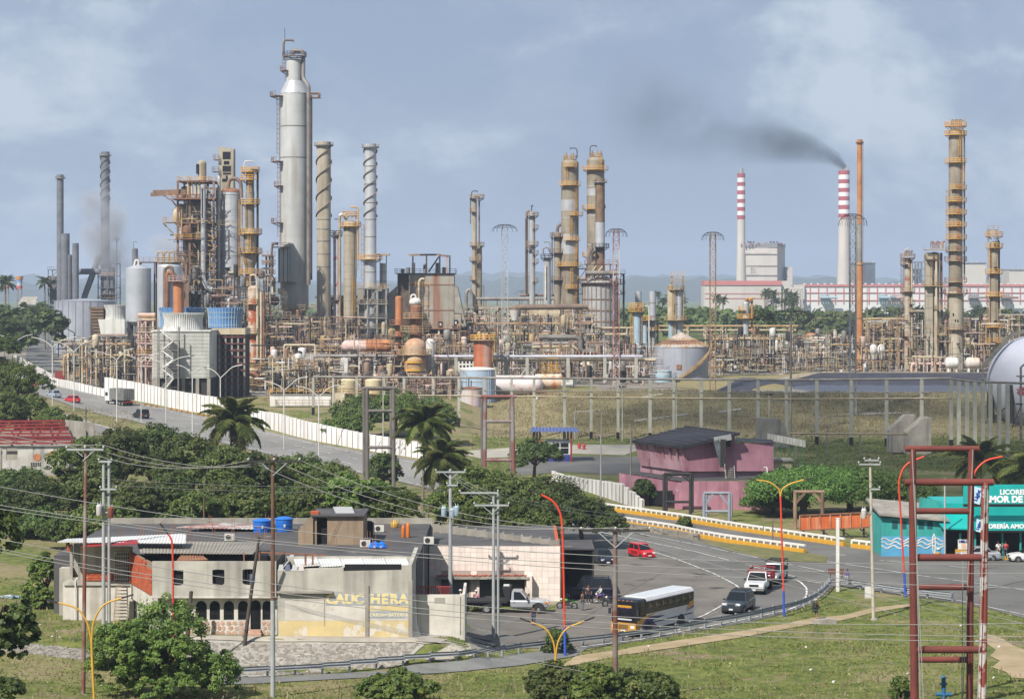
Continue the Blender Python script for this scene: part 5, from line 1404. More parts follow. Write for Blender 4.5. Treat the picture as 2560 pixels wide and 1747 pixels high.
clutter('brown pipework at the foot of the roadside gantries',900,1150,935,10.8,12.0,700,12,RM)
clutter('steelwork on the upper decks of the cracking unit',450,545,470,9.8,10.2,500,13,[m_rb,m_cg,m_pp,m_cm])
# -- power plant on the horizon
m_pc=mat('plant_concrete',S(206,200,190),S(194,186,176),rough=.8,scale=.02,streak=S(170,160,150),st_amt=.5,st_scale=.05)
m_pw=mat('plant_white',S(226,226,224),S(214,212,210),rough=.7,scale=.03)
m_pr=mat('plant_red',S(204,120,110),S(190,110,104),rough=.7)
m_band_r=mat('stack_red',S(176,74,78),S(164,70,74),rough=.7);m_band_w=mat('stack_white',S(232,232,230),rough=.7)
def striped(label,x0,x1,ytop,ys,ybase,xb0,xb1,flues,s=2.4):
 u=Unit('striped_chimney',label,'chimney',(x0+x1)/2,s);z=u.z;r=(x1-x0)/2/s;rb=(xb1-xb0)/2/s
 Pt.lathe('shaft',m_pc,u.o)([(rb*1.1,0),(rb,z(ybase)),(r*1.02,z(620)),(r,z(ys[-1]))],28,cap=False)
 for k,(a,b)in enumerate(zip(ys,ys[1:])):
  Pt.lathe('painted_band',m_band_r if k%2==0 else m_band_w,u.o)([(r,z(b)),(r,z(a))],28,cap=(k==0))
 for q in flues:Pt.cyl('flue',m_gv,u.o)((u.x(q),0,z(ys[0])),(u.x(q),0,z(ytop)),4.0/s if len(flues)>1 else 5.5/s,n=16)
ysb=[434,445,456,466,476.5,487,498,508,518,528,538.5,549]
striped('thinner red and white striped power station chimney above the boiler block',1843,1863,422,ysb,698,1839,1864,(1853,))
striped('thicker red and white striped chimney pouring dark smoke',2096,2124,417,[427,437.5,449,459.5,470.5,481,491.5,502,513,524,534.5,545],712,2091,2127,(2104,2117))
u=Unit('boiler_block','huge pale power station boiler block with dark shaded side','building',1908,2.4);z=u.z;x=u.x
Pt.prism('wall',m_pc,u.o)([(x(1846),0,0),(x(1941),-8,0),(x(1969),22,0),(x(1874),30,0)],(0,0,z(610)))
for k,y in enumerate((617,635,664,688)):Pt.beam('panel_joint',mat('joint_grey',S(176,168,160)),u.o)((x(1846),-.6,z(y)),(x(1941),-8.6,z(y)),.8,.9)
for k,(a,b,c,d)in enumerate(((1848,1875,619,633),(1885,1920,620,633),(1850,1895,667,686),(1876,1890,668,684))):
 Pt.prism('wall_panel',m_pc if k%2==0 else mat('pinkish_panel',S(206,196,188)),u.o)([(x(a),-.3-(a-1846)/95*8,z(d)),(x(b),-.3-(b-1846)/95*8,z(d)),(x(b),-.3-(b-1846)/95*8,z(c)),(x(a),-.3-(a-1846)/95*8,z(c))],(0,.5,0))
Pt.prism('parapet',mat('roof_grey',S(130,132,140)),u.o)([(x(1845),-1,z(616)),(x(1941),-9.2,z(616)),(x(1970),22,z(616)),(x(1873),31,z(616))],(0,0,z(608)-z(616)))
for q in range(1850,1966,9):u.beam((q,606,-6),(q,613,-6),.9,m_band_r if q%2 else m_pw2,'roof_post')
for q in(1872,1878,1886,1928,1936,1944):u.box(q-2,q+2,603,609,4,8,m_dk,'roof_vent')
u.box(1969,1984,667,790,10,40,m_pc,'annex_wall')
u=Unit('turbine_hall','long grey turbine hall with red roof band below the boiler block','building',1855,2.5);u.box(1759,1950,702,790,-10,30,m_pc,'wall');u.box(1758,1951,702,713,-11,31,m_pr,'roof_band')
for y in(733,745):u.box(1760,1949,y,y+2,-10.4,-9,m_pr,'trim')
u.box(1950,1972,702,790,0,30,m_pc,'annex_wall');u.box(1984,2010,712,790,-4,20,m_pc,'annex_wall')
for k,q in enumerate(range(1955,2000,8)):u.pipe([(q,780,-14),(q,725,-14),(q+6,718,-14),(q+6,780,-14)],.8,m_pc,'conduit',3)
u=Unit('machine_hall','very long white machine hall with pink frames on the horizon','building',2300,2.5);u.box(2002,2650,712,790,0,50,m_pw,'wall');u.box(2001,2650,711,716,-1.2,50,m_pr,'roof_band')
for q in range(2003,2650,21):u.box(q,q+2,716,760,-.8,.4,m_pr,'frame_post')
for y in(731,750):u.box(2003,2650,y,y+1.6,-.9,.4,m_pr,'frame_rail')
for q in range(2010,2640,17):u.box(q,q+4,708,712,2,6,m_pw,'roof_vent')
for q,mt in((2050,m_lb2),(2196,m_lb2),(2225,m_pk),(2500,m_rb),(2420,m_pp)):
 u.box(q,q+22,738,752,-8,-2,mt,'machine');[u.beam((q+k*6,760,-8),(q+k*6,732,-8),.7,mt,'post')for k in range(4)];u.pipe([(q-4,744,-10),(q+40,744,-10)],1.2,mt)
for x0,x1,y0,lab in((2107,2148,658,'dim grey block at foot of the thicker striped chimney'),(2148,2188,656,'dark slate block right of the thicker striped chimney'),(2407,2465,656,'hazy grey plant block behind the manway column'),(2523,2640,673,'hazy pale block at the right end of the horizon')):
 u=Unit('plant_block',lab,'building',(x0+x1)/2,2.3);u.box(x0,x1,y0,790,0,40,m_pc if x0!=2148 else mat('slate_cladding',S(120,128,142)),'wall');u.box(x0-.5,x1+.5,y0,y0+2.5,-1,41,mat('roof_grey',S(130,132,140)),'parapet')
 for k in range(3):u.box(x0+8+k*13,x0+11+k*13,y0-4,y0+1,3,6,m_pc,'roof_vent')
u=Unit('open_plant_block','hazy open steel plant block behind the peeling column','building',2295,2.3);frame(u,2281,2312,(655,672,690,710),0,20,4,m_gs,pw=1.2,rails=False,seed=2);u.box(2286,2308,672,712,6,14,m_pc,'wall')
def plume(name,label,pts,rad,dens,col,s,noise=0.03,cat='smoke',thr=0.42):
 P=[PS(a,b,s)for a,b in pts]
 m=MB();m.tube(P,rad,14)
 o=m.build(name,None);o.data.materials.clear()
 hm=bpy.data.materials.new(name);hm.use_nodes=True;t=hm.node_tree;t.nodes.clear();lk=t.links.new
 out=t.nodes.new('ShaderNodeOutputMaterial');v=t.nodes.new('ShaderNodeVolumePrincipled')
 v.inputs['Color'].default_value=col
 tcn=t.nodes.new('ShaderNodeTexCoord');n=t.nodes.new('ShaderNodeTexNoise')
 n.inputs['Scale'].default_value=noise;n.inputs['Detail'].default_value=5;n.inputs['Roughness'].default_value=.6
 r=t.nodes.new('ShaderNodeMapRange');r.inputs['From Min'].default_value=thr;r.inputs['From Max'].default_value=thr+.3;r.inputs['To Max'].default_value=1.0
 at=t.nodes.new('ShaderNodeVectorMath');
 lk(tcn.outputs['Object'],n.inputs['Vector']);lk(n.outputs['Fac'],r.inputs['Value'])
 best=None
 for i in range(len(P)-1):
  a,b=P[i],P[i+1];ab=b-a;L2=ab.length_squared
  sub=t.nodes.new('ShaderNodeVectorMath');sub.operation='SUBTRACT';lk(tcn.outputs['Object'],sub.inputs[0]);sub.inputs[1].default_value=a
  dt=t.nodes.new('ShaderNodeVectorMath');dt.operation='DOT_PRODUCT';lk(sub.outputs[0],dt.inputs[0]);dt.inputs[1].default_value=ab/L2
  cl=t.nodes.new('ShaderNodeClamp');lk(dt.outputs['Value'],cl.inputs[0])
  sc=t.nodes.new('ShaderNodeVectorMath');sc.operation='SCALE';sc.inputs[0].default_value=ab;lk(cl.outputs[0],sc.inputs[3])
  df=t.nodes.new('ShaderNodeVectorMath');df.operation='DISTANCE';lk(sub.outputs[0],df.inputs[0]);lk(sc.outputs[0],df.inputs[1])
  rr=t.nodes.new('ShaderNodeMapRange');lk(cl.outputs[0],rr.inputs['Value']);rr.inputs['To Min'].default_value=rad[i];rr.inputs['To Max'].default_value=rad[i+1]
  dv=t.nodes.new('ShaderNodeMath');dv.operation='DIVIDE';lk(df.outputs['Value'],dv.inputs[0]);lk(rr.outputs[0],dv.inputs[1])
  ds=t.nodes.new('ShaderNodeMapRange');lk(dv.outputs[0],ds.inputs['Value']);ds.inputs['From Min'].default_value=1.0;ds.inputs['From Max'].default_value=0.25
  de=t.nodes.new('ShaderNodeMapRange');lk(cl.outputs[0],de.inputs['Value']);de.inputs['To Min'].default_value=dens[i];de.inputs['To Max'].default_value=dens[i+1]
  ml=t.nodes.new('ShaderNodeMath');ml.operation='MULTIPLY';lk(ds.outputs[0],ml.inputs[0]);lk(de.outputs[0],ml.inputs[1])
  if best is None:best=ml.outputs[0]
  else:
   mxn=t.nodes.new('ShaderNodeMath');mxn.operation='MAXIMUM';lk(best,mxn.inputs[0]);lk(ml.outputs[0],mxn.inputs[1]);best=mxn.outputs[0]
 fin=t.nodes.new('ShaderNodeMath');fin.operation='MULTIPLY';lk(best,fin.inputs[0]);lk(r.outputs[0],fin.inputs[1])
 lk(fin.outputs[0],v.inputs['Density']);lk(v.outputs[0],out.inputs['Volume'])
 hm.cycles.volume_step_rate=1.0
 o.data.materials.append(hm);o['kind']='stuff';o['label']=label;o['category']=cat
 return o
plume('smoke_plume','dark smoke drifting left from the thicker striped chimney',[(2112,420),(2085,396),(2020,372),(1900,345),(1780,322),(1650,285),(1500,250)],[4,9,18,32,44,56,70],[.34,.14,.06,.030,.016,.009,.0],(.035,.035,.04,1),2.4,.016,'smoke',.34)
plume('steam_cloud','pale steam drifting round the far-left grey chimneys',[(330,700),(275,640),(255,560),(235,505),(205,520)],[5,9,11,9,6],[.12,.4,.32,.2,.06],(.75,.76,.8,1),7.0,.12,'steam',.38)
plume('steam_cloud','white steam puff beside the cracking unit and domed vessel',[(455,632),(430,618),(400,612),(365,625)],[2.5,4,4,3],[.45,.4,.25,.08],(.9,.9,.92,1),9.0,.25,'steam',.36)
# -- pipeline on concrete posts, gas sphere
PX=[783,833,892,960,1010,1083,1147,1212,1279,1335,1411,1478,1545,1625,1684,1753,1823,1895,1966,2042,2128,2216,2304,2378]
def spost(px):return float(np.interp(px,[780,1080,1400,1900,2560],[12.7,12.8,13.2,13.6,14.2]))
p0=AT(1600,13.3);t=thing('elevated_pipeline','long pipeline carried on tall square concrete posts before the dike','pipeline',p0)
tops=[]
for px in PX:
 s=spost(px);g=AT(px,s);top=PS(px,float(np.interp(px,[783,1280,1624,1966,2216,2380],[943,946,949,951,949,947])),s)
 w=.26 if px<1580 else.30
 if px in(833,1684):w=.22
 m=MB();m.box(g.x-w-p0.x,g.y-w-p0.y,g.z-.2-p0.z,g.x+w-p0.x,g.y+w-p0.y,top.z-p0.z);po=m.build('post',m_cp,t)
 m=MB();w2=w+.012;m.box(g.x-w2-p0.x,g.y-w2-p0.y,g.z-.2-p0.z,g.x+w2-p0.x,g.y+w2-p0.y,g.z+1.5-p0.z);m.build('black_foot',m_bk,po)
 tops.append(top-p0)
Pt.tube('pipe',m_pp,t)([Vector((p.x,p.y-.1,p.z+.1))for p in tops],.22,8)
Pt.tube('pipe',m_pq,t)([Vector((p.x,p.y-.4,p.z-3.35))for p in tops[3:]],.12,8)
Pt.tube('cable',m_pp,t)([Vector((p.x,p.y-.35,p.z-2.3))for p in tops[3:]],.06,6)
p0=AT(2450,14.2);t=thing('post_row','close row of square concrete posts in front of the white sphere','posts',p0)
for px in(2397,2417,2437,2457,2476,2498,2519):
 s=14.3;g=AT(px,s);top=PS(px,953+(px-2397)*.06,s)
 Pt.box('post',m_cp,t)(g.x-.32-p0.x,g.y-.32-p0.y,-.2,g.x+.32-p0.x,g.y+.32-p0.y,top.z-p0.z)
a=PS(2378,947,14.1)-p0;b=PS(2440,954,14.2)-p0;c=PS(2620,960,14.3)-p0
Pt.tube('pipe',m_pp,t)([a,b,c],.2,8)
p0=AT(2130,15.0);t=thing('low_pipe','low yellowish pipe on short grey stubs across the shaded lawn','pipe',p0)
q=[PS(x,y,15.0)-p0 for x,y in((1975,1083),(2130,1084),(2270,1085))]
Pt.tube('pipe',m_pq,t)(q,.16,8)
for x in(1990,2067,2150,2230):g=AT(x,15.0)-p0;Pt.beam('stub',m_pp,t)(g,(g.x,g.y,PS(x,1084,15.0).z-p0.z),.2)
p0=AT(2300,14.6);t=thing('valve_house','small sloping concrete valve house on the shaded lawn','building',p0,0)
X=lambda px:(px-2300)/14.6;Z=lambda y:ZC-(y-HY)/14.6-p0.z
Pt.prism('wall',m_cn,t)([(X(2234),0,0),(X(2268),0,0),(X(2268),0,Z(1081)),(X(2310),0,Z(1044)),(X(2328),0,Z(1044)),(X(2328),0,0)],(0,4,0))
Pt.prism('rear_wall',m_cn,t)([(X(2234),4.1,0),(X(2300),4.1,0),(X(2300),4.1,Z(1040)),(X(2275),4.1,Z(1040)),(X(2234),4.1,Z(1080))],(0,3,0))
p0=AT(1930,14.0);t=thing('concrete_wedge','grey wedge-shaped concrete wall behind the pink building','wall',p0);X=lambda px:(px-1930)/14.0;Z=lambda y:ZC-(y-HY)/14.0-p0.z
Pt.prism('wall',m_cn,t)([(X(1892),0,0),(X(1974),0,0),(X(1965),0,Z(1070)),(X(1948),0,Z(1047)),(X(1900),0,Z(1045)),(X(1892),0,Z(1045))],(0,2,0))
m_sph=mat('sphere_paint',S(206,208,218),S(192,194,206),rough=.5,scale=.12,streak=S(170,168,172),st_amt=.3,st_scale=.3)
s=12.6;p0=AT(2590,s);t=thing('gas_sphere','huge white storage sphere with red company emblem on dark legs','gas sphere',p0)
R0=9.6;zc=ZC-(958-HY)/s-p0.z
Pt.sphere('shell',m_sph,t)((0,0,zc),R0,64,40)
for k in range(10):
 a=2*PI*k/10+.2;Pt.cyl('leg',m_dk,t)((R0*.97*cos(a),R0*.97*sin(a),0),(R0*.97*cos(a),R0*.97*sin(a),zc),.45,n=12)
 b=2*PI*(k+1)/10+.2;Pt.beam('brace',m_dk,t)((R0*.97*cos(a),R0*.97*sin(a),.5),(R0*.97*cos(b),R0*.97*sin(b),zc*.55),.15)
m=MB();q=[(-11.2,-3,zc+1.0),(-11.2,-3,zc+3.4),(-5.4,-2,zc+9.6),(-2,-2,zc+10.6)];m.beam(q[1],q[2],.25,.8);m.beam(q[2],q[3],.25,.7);m.beam((-11.2,-3,0),q[1],.3);
for k in range(24):pt=Vector(q[1]).lerp(Vector(q[2]),k/23);m.cbox((pt.x,pt.y+.5,pt.z),(.5,.9,.08))
m.build('stair',m_pp,t)
Pt.box('landing',m_pp,t)(-11.9,-3.6,zc+.9,-9.8,-2.2,zc+1.05)
m_logo=mat('logo_red',S(176,50,58),S(158,48,56),rough=.6)
def on_sphere(x,z,r=R0+.03):return(x,-math.sqrt(max(.1,r*r-x*x-(z-zc)*(z-zc))),z)
em=MB();cx,cz=-4.5,zc-1.2
for k in range(4):
 for j,off in enumerate((-.42,0,.42)):
  a=PI/4+k*PI/2;ca,sa=cos(a),sin(a)
  p=[(cx+ca*r0-sa*off*(.6+.5*r0),cz+sa*r0+ca*off*(.6+.5*r0))for r0 in(.12,.55,1.0)]
  for(ax,az),(bx,bz)in zip(p,p[1:]):em.beam(on_sphere(ax,az),on_sphere(bx,bz),.2,.2)
em.build('emblem',m_logo,t)
LET={'P':[[(0,0),(0,1.1),(.7,1.1),(.7,.5),(0,.5)]],'D':[[(0,0),(0,1.1),(.7,1.1),(.7,0),(0,0)]],'V':[[(0,1.1),(0,.15),(.35,0),(.7,.15),(.7,1.1)]],'S':[[(.7,1.1),(0,1.1),(0,.55),(.7,.55),(.7,0),(0,0)]],'A':[[(0,0),(0,1.1),(.7,1.1),(.7,0)],[(0,.5),(.7,.5)]]}
for k,ch in enumerate('PDVSA'):
 em=MB();x0=-3.0+k*1.02;z0=zc-1.6
 for st in LET[ch]:
  for(ax,az),(bx,bz)in zip(st,st[1:]):em.beam(on_sphere(x0+ax,z0+az),on_sphere(x0+bx,z0+bz),.22,.22)
 em.build('letter',m_logo,t)
u=Unit('sphere_stair_tower','thin grey stair post standing before the white sphere','stair',2553,14.0)
u.beam((2552,1100,0),(2552,918,0),.35,m_pp,'post');u.beam((2552,918,0),(2575,900,0),.3,m_pp,'handrail');u.box(2542,2575,939,942,-.5,.5,m_pp,'landing');u.box(2540,2556,1008,1011,-.5,.5,m_dk,'landing');u.beam((2530,1070,0),(2552,1014,0),.12,m_dk,'brace')
# -- walls, barriers and buildings
def W(px,py,d):return Vector(((px-1280)/F*d,d,ZC-(py-HY)/F*d))
def wall_open(m,x0,x1,zb,zt,y0,y1,ops):
 xs=x0
 for cx,w,z0,z1,up,dn in sorted(ops):
  if cx-w>xs:m.box(xs,y0,zb,cx-w,y1,zt)
  N=8
  top=[(cx-w*cos(PI*i/N),z1-up+up*sin(PI*i/N))for i in range(N+1)]
  m.prism([(cx-w,y0,zt)]+[(a,y0,b)for a,b in top]+[(cx+w,y0,zt)],(0,y1-y0,0))
  if z0>zb+.01:
   bot=[(cx+w*cos(PI*i/N),z0+dn-dn*sin(PI*i/N))for i in range(N+1)]
   m.prism([(cx+w,y0,zb)]+[(a,y0,b)for a,b in bot]+[(cx-w,y0,zb)],(0,y1-y0,0))
  xs=cx+w
 if x1>xs:m.box(xs,y0,zb,x1,y1,zt)
 return m
m_wallw=mat('whitewash',S(240,238,235),S(224,220,215),rough=.85,scale=.4,streak=S(150,142,132),st_amt=.45,st_scale=1.2,rnd=.05)
m_graf=mat('mural_panel',S(216,214,210),S(60,58,62),rough=.85,scale=1.6,lo=.55,hi=.60)
def panel_wall(name,label,path,wid,parent_mt=m_wallw,gap=.08,step=False,mural=()):
 B=[G(a,b,200)for a,b,c in path];Hh=[(b-c)/F*p.y for(a,b,c),p in zip(path,B)]
 o0=B[len(B)//2].copy();t=thing(name,label,'wall',o0)
 Ls=[0]
 for p,q in zip(B,B[1:]):Ls.append(Ls[-1]+(Vector((q.x-p.x,q.y-p.y))).length)
 n=int(Ls[-1]/wid);k=0
 def at(l):
  return Vector((np.interp(l,Ls,[p.x for p in B]),np.interp(l,Ls,[p.y for p in B]),0)),float(np.interp(l,Ls,Hh))
 for i in range(n):
  (a,ha),(b,hb)=at(Ls[-1]*i/n),at(Ls[-1]*(i+1)/n)
  z0=min(hgt(a.x,a.y),hgt(b.x,b.y))-.3;h=(ha+hb)/2
  zt=(hgt(a.x,a.y)+hgt(b.x,b.y))/2+h+random.uniform(-.04,.04)
  d=(b-a);l=d.length;d.normalize();mid=(a+b)/2
  m=MB();m.cbox((0,0,(zt-z0)/2),(l-gap,.16,zt-z0))
  o=m.build('panel',m_graf if i in mural else parent_mt,t,Vector((mid.x,mid.y,z0))-o0,atan2(d.y,d.x))
  Pt.cbox('post',m_cn,t,Vector((b.x,b.y,z0))-o0,atan2(d.y,d.x))((0,0,(zt-z0)/2-.05),(.2,.3,zt-z0-.1))
 return t
panel_wall('panel_wall','long white panelled wall between the highway and the cooling tower',[(262,992,942),(330,1000,953),(424,1018,974),(539,1040,992),(640,1063,1025),(697,1078,1033),(776,1099,1055),(850,1113,1070),(910,1124,1082),(975,1134,1093),(1060,1148,1108)],1.9,mural=(68,69,74,82))
panel_wall('low_wall','low white wall along the far bend of the highway',[(-120,914,902),(0,936,922),(79,951,934),(140,964,946),(200,978,958),(262,991,972)],2.4)
panel_wall('stepped_wall','white stepped panel wall climbing beside the refinery street',[(36,926,887),(62,932,899),(90,938,914),(130,948,936)],2.0)
panel_wall('mural_wall','white boundary wall with black painted murals near the kiosk',[(1380,1203,1176),(1415,1213,1187),(1480,1232,1198),(1540,1252,1206),(1566,1262,1210),(1570,1262,1226),(1588,1270,1228),(1592,1272,1243),(1608,1278,1246)],2.0,mural=(4,5,6,7,8))
m_barr=mat('orange_barrier',S(196,140,60),S(168,112,50),rough=.7)
p0=G(430,1026,200);t=thing('orange_barriers','low line of worn orange barriers lying along the white wall','barrier',p0)
for a,b,n in((330,398,5),(420,540,9)):
 for k in range(n):
  px=lerp(a,b,(k+.5)/n);p=G(px,np.interp(px,[330,540],[1008,1046]),200)-p0
  m=MB();L_=(b-a)/n/13.2*.62;m.cbox((0,0,.35),(L_,.35,.3));m.cbox((-L_*.35,0,.1),(.12,.3,.25));m.cbox((L_*.35,0,.1),(.12,.3,.25));m.build('barrier_rail',m_barr,t,p,radians(-52))
m_yk=mat('yellow_kerb',S(214,162,44),S(190,140,44),rough=.75,scale=.8,spots=S(120,100,60),sp_scale=1.4,sp_lo=.64)
m_wk=mat('white_rail',S(232,230,224),S(212,208,200),rough=.75,scale=.8,streak=S(150,140,126),st_amt=.35)
def parapet(label,path,step=1.05,d0=150):
 B=[G(a,b,d0)for a,b in path]
 n=int(sum((q-p).length for p,q in zip(B,B[1:]))/step);P=resamp(B,n);o0=P[n//2].copy()
 t=thing('ramp_parapet',label,'parapet',o0)
 for i in range(n):
  a,b=P[i],P[i+1];d=(b-a);l=d.length;rz=atan2(d.y,d.x);c=(a+b)/2
  Pt.cbox('kerb_beam',m_yk,t,c-o0,rz)((0,0,.23),(l+.02,.42,.46))
  Pt.cbox('top_rail',m_wk,t,c-o0,rz)((0,0,.86),(l+.01,.24,.2))
  Pt.prism('post',m_wk,t,a-o0,rz)([(-.1,-.1,.44),(.12,-.1,.44),(.22,-.1,.78),(-.12,-.1,.78)],(0,.2,0))
 return t
parapet('far white and yellow ramp parapet below the pink building',[(1440,1262),(1501,1274),(1705,1303),(1847,1327),(2050,1357),(2112,1366)])
parapet('near white and yellow ramp parapet above the stone wall',[(1430,1292),(1490,1303),(1560,1311),(1677,1329),(1756,1346),(1819,1357),(1924,1371),(2013,1383)])
parapet('short white and yellow parapet in front of the turquoise shop',[(2130,1369),(2200,1377),(2277,1387),(2350,1391)])
m_stone=mat('rubble_stone',S(150,142,128),S(122,114,102),rough=.95,scale=.9,bump=.6,bscale=2.5,rnd=.15)
p0=G(1600,1330);t=thing('stone_wall','rough grey stone retaining wall below the near ramp parapet','wall',p0)
for k in range(22):
 a=G(lerp(1480,1755,k/22),lerp(1306,1350,k/22));b=G(lerp(1480,1755,(k+1)/22),lerp(1306,1350,(k+1)/22));d=b-a;c=(a+b)/2-p0
 for j in range(3):
  m=MB();hh=.24;m.cbox((0,-.35-random.uniform(0,.12),.12+j*.25),(d.length*.95,.3,hh));m.build('stone',m_stone,t,c+Vector((0,-.2,0)),atan2(d.y,d.x))
m_gr=mat('galvanised_rail',S(168,172,176),S(140,144,150),rough=.5,metal=.3,scale=.5)
def guardrail(label,path,step=2.0):
 B=[G(a,b)for a,b in path];n=max(2,int(sum((q-p).length for p,q in zip(B,B[1:]))/step));P=resamp(B,n);o0=P[n//2].copy();t=thing('guard_rail',label,'guard rail',o0)
 for i in range(n+1):
  d=P[min(i+1,n)]-P[max(i-1,0)];m=MB();m.cbox((0,.1,.4),(.14,.16,.9));m.cbox((0,-.12,.62),(.12,.12,.4));m.build('post',m_gr,t,P[i]-o0,atan2(d.y,d.x))
 for i in range(n):
  a,b=P[i],P[i+1];d=b-a;l=d.length;m=MB()
  pr=[(-.14,.47),(-.06,.52),(-.06,.58),(-.14,.63),(-.14,.67),(-.06,.72),(-.06,.78),(-.14,.83)]
  for(y0,z0),(y1,z1)in zip(pr,pr[1:]):m.add([(-l/2,y0-.08,z0),(l/2,y0-.08,z0),(l/2,y1-.08,z1),(-l/2,y1-.08,z1)],[(0,1,2,3)])
  m.build('rail',m_gr,t,(a+b)/2-o0,atan2(d.y,d.x))
guardrail('long galvanised guard rail curving from the embankment to the bus',[(600,1694),(768,1688),(1035,1661),(1163,1651),(1279,1636),(1415,1620),(1493,1612),(1671,1589),(1742,1574),(1809,1563),(1867,1553),(1921,1540),(1969,1530),(2002,1521),(2029,1508),(2049,1495),(2066,1478),(2075,1466)])
guardrail('galvanised guard rail beside the white square post and grey box',[(2096,1466),(2155,1474),(2192,1479),(2228,1486),(2294,1493),(2380,1503)],2.6)
def rubble(name,label,quad,n,seed,mt,size=(.1,.26)):
 R=random.Random(seed);m=MB()
 A,B_,C,D=[G(*p)for p in quad]
 for _ in range(n):
  u_,v=R.random(),R.random()
  p=A.lerp(B_,u_).lerp(D.lerp(C,u_),v);z=hgt(p.x,p.y);r=R.uniform(*size)
  k=7;a0=R.random()*6
  pts=[(p.x+r*R.uniform(.7,1.1)*cos(a0+2*PI*i/k),p.y+r*R.uniform(.5,.8)*sin(a0+2*PI*i/k))for i in range(k)]
  zt=.03+R.uniform(.0,.07)
  base=[(x,y,hgt(x,y)-.05)for x,y in pts];top=[(p.x+(x-p.x)*.85,p.y+(y-p.y)*.85,hgt(x,y)+zt)for x,y in pts]
  m.cur=R.randrange(len(mt))
  m.add(base+top,[tuple(range(k,2*k))]+[(i,(i+1)%k,k+(i+1)%k,k+i)for i in range(k)])
 o=m.build(name,mt);o['kind']='stuff';o['label']=label;o['category']='stones'
m_rs=[mat('rubble_%d'%k,c,tuple(v*.8 for v in c[:3])+(1,),rough=.95,scale=1.5)for k,c in enumerate((S(150,144,134),S(136,130,121),S(160,154,144),S(128,121,110)))]
m_emb=mat('embankment_mortar',S(170,166,156),S(148,142,132),rough=.95,scale=.6,bump=.5,bscale=3)
drape('embankment',[(440,1606),(600,1604),(800,1606),(1000,1608),(1062,1612),(1030,1640),(1010,1662),(900,1672),(730,1686),(560,1694),(470,1692),(440,1650)],0.05,m_emb,1.5)
rubble('embankment_stones','grey rubble stones facing the bank below the painted workshop wall',[(450,1612),(1045,1612),(1000,1660),(500,1690)],3000,3,m_rs)
rubble('ditch_stones','grey stones lining the shallow ditch left of dense bush',[(0,1604),(300,1634),(320,1664),(0,1626)],900,4,m_rs)
drape('pavement',[(450,1592),(690,1592),(1030,1592),(1120,1600),(1062,1611),(1000,1607),(800,1605),(600,1603),(440,1605)],.07,m_walk,1.5)
# -- the half-finished house and workshop
m_plas=mat('bare_render',S(198,193,181),S(172,167,155),rough=.92,scale=.45,streak=S(92,88,82),st_amt=.6,st_scale=.7,bump=.15)
m_plasw=mat('flaking_whitewash',S(220,214,203),S(192,185,172),rough=.92,scale=.5,streak=S(104,98,90),st_amt=.55,st_scale=.8,bump=.15)
m_brick=mat('clay_block',S(190,96,62),S(166,78,50),rough=.95,scale=2.0,rnd=.14)
m_mort=mat('mortar',S(150,122,104),S(128,108,94),rough=.95)
m_tar=mat('tarred_roof',S(92,90,90),S(70,68,68),rough=.95,scale=.3,spots=S(128,124,118),sp_scale=.25,sp_lo=.62)
m_sheet=mat('white_roof_sheet',S(226,226,222),S(204,202,196),rough=.6,scale=.3,spots=S(150,132,116),sp_scale=.5,sp_lo=.67)
m_zinc=mat('old_zinc_sheet',S(156,150,138),S(132,126,114),rough=.7,scale=.4,streak=S(110,80,60),st_amt=.4)
m_green=mat('green_interior',S(40,78,70),S(30,56,52),rough=.9)
m_iron=mat('black_iron',S(36,36,38),rough=.6)
m_slate=mat('crazy_paving',S(198,164,142),S(176,138,116),rough=.9,scale=2,rnd=.12)
dF=167.5;sF=F/dF
XF=lambda px:(px-1280)/sF
ZF=lambda y:ZC-(y-HY)/sF
gz=ZF(1589)
t=thing('house','two-storey grey unfinished house with arched veranda and round-bottomed windows','house',(XF(540),dF,gz))
def hb(m,name,mt,parent=t,off=None):
 o0=Vector((XF(540),dF,gz))if off is None else off
 m.v=[(a-o0.x,b-o0.y,c-o0.z)for a,b,c in m.v]
 return m.build(name,mt,parent)
ops=[]
AR=[(405,12),(444,13),(503,14),(537,13),(572,13),(608,13),(668,12)]
for px,w in AR:ops.append((XF(px),w/sF,ZF(1549),ZF(1501),w/sF,0))
ops.append((XF(639),13/sF,ZF(1584),ZF(1499),13/sF,0))
m=wall_open(MB(),XF(385),XF(693),gz,ZF(1488),dF,dF+.3,ops);hb(m,'lower_wall',m_plasw)
hb(MB().box(XF(388),dF+1.6,gz,XF(690),dF+1.8,ZF(1489)),'veranda_wall',m_green)
for px,w in AR+[(639,13)]:
 m=MB();z1=ZF(1501)-.1;z0=ZF(1549)if px!=639 else ZF(1585)
 for k in range(9):
  xx=XF(px)+lerp(-w,w,(k+.5)/9)/sF;m.beam((xx,dF+.08,z0),(xx,dF+.08,z1-(abs(k-4)/4)**2*.3),.035)
 for q in(.35,.75):m.beam((XF(px-w),dF+.08,lerp(z0,z1,q)),(XF(px+w),dF+.08,lerp(z0,z1,q)),.04)
 hb(m,'window_grille' if px!=639 else 'gate',m_iron)
R=random.Random(9)
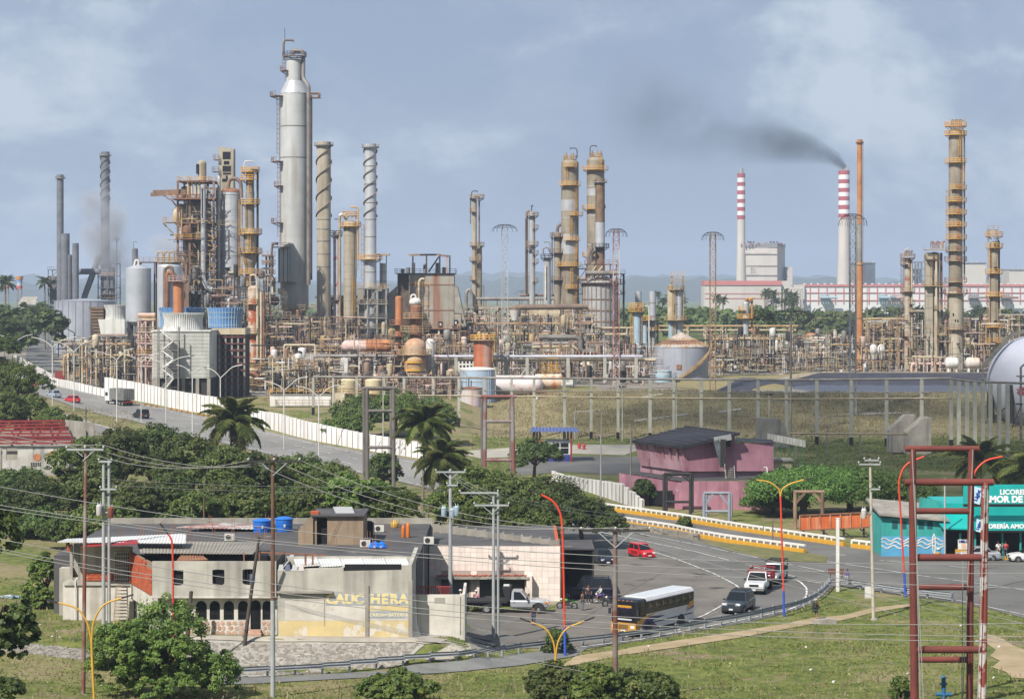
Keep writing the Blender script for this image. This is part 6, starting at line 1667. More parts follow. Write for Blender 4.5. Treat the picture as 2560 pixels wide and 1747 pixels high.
for a,b in((387,392),(392,430),(430,460),(460,487),(487,527),(527,564),(564,597),(597,625),(653,690)):
 x0,x1=XF(a)+.04,XF(b)-.04;z0,z1=gz+.06,ZF(1551)
 cols=max(1,int((x1-x0)/.34));rows=3
 for i in range(cols):
  for j in range(rows):
   cx=lerp(x0,x1,(i+.5+(.25 if j%2 else-.1))/cols);cz=lerp(z0,z1,(j+.5)/rows);k=R.choice([5,6]);rx=(x1-x0)/cols*.52;rz_=(z1-z0)/rows*.54
   a0=R.random()*6;pts=[(min(x1,max(x0,cx+rx*R.uniform(.7,1.08)*cos(a0+2*PI*q/k))),dF-.03,min(z1,max(z0,cz+rz_*R.uniform(.7,1.08)*sin(a0+2*PI*q/k))))for q in range(k)]
   hb(MB().prism(pts,(0,.035,0)),'stone',m_slate)
m=MB();m.box(XF(622),dF-.9,gz-.05,XF(656),dF,gz+.3);m.box(XF(626),dF-.5,gz+.3,XF(653),dF,gz+.5);hb(m,'doorstep',m_slate)
ops=[(XF(448),14/sF,ZF(1461),ZF(1421),.05,.22),(XF(549),15/sF,ZF(1461),ZF(1420),.05,.25),(XF(625),16/sF,ZF(1459),ZF(1419),.08,.2)]
m=wall_open(MB(),XF(384),XF(693),ZF(1490),ZF(1400),dF-.7,dF-.45,ops);hb(m,'upper_wall',m_plas)
hb(MB().box(XF(380),dF-.75,ZF(1491),XF(694),dF+6,ZF(1487)),'floor_slab',m_plasw)
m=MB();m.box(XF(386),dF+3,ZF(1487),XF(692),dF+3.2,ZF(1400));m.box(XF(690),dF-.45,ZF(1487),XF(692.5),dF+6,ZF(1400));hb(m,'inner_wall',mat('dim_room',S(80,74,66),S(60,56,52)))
for px in(448,549,625):
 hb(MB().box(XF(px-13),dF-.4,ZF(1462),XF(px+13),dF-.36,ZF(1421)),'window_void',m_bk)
hb(MB().box(XF(627),dF-.62,ZF(1456),XF(642),dF-.5,ZF(1432)),'window_panel',mat('bluish_panel',S(120,140,170)))
for k in range(4):hb(MB().beam((XF(613+k*8),dF-.6,ZF(1460)),(XF(613+k*8),dF-.6,ZF(1420)),.04),'window_bar',m_iron)
for q in(612,650,680):hb(MB().beam((XF(q),dF-.5,ZF(1400)),(XF(q),dF-.5,ZF(1378)),.08),'starter_bar',m_ru)
def sheet(name,P4,mt,t_=.06,corr=0,amp=.05,parent=t,off=None):
 a,b,c,d=[Vector(p)for p in P4];m=MB();N=corr if corr else 1
 vs=[]
 for i in range(N*2+1 if corr else 2):
  f=i/(N*2 if corr else 1);dz=Vector((0,0,amp if i%2 else 0))if corr else Vector((0,0,0))
  vs+=[a.lerp(b,f)+dz,d.lerp(c,f)+dz]
 n=len(vs)//2
 m.add(vs,[(2*i,2*i+2,2*i+3,2*i+1)for i in range(n-1)])
 lo=[v-Vector((0,0,t_))for v in vs];m.add(lo,[(2*i,2*i+1,2*i+3,2*i+2)for i in range(n-1)])
 for i in range(n-1):m.add([vs[2*i],lo[2*i],lo[2*i+2],vs[2*i+2]],[(0,1,2,3)])
 return hb(m,name,mt,parent,off)
sheet('corrugated_roof',[W(352,1381,169),W(632,1384,169),W(660,1355,181),W(340,1352,181)],m_zinc,corr=34)
sheet('fallen_sheet',[W(441,1401,168),W(520,1398,168),W(505,1386,169.5),W(455,1383,169.5)],m_ru,corr=10)
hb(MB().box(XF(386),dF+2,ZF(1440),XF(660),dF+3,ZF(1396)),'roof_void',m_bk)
dL=174.8;XL=lambda px:(px-1280)/F*dL;ZL=lambda y:ZC-(y-HY)/F*dL
gl=hgt(XL(250),dL)-.3
hb(MB().box(XL(157),dL,gl,XL(335),dL+.3,ZL(1458)),'lower_wall',m_plasw)
m=wall_open(MB(),XL(200),XL(330),ZL(1456),ZL(1366),dL+.05,dL+.3,[(XL(305),19/F*dL,ZL(1456),ZL(1378),.02,0)]);hb(m,'upper_wall',m_plas)
hb(MB().box(XL(160),dL-.15,ZL(1462),XL(332),dL+6,ZL(1454)),'floor_slab',m_plas)
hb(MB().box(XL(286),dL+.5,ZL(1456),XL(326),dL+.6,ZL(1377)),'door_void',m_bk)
m=MB()
for k in range(8):xx=XL(lerp(287,323,k/7));m.beam((xx,dL,ZL(1457)),(xx,dL,ZL(1379)),.05)
for k in range(9):zz=ZL(lerp(1380,1456,k/8));m.beam((XL(287),dL,zz),(XL(323),dL,zz),.04)
hb(m,'door_grille',m_wh)
for i in range(11):
 for j in range(3):
  x0=XL(215+i*6.2+(3 if j%2 else 0));hb(MB().box(x0,dL-.06,ZL(1450-j*6.3),x0+.18,dL+.1,ZL(1444.5-j*6.3)),'brick',m_brick)
hb(MB().box(XL(132),dL+2.5,gl-.5,XL(164),dL+6,ZL(1430)),'annex_wall',m_plas)
m=MB();m.box(XL(165),dL+1.5,gl,XL(172),dL+1.7,ZL(1370));m.box(XL(190),dL+.8,gl,XL(198),dL+1,ZL(1370));m.box(XL(165),dL+3.2,gl,XL(205),dL+3.4,ZL(1370));hb(m,'porch_wall',m_plas)
for k in range(8):hb(MB().box(XL(158)-.1,dL+2+k*.3,ZL(1388)+k%2*.01,XL(163),dL+2.25+k*.3,ZL(1370)),'brick',m_brick)if k<3 else None
sheet('roof',[W(143,1354,172.6),W(464,1357,172.6),W(466,1334,178),W(165,1347,178)],m_sheet,corr=40)
sheet('roof_flashing',[W(203,1366,172.2),W(344,1358,171.8),W(343,1348,173.2),W(230,1357,173.4)],mat('red_sheet',S(168,50,48),S(140,44,44),rough=.5),corr=4,amp=.02)
A=Vector((XL(324),dL,0));Bp=Vector((XF(384),dF-.55,0));ab=Bp-A;L_=ab.length;rz=atan2(ab.y,ab.x)
zt0,zb0=ZL(1378),ZF(1486)
m=MB();m.cbox((0,.12,(zt0-zb0)/2),(L_,.12,zt0-zb0));ob=m.build('brick_backing',m_mort,t,(A+Bp)/2+Vector((0,0,zb0))-Vector((XF(540),dF,gz)),rz)
bm_=MB();bm_.box(0,-.06,0,.38,.06,.19);bme=bm_.mesh('brick',m_brick)
rows=int((zt0-zb0)/.21)
for j in range(rows):
 n=int(L_/.4)
 for i in range(n):
  xx=-L_/2+.02+i*.4+(.0 if j%2 else.16)
  if xx+.38>L_/2+.05:continue
  if j>rows-3 and i>n*.6+R.uniform(-2,2):continue
  inst('brick',bme,ob,(xx,R.uniform(0,.02),.01+j*.21))
m=MB();m.cbox((0,.2,-.6),(L_+.6,.3,1.2));m.cbox((0,.6,-2.2),(L_,.3,2.6));m.build('plinth_wall',m_plasw,t,(A+Bp)/2+Vector((0,0,zb0))-Vector((XF(540),dF,gz)),rz)
m=MB()
for k in range(12):
 f=k/11;m.box(XL(292+f*8),dL-1.5+f*.2,ZL(lerp(1552,1463,f)),XL(328-f*4),dL-1.2+f*.2,ZL(lerp(1552,1463,f))+.05)
for q in(291,329):m.beam((XL(q),dL-1.4,ZL(1560)),(XL(q+(7 if q<300 else-5)),dL-1.2,ZL(1460)),.08);
hb(m,'stair',mat('pale_steel',S(190,180,164),S(150,130,110)))
hb(MB().tube(rpath([(XL(190),dL-.2,gl),(XL(190),dL-.2,ZL(1448)),(XL(196),dL-.2,ZL(1444))],.1),.06,8),'drain_pipe',m_wh)
# ---- workshop
o_w=Vector((XF(860),dF,gz));t2=thing('workshop','grey workshop with yellow base band and painted tyre-repair lettering','building',o_w)
H2=lambda m,n,mt:hb(m,n,mt,t2,o_w)
dW=dF-.9;XW=lambda px:(px-1280)/F*dW;ZW=lambda y:ZC-(y-HY)/F*dW
H2(MB().prism([(XW(694),dW,gz-1.2),(XW(1029),dW,gz-1.2),(XW(1029),dW,ZW(1413)),(XW(1004),dW,ZW(1413)),(XW(1004),dW,ZW(1424)),(XW(859),dW,ZW(1427)),(XW(859),dW,ZW(1418)),(XW(694),dW,ZW(1424))],(0,.3,0)),'wall',m_plas)
H2(MB().box(XW(694),dW+.31,gz-1.2,XW(694)+.3,dW+10,ZW(1424)),'side_wall',m_plas);H2(MB().box(XW(1029)-.3,dW+.3,gz-1.5,XW(1029),dW+12,ZW(1413)),'side_wall',m_plas)
m_lime=mat('limewash_patch',S(214,208,196),S(190,182,170),rough=.9,scale=.6,spots=S(160,152,142),sp_scale=.9,sp_lo=.58)
m_ypaint=mat('worn_yellow_paint',S(218,196,140),S(200,180,132),rough=.9,scale=.6,spots=S(214,206,192),sp_scale=.7,sp_lo=.54)
m_gpaint=mat('worn_grey_paint',S(166,170,172),S(150,154,156),rough=.9,scale=.6,spots=S(200,194,182),sp_scale=1.0,sp_lo=.56)
H2(MB().box(XW(712),dW-.004,ZW(1550),XW(1022),dW+.05,ZW(1502)),'limewash_band',m_lime)
H2(MB().box(XW(697),dW-.008,gz,XW(1028),dW+.05,ZW(1551)),'yellow_band',m_ypaint)
H2(MB().box(XW(815),dW-.012,ZW(1513),XW(1022),dW+.05,ZW(1482)),'sign_band',m_gpaint)
H2(MB().box(XW(921),dW-.010,ZW(1526),XW(1022),dW+.05,ZW(1514)),'yellow_stripe',m_ypaint)
H2(MB().box(XW(921),dW-.012,ZW(1545),XW(1022),dW+.05,ZW(1527)),'sign_band',m_gpaint)
for a,b,c,d,e in((913,922,.10,0,1462),(1021,1031,.12,0,1450),(810,812,.03,.9,1482)):H2(MB().box(XW(a),dW-c,gz+d,XW(b),dW+.05,ZW(e)),'pilaster',m_cn)
H2(MB().box(XW(694),dW-.35,ZW(1481),XW(832),dW,ZW(1476)),'ledge',m_cn)
H2(MB().box(XW(861),dW+.1,ZW(1428),XW(1003),dW+.4,ZW(1411)),'roof_void',m_bk)
m_ylet=mat('yellow_letter',S(236,216,148),S(220,200,140),rough=.85,scale=2,spots=S(170,166,156),sp_scale=3,sp_lo=.64)
m_wlet=mat('letter_outline',S(226,220,206),S(200,196,184),rough=.85)
def letters(txt,px0,px1,y,size,z_,mt,mo,bold):
 n=len(txt)
 for k,ch in enumerate(txt):
  if ch==' ':continue
  px=lerp(px0,px1,k/(n-1))
  loc=Vector((XW(px),dW-z_,ZW(y)))-o_w
  text_part(ch,size*1.0,mo,t2,loc+Vector((.03,.006,-.03)),(PI/2,0,0),.006,1.02,'letter_outline',bold=bold+.02)
  text_part(ch,size,mt,t2,loc,(PI/2,0,0),.006,1.0,'letter',bold=bold)
letters('CAUC',826,897,1497,.98,.03,m_ylet,m_wlet,.035)
letters('HERA',938,1008,1497,.98,.03,m_ylet,m_wlet,.035)
letters('CARGA',927,956,1536,.33,.03,m_ylet,m_wlet,-.004)
letters('DE',962,966,1535,.17,.03,m_ylet,m_wlet,-.004)
letters('BATERIA',973,1016,1536,.36,.03,m_ylet,m_wlet,-.004)
for k in range(5):
 a=742+k*56;sheet('roof_sheet',[W(a,1415+R.uniform(-3,2),dW+.3),W(a+60,1413+R.uniform(-3,2),dW+.3),W(a+50,1394,dW+6.5),W(a-8,1396,dW+6.5)],m_sheet,corr=9,parent=t2,off=o_w)
for q in(762,780):H2(MB().beam((XW(q),dW+.6,ZW(1425)),(XW(q),dW+.6,ZW(1385)),.14),'rusty_post',m_ru)
H2(MB().beam((XW(648),dW+1,ZW(1384)),(XW(812),dW+1,ZW(1391)),.1),'roof_purlin',m_ru)
for k,c in enumerate((S(196,196,190),S(110,116,140),S(200,200,204),S(216,210,206))):
 m=MB();x0=695+k*17;m.prism([(XW(x0),dW-.02,ZW(1426)),(XW(x0+14),dW-.02,ZW(1426)),(XW(x0+12),dW-.02,ZW(1410)),(XW(x0+3),dW-.02,ZW(1411))],(0,.05,0));H2(m,'laundry',mat('cloth%d'%k,c,rough=.9))
H2(MB().box(XW(695),dW+6,ZW(1470),XW(1028),dW+6.2,ZW(1414)),'rear_wall',m_plas)
pw=Vector((XF(1100),168.2,hgt(XF(1100),168.2)));t3=thing('yard_wall','plain white yard wall right of the painted workshop','wall',pw)
dY=168.2;XY_=lambda px:(px-1280)/F*dY;ZY=lambda y:ZC-(y-HY)/F*dY
m=MB();m.box(XY_(1034),dY,ZY(1600),XY_(1162),dY+.2,ZY(1486));m.box(XY_(1162)-.2,dY+.2,ZY(1600),XY_(1162),dY+7,ZY(1486));hb(m,'wall',m_plasw,t3,pw)
m=MB();m.box(XY_(1044),dY-.03,ZY(1586),XY_(1045),dY,ZY(1486));m.box(XY_(1150),dY-.05,ZY(1585),XY_(1151.5),dY,ZY(1490));hb(m,'drain_pipe',m_cn,t3,pw)
hb(MB().box(XY_(1086),dY-.03,ZY(1506),XY_(1112),dY+.05,ZY(1493)),'wall_recess',m_cn,t3,pw)
hb(MB().prism([(XY_(1024),dY-.9,ZY(1590)),(XY_(1052),dY-.9,ZY(1590)),(XY_(1044),dY-.9,ZY(1560)),(XY_(1038),dY-.9,ZY(1484)),(XY_(1030),dY-.9,ZY(1484))],(0,.9,0)),'buttress',m_wallw,t3,pw)
p0=W(1070,1480,176);t4=thing('red_fence','red and white bar fence standing behind the white yard wall','fence',p0)
for k in range(22):m=MB();xx=k*.155-1.6;m.beam((xx,0,-1.6),(xx,0,.5),.05);m.build('bar',m_wh if k<2 else mat('fence_red',S(160,60,60)),t4)
Pt.beam('rail',mat('fence_red',S(160,60,60)),t4)((-1.6,0,.45),(1.8,0,.45),.07)
Pt.beam('rail',mat('fence_red',S(160,60,60)),t4)((-1.6,0,-1.2),(1.8,0,-1.2),.07)
# ---- flat roofed block behind
o_b=Vector((-20,186,4));tb=thing('flat_roofed_block','wide flat tarred roof block behind the house and workshop','building',o_b)
HB=lambda m,n,mt:hb(m,n,mt,tb,o_b)
zr=ZC-20.8
m=MB();m.box(-36.5,178.5,2.2,-18.2,203,zr);m.box(-18.2,174.4,2.2,-7.4,203,zr);HB(m,'roof_mass',m_tar)
HB(MB().box(-36.7,203,2,-7.2,203.3,zr+.5),'rear_parapet',m_cn)
R=random.Random(4)
for k in range(34):
 xx,yy=R.uniform(-33,-9),R.uniform(180,200);m=MB()
 for q in((0,0),(.2,0),(0,.2)):m.beam((xx+q[0],yy+q[1],zr),(xx+q[0]+R.uniform(-.05,.05),yy+q[1],zr+R.uniform(.7,1.5)),.035)
 HB(m,'starter_bar',m_ru)
sheet('zinc_sheet',[W(440,1318,196),W(660,1322,196),W(640,1310,201),W(560,1306,201)],mat('red_zinc',S(170,130,120),S(200,196,190),lo=.45,hi=.55),corr=20,parent=tb,off=o_b)
o_s=W(850,1351,186);o_s.z=zr;ts=thing('roof_shed','brown rendered roof shed with black doorway and lean-to slope','shed',o_s)
HS=lambda m,n,mt:hb(m,n,mt,ts,o_s)
m_brn=mat('brown_render',S(160,140,116),S(136,118,98),rough=.95,scale=.5,streak=S(90,78,66),st_amt=.5)
D=186;X_=lambda px:(px-1280)/F*D;Z_=lambda y:ZC-(y-HY)/F*D
m=wall_open(MB(),X_(783),X_(908),zr,Z_(1290),D,D+.25,[(X_(805),13/F*D,zr,Z_(1294),.02,0)]);HS(m,'wall',m_brn)
m=MB();m.box(X_(783),D+.25,zr,X_(783)+.25,D+5,Z_(1290));m.box(X_(908)-.25,D+.25,zr,X_(908),D+5,Z_(1290));m.box(X_(783),D+5,zr,X_(908),D+5.2,Z_(1290));HS(m,'side_wall',m_brn)
HS(MB().box(X_(778),D-.3,Z_(1290),X_(912),D+5.5,Z_(1286)),'roof_slab',m_tar)
HS(MB().box(X_(790),D+.5,zr,X_(820),D+.7,Z_(1293)),'doorway_void',m_bk)
HS(MB().prism([(X_(746),D-.2,zr),(X_(783),D-.2,zr),(X_(783),D-.2,Z_(1291)),(X_(776),D-.2,Z_(1291)),(X_(746),D-.2,Z_(1325))],(0,2,0)),'lean_to',m_brn)
o=sheet('tilted_zinc_sheet',[W(842,1286,187),W(888,1286,187),W(880,1266,188.5),W(832,1266,188.5)],m_gv,parent=ts,off=o_s)
HS(MB().box(X_(776),D+.2,Z_(1286),X_(796),D+1,Z_(1279)),'chimney_block',m_brick)
m_wt=mat('blue_plastic',S(40,116,206),S(34,100,186),rough=.35)
for px,py,r,h,lab,mt in((655,1329,.80,.95,'blue plastic water tank left of the other blue one',m_wt),(710,1327,.78,1.05,'blue plastic water tank beside the brown roof shed',m_wt),(922,1340,.42,1.1,'black plastic barrel against the brown roof shed',m_bk)):
 D_=20.8*F/(py-HY);p=W(px,py,D_);p.z=zr
 tt=thing('water_tank',lab,'water tank',p);Pt.lathe('body',mt,tt)([(r*.93,0),(r,h*.95),(r,h)],28)
 for k in range(3):Pt.lathe('rib',mt,tt)([(r*.96,h*(.25+.25*k)),(r*1.02,h*(.27+.25*k)),(r*.97,h*(.29+.25*k))],28,cap=False)
 Pt.lathe('lid',mt,tt)([(r*1.06,h),(r*1.06,h+.07),(r*1.06,h+.07),(r*.6,h+.2),(.02,h+.26)],28,cap=False)
 if mt is m_wt:Pt.box('sticker',m_wh,tt)(.05,-r*1.01,h*.4,.2,-r*.9,h*.65)
p=W(612,1321,196);
for px,py,c,lab,r,h in((1008,1343,S(206,116,44),'shorter orange gas cylinder on the tarred roof',.17,1.0),(1020,1343,S(214,124,48),'taller orange gas cylinder on the tarred roof',.17,1.2),(987,1318,S(206,166,74),'squat yellow gas tank on the tarred roof',.36,.55)):
 D_=20.8*F/(py-HY);p=W(px,py,D_);p.z=zr;tt=thing('gas_cylinder',lab,'gas cylinder',p);Pt.lathe('body',mat('gas%d'%int(px),c,tuple(q*.8 for q in c[:3])+(1,),rough=.5),tt)([(r*.9,0),(r,.06),(r,h-.15)]+[(r*cos(PI/2*i/4),h-.15+.15*sin(PI/2*i/4))for i in range(1,4)]+[(.05,h)],18)
 Pt.lathe('valve_collar',mat('gas%d'%int(px),c),tt)([(r*.45,h-.05),(r*.45,h+.12),(r*.4,h+.12),(r*.4,h-.02)],14,cap=False)
m_ac=mat('ac_white',S(214,212,204),S(190,186,176),rough=.6)
for px,py,lab in((913,1368,'white air conditioner unit beside the blue tarpaulin'),(1072,1360,'white air conditioner box on the roof edge by the grey pole'),(948,1330,'small white air conditioner beside the gas cylinders'),(574,1352,'small white window unit on the tarred roof')):
 D_=20.8*F/(py-HY);p=W(px,py,D_);p.z=zr;tt=thing('air_conditioner',lab,'air conditioner',p);Pt.box('case',m_ac,tt)(-.42,-.16,.05,.42,.16,.62);Pt.cyl('fan_grille',m_dk,tt)((-.1,-.17,.33),(-.1,-.155,.33),.22,n=18)
 Pt.box('foot',m_dk,tt)(-.4,-.14,0,-.3,.14,.05);Pt.box('foot',m_dk,tt)(.3,-.14,0,.4,.14,.05)
D_=20.8*F/(1369-HY);p=W(945,1369,D_);p.z=zr
m=MB();rr=random.Random(2);N=9;vs=[(lerp(-.75,.75,i/N),lerp(-.4,.4,j/4),(.62-.5*abs(j/2-1)**3)*(.75+.25*sin(i*1.9+j))*(1 if 0<i<N else.3))for j in range(5)for i in range(N+1)]
m.add(vs,[(j*(N+1)+i,j*(N+1)+i+1,(j+1)*(N+1)+i+1,(j+1)*(N+1)+i)for j in range(4)for i in range(N)],True);m.box(-.6,-.3,0,.6,.3,.35);tag(m.build('blue_tarpaulin',m_wt,None,p),'crumpled bright blue tarpaulin over a heap on the roof','tarpaulin')
for px,py,w,h,lab in((815,1343,.9,.55,'dark discarded cooler box lying before the shed door'),(862,1345,.8,.6,'grey metal hood lying beside the shed door'),(765,1340,.75,.8,'small dark cage table with pale top beside blue tanks')):
 D_=20.8*F/(py-HY);p=W(px,py,D_);p.z=zr;tt=thing('roof_junk',lab,'junk',p);Pt.box('body',m_dk,tt)(-w/2,-.3,.06,w/2,.3,h);Pt.prism('top',m_gv,tt)([(-w/2-.06,-.34,h),(w/2+.06,-.34,h+.1),(w/2+.06,-.34,h+.14),(-w/2-.06,-.34,h+.04)],(0,.7,0));[MB().box(x-.03,-.25,0,x+.03,.25,.06).build('foot',m_dk,tt)for x in(-w/3,w/3)]
# ---- garage block with tiled front
o_g=Vector((-1.5,198,2.6));tg=thing('tiled_garage','pale pink tiled garage front with tiled canopy over dark bays','building',o_g)
HG=lambda m,n,mt:hb(m,n,mt,tg,o_g)
D=198;X_=lambda px:(px-1280)/F*D;Z_=lambda y:ZC-(y-HY)/F*D
m_tile=mat('pink_tile',S(240,226,214),S(230,214,202),rough=.7,scale=.8,streak=S(170,150,134),st_amt=.3,rnd=.035)
m_grout=mat('tile_grout',S(176,158,146),rough=.9)
m=wall_open(MB(),X_(1073),X_(1400),2.3,Z_(1365),D,D+.3,[(X_(1255),62/F*D,2.3,Z_(1442),.02,0),(X_(1136),36/F*D,2.3,Z_(1441),.02,0)]);HG(m,'wall',m_grout)
HG(MB().box(X_(1073),D+.3,2.3,X_(1400),D+18,Z_(1365)-.05),'roof_mass',m_tar)
HG(MB().box(X_(1400)-.3,D+.3,2.3,X_(1400),D+18,Z_(1366)),'side_wall',m_brick)
tm=MB();tw=(X_(1400)-X_(1073))/22;th=.54;tm.box(.008,-.015,.008,tw-.008,0,th-.008);tme=tm.mesh('tile',m_tile)
zt=Z_(1365)
for i in range(22):
 for j in range(10):
  xx=X_(1073)+i*tw;zz=zt-(j+1)*th;pxm=1073+(i+.5)*(327/22)
  if zz<2.55:continue
  if zz<Z_(1440)and(1193<pxm<1317 or 1100<pxm<1172):continue
  inst('tile',tme,tg,Vector((xx,D,zz))-o_g)
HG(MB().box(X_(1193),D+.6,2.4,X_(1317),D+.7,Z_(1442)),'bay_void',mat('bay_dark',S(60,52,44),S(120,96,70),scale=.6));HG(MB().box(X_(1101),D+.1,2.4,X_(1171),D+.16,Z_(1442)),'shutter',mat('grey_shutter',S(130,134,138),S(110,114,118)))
for q in(1195,1247,1258,1316):HG(MB().box(X_(q)-.12,D-.4,2.4,X_(q)+.12,D+.2,Z_(1442)),'pier',m_tile)if q in(1195,1316)else HG(m,'pier',mat('plywood',S(184,152,108),S(164,132,92)))
HG(MB().box(X_(1092),D-1.0,Z_(1444),X_(1322),D,Z_(1438)),'canopy',m_cn)
for k in range(40):
 q=lerp(1094,1312,k/39);HG(MB().cbox((X_(q)+R.uniform(-.05,.05),D-.55+R.uniform(-.2,.2),Z_(1436)),(.22,.45,.08),R.uniform(-.5,.5)),'roof_tile',mat('terracotta',S(178,96,70),S(150,78,58),rnd=.15))
HG(MB().box(X_(1400),D-.05,2.4,X_(1400)+.12,D+.2,Z_(1362)),'rusty_corner',m_ru)
HG(MB().box(X_(1316),D-.9,2.4,X_(1330),D-.1,Z_(1436)),'pier',m_tile)
m=MB();DD=186.5;m.box((886-1280)/F*DD,DD,3,(1073-1280)/F*198-.02,DD+.3,ZC-(1367-HY)/F*DD);m.box((886-1280)/F*DD,DD+.3,3,(890-1280)/F*DD,DD+6,ZC-(1367-HY)/F*DD);HG(m,'upper_wall',m_tile)
o_r=Vector((-2,208,5));tr=thing('retaining_wall','grey concrete wall with pilasters along the back of the tarred roof','wall',o_r)
for k in range(16):
 a=W(1040+k*23,1318+k*3.2,212-k*.84);hb(MB().cbox((a.x,a.y,a.z-.2),(.75,.25,1.5)),'panel',m_cn,tr,o_r);hb(MB().cbox((a.x+.42,a.y-.2,a.z-.2),(.16,.4,1.7)),'pilaster',m_cn,tr,o_r)
o_c=Vector((6,196,2.6));tcp=thing('carport','dark open carport with thin roof right of the tiled garage','carport',o_c)
m=MB();D=198;m.box(4.3,201,ZC-(1374-HY)/F*201,7.4,208,ZC-(1370-HY)/F*201);hb(m,'roof',m_tar,tcp,o_c)
m=MB();m.box(4.3,207.5,2.4,7.4,207.8,ZC-(1374-HY)/F*201);m.box(4.2,201,2.4,4.3,207,7.0);hb(m,'rear_wall',mat('near_black_wall',S(54,50,48),S(38,36,36)),tcp,o_c)  # carport rear and side walls coloured near black
for xx in(7.3,7.35):hb(MB().beam((xx,201.2 if xx<7.33 else 207,2.5),(xx,201.2 if xx<7.33 else 207,ZC-(1373-HY)/F*201),.15),'post',m_dk,tcp,o_c)
# -- pink building
m_pink=mat('faded_pink_wall',S(190,138,150),S(164,114,128),rough=.9,scale=.35,streak=S(120,76,88),st_amt=.65,st_scale=.9,spots=S(190,160,168),sp_scale=.3,sp_lo=.63)
m_pink2=mat('pale_pink_wall',S(200,162,170),S(178,132,144),rough=.9,scale=.4,streak=S(140,84,84),st_amt=.7,st_scale=.8)
m_roofd=mat('dark_ribbed_roof',S(52,50,56),S(40,38,44),rough=.7,scale=.4)
o_p=W(1760,1255,291);o_p.z=2.6;tp=thing('pink_building','abandoned pink two-storey building with a sloping black roof','building',o_p)
HP=lambda m,n,mt:hb(m,n,mt,tp,o_p)
dC,dLf,dRt=290.0,301.0,292.0
def vq(m,a,b,y0a,y1a,y0b,y1b):
 pts=[W(a[0],y1a,a[1]),W(b[0],y1b,b[1]),W(b[0],y0b,b[1]),W(a[0],y0a,a[1])];m.add(pts,[(0,1,2,3)])
m=MB();vq(m,(1706,dC),(1934,dRt),1114,1178,1107,1177);
m.add([W(1706,1114,dC),W(1836,1085,dC+1),W(1836,1108,dC+1)],[(0,1,2)]);m.add([W(1836,1085,dC+1),W(1838,1108,dC+1),W(1836,1108,dC+1)],[(0,1,2)])
pts=[W(1706,1178,dC),W(1934,1177,dRt),W(1934,1107,dRt),W(1837,1108,dC+1),W(1837,1084,dC+1),W(1706,1114,dC)]
HP(MB().prism(pts,(0,.5,0)),'front_wall',m_pink)
m=MB();m.add([W(1601,1163,dLf),W(1717,1178,dC),W(1706,1114,dC),W(1585,1102,dLf)],[(0,1,2,3)]);m.add([W(1601,1163,dLf+.4),W(1717,1178,dC+.5),W(1706,1114,dC+.5),W(1585,1102,dLf+.4)],[(3,2,1,0)]);HP(m,'jettied_wall',m_pink2)
for k in range(6):
 f=(k+.5)/6.3;a=W(lerp(1590,1703,f),lerp(1103,1113,f),lerp(dLf,dC,f));b=W(lerp(1600,1708,f),lerp(1140,1152,f),lerp(dLf,dC,f));m=MB();w=Vector((.45,-.75,0))
 m.add([a-w*.55+Vector((0,-.02,0)),b+Vector((0,-.25,0)),a+w*.55+Vector((0,-.02,0)),a+Vector((-.2,-.5,0))],[(0,1,3),(3,1,2)]);HP(m,'wall_fin',m_pink)
m=MB();P4=[W(1580,1100,dLf-.5),W(1704,1115,dC-1.2),W(1850,1081,dC-.5),W(1720,1064,dLf+9)]
m.add(P4,[(0,1,2,3)]);m.add([p-Vector((0,0,.35))for p in P4],[(3,2,1,0)])
for i in range(4):a,b=P4[i],P4[(i+1)%4];m.add([a,a-Vector((0,0,.35)),b-Vector((0,0,.35)),b],[(0,1,2,3)])
HP(m,'roof',m_roofd)
for k in range(7):f=(k+.5)/7;a,b=P4[0].lerp(P4[3],f),P4[1].lerp(P4[2],f);HP(MB().beam(a+Vector((0,0,.06)),b+Vector((0,0,.06)),.12,.12),'roof_rib',m_dk)
HP(MB().add([W(1834,1103,dC+1),W(1936,1106,dRt-.4),W(1930,1098,dRt+8),W(1840,1094,dC+9)],[(0,1,2,3)]),'low_roof',m_roofd)
HP(MB().prism([W(1934,1177,dRt),W(1934,1177,dRt+10),W(1934,1107,dRt+10),W(1934,1107,dRt)],(-.3,0,0)),'end_wall',m_pink2)
m=MB();m.prism([W(1717,1196,dC+.8),W(1930,1196,dRt+.8),W(1930,1176,dRt+.8),W(1717,1178,dC+.8)],(0,.4,0));m.add([W(1601,1180,dLf+.6),W(1717,1198,dC+.8),W(1717,1177,dC+.8),W(1601,1162,dLf+.6)],[(0,1,2,3)]);HP(m,'recess_wall',m_pink2)
HP(MB().add([W(1548,1182,297),W(1700,1202,285),W(1938,1198,287),W(1932,1186,293),W(1716,1194,291),W(1600,1178,302)],[(0,1,2,3,4,5)]),'podium_deck',m_tar)
m=MB();vq(m,(1548,297),(1705,285),1182,1262,1202,1275);m.box(W(1705,0,285).x,285,2.4,W(1938,0,285).x,285.4,ZC-(1203-HY)/F*285);m.box(W(1938,0,287).x-.3,285.4,2.4,W(1938,0,287).x,294,ZC-(1202-HY)/F*285);HP(m,'podium_wall',m_pink)
m=MB();vq(m,(1622,290.6),(1682,286),1226,1262,1226,1262);HP(m,'doorway_void',m_bk)
m=MB();m.box(W(1800,0,289.6).x,288.9,ZC-(1168-HY)/F*289,W(1812,0,289.6).x+.1,289.6,ZC-(1098-HY)/F*289);
m.v=[(a+(.9*(1-(c-10)/3.5)if False else 0),b,c)for a,b,c in m.v];HP(m,'torn_duct',m_dk)
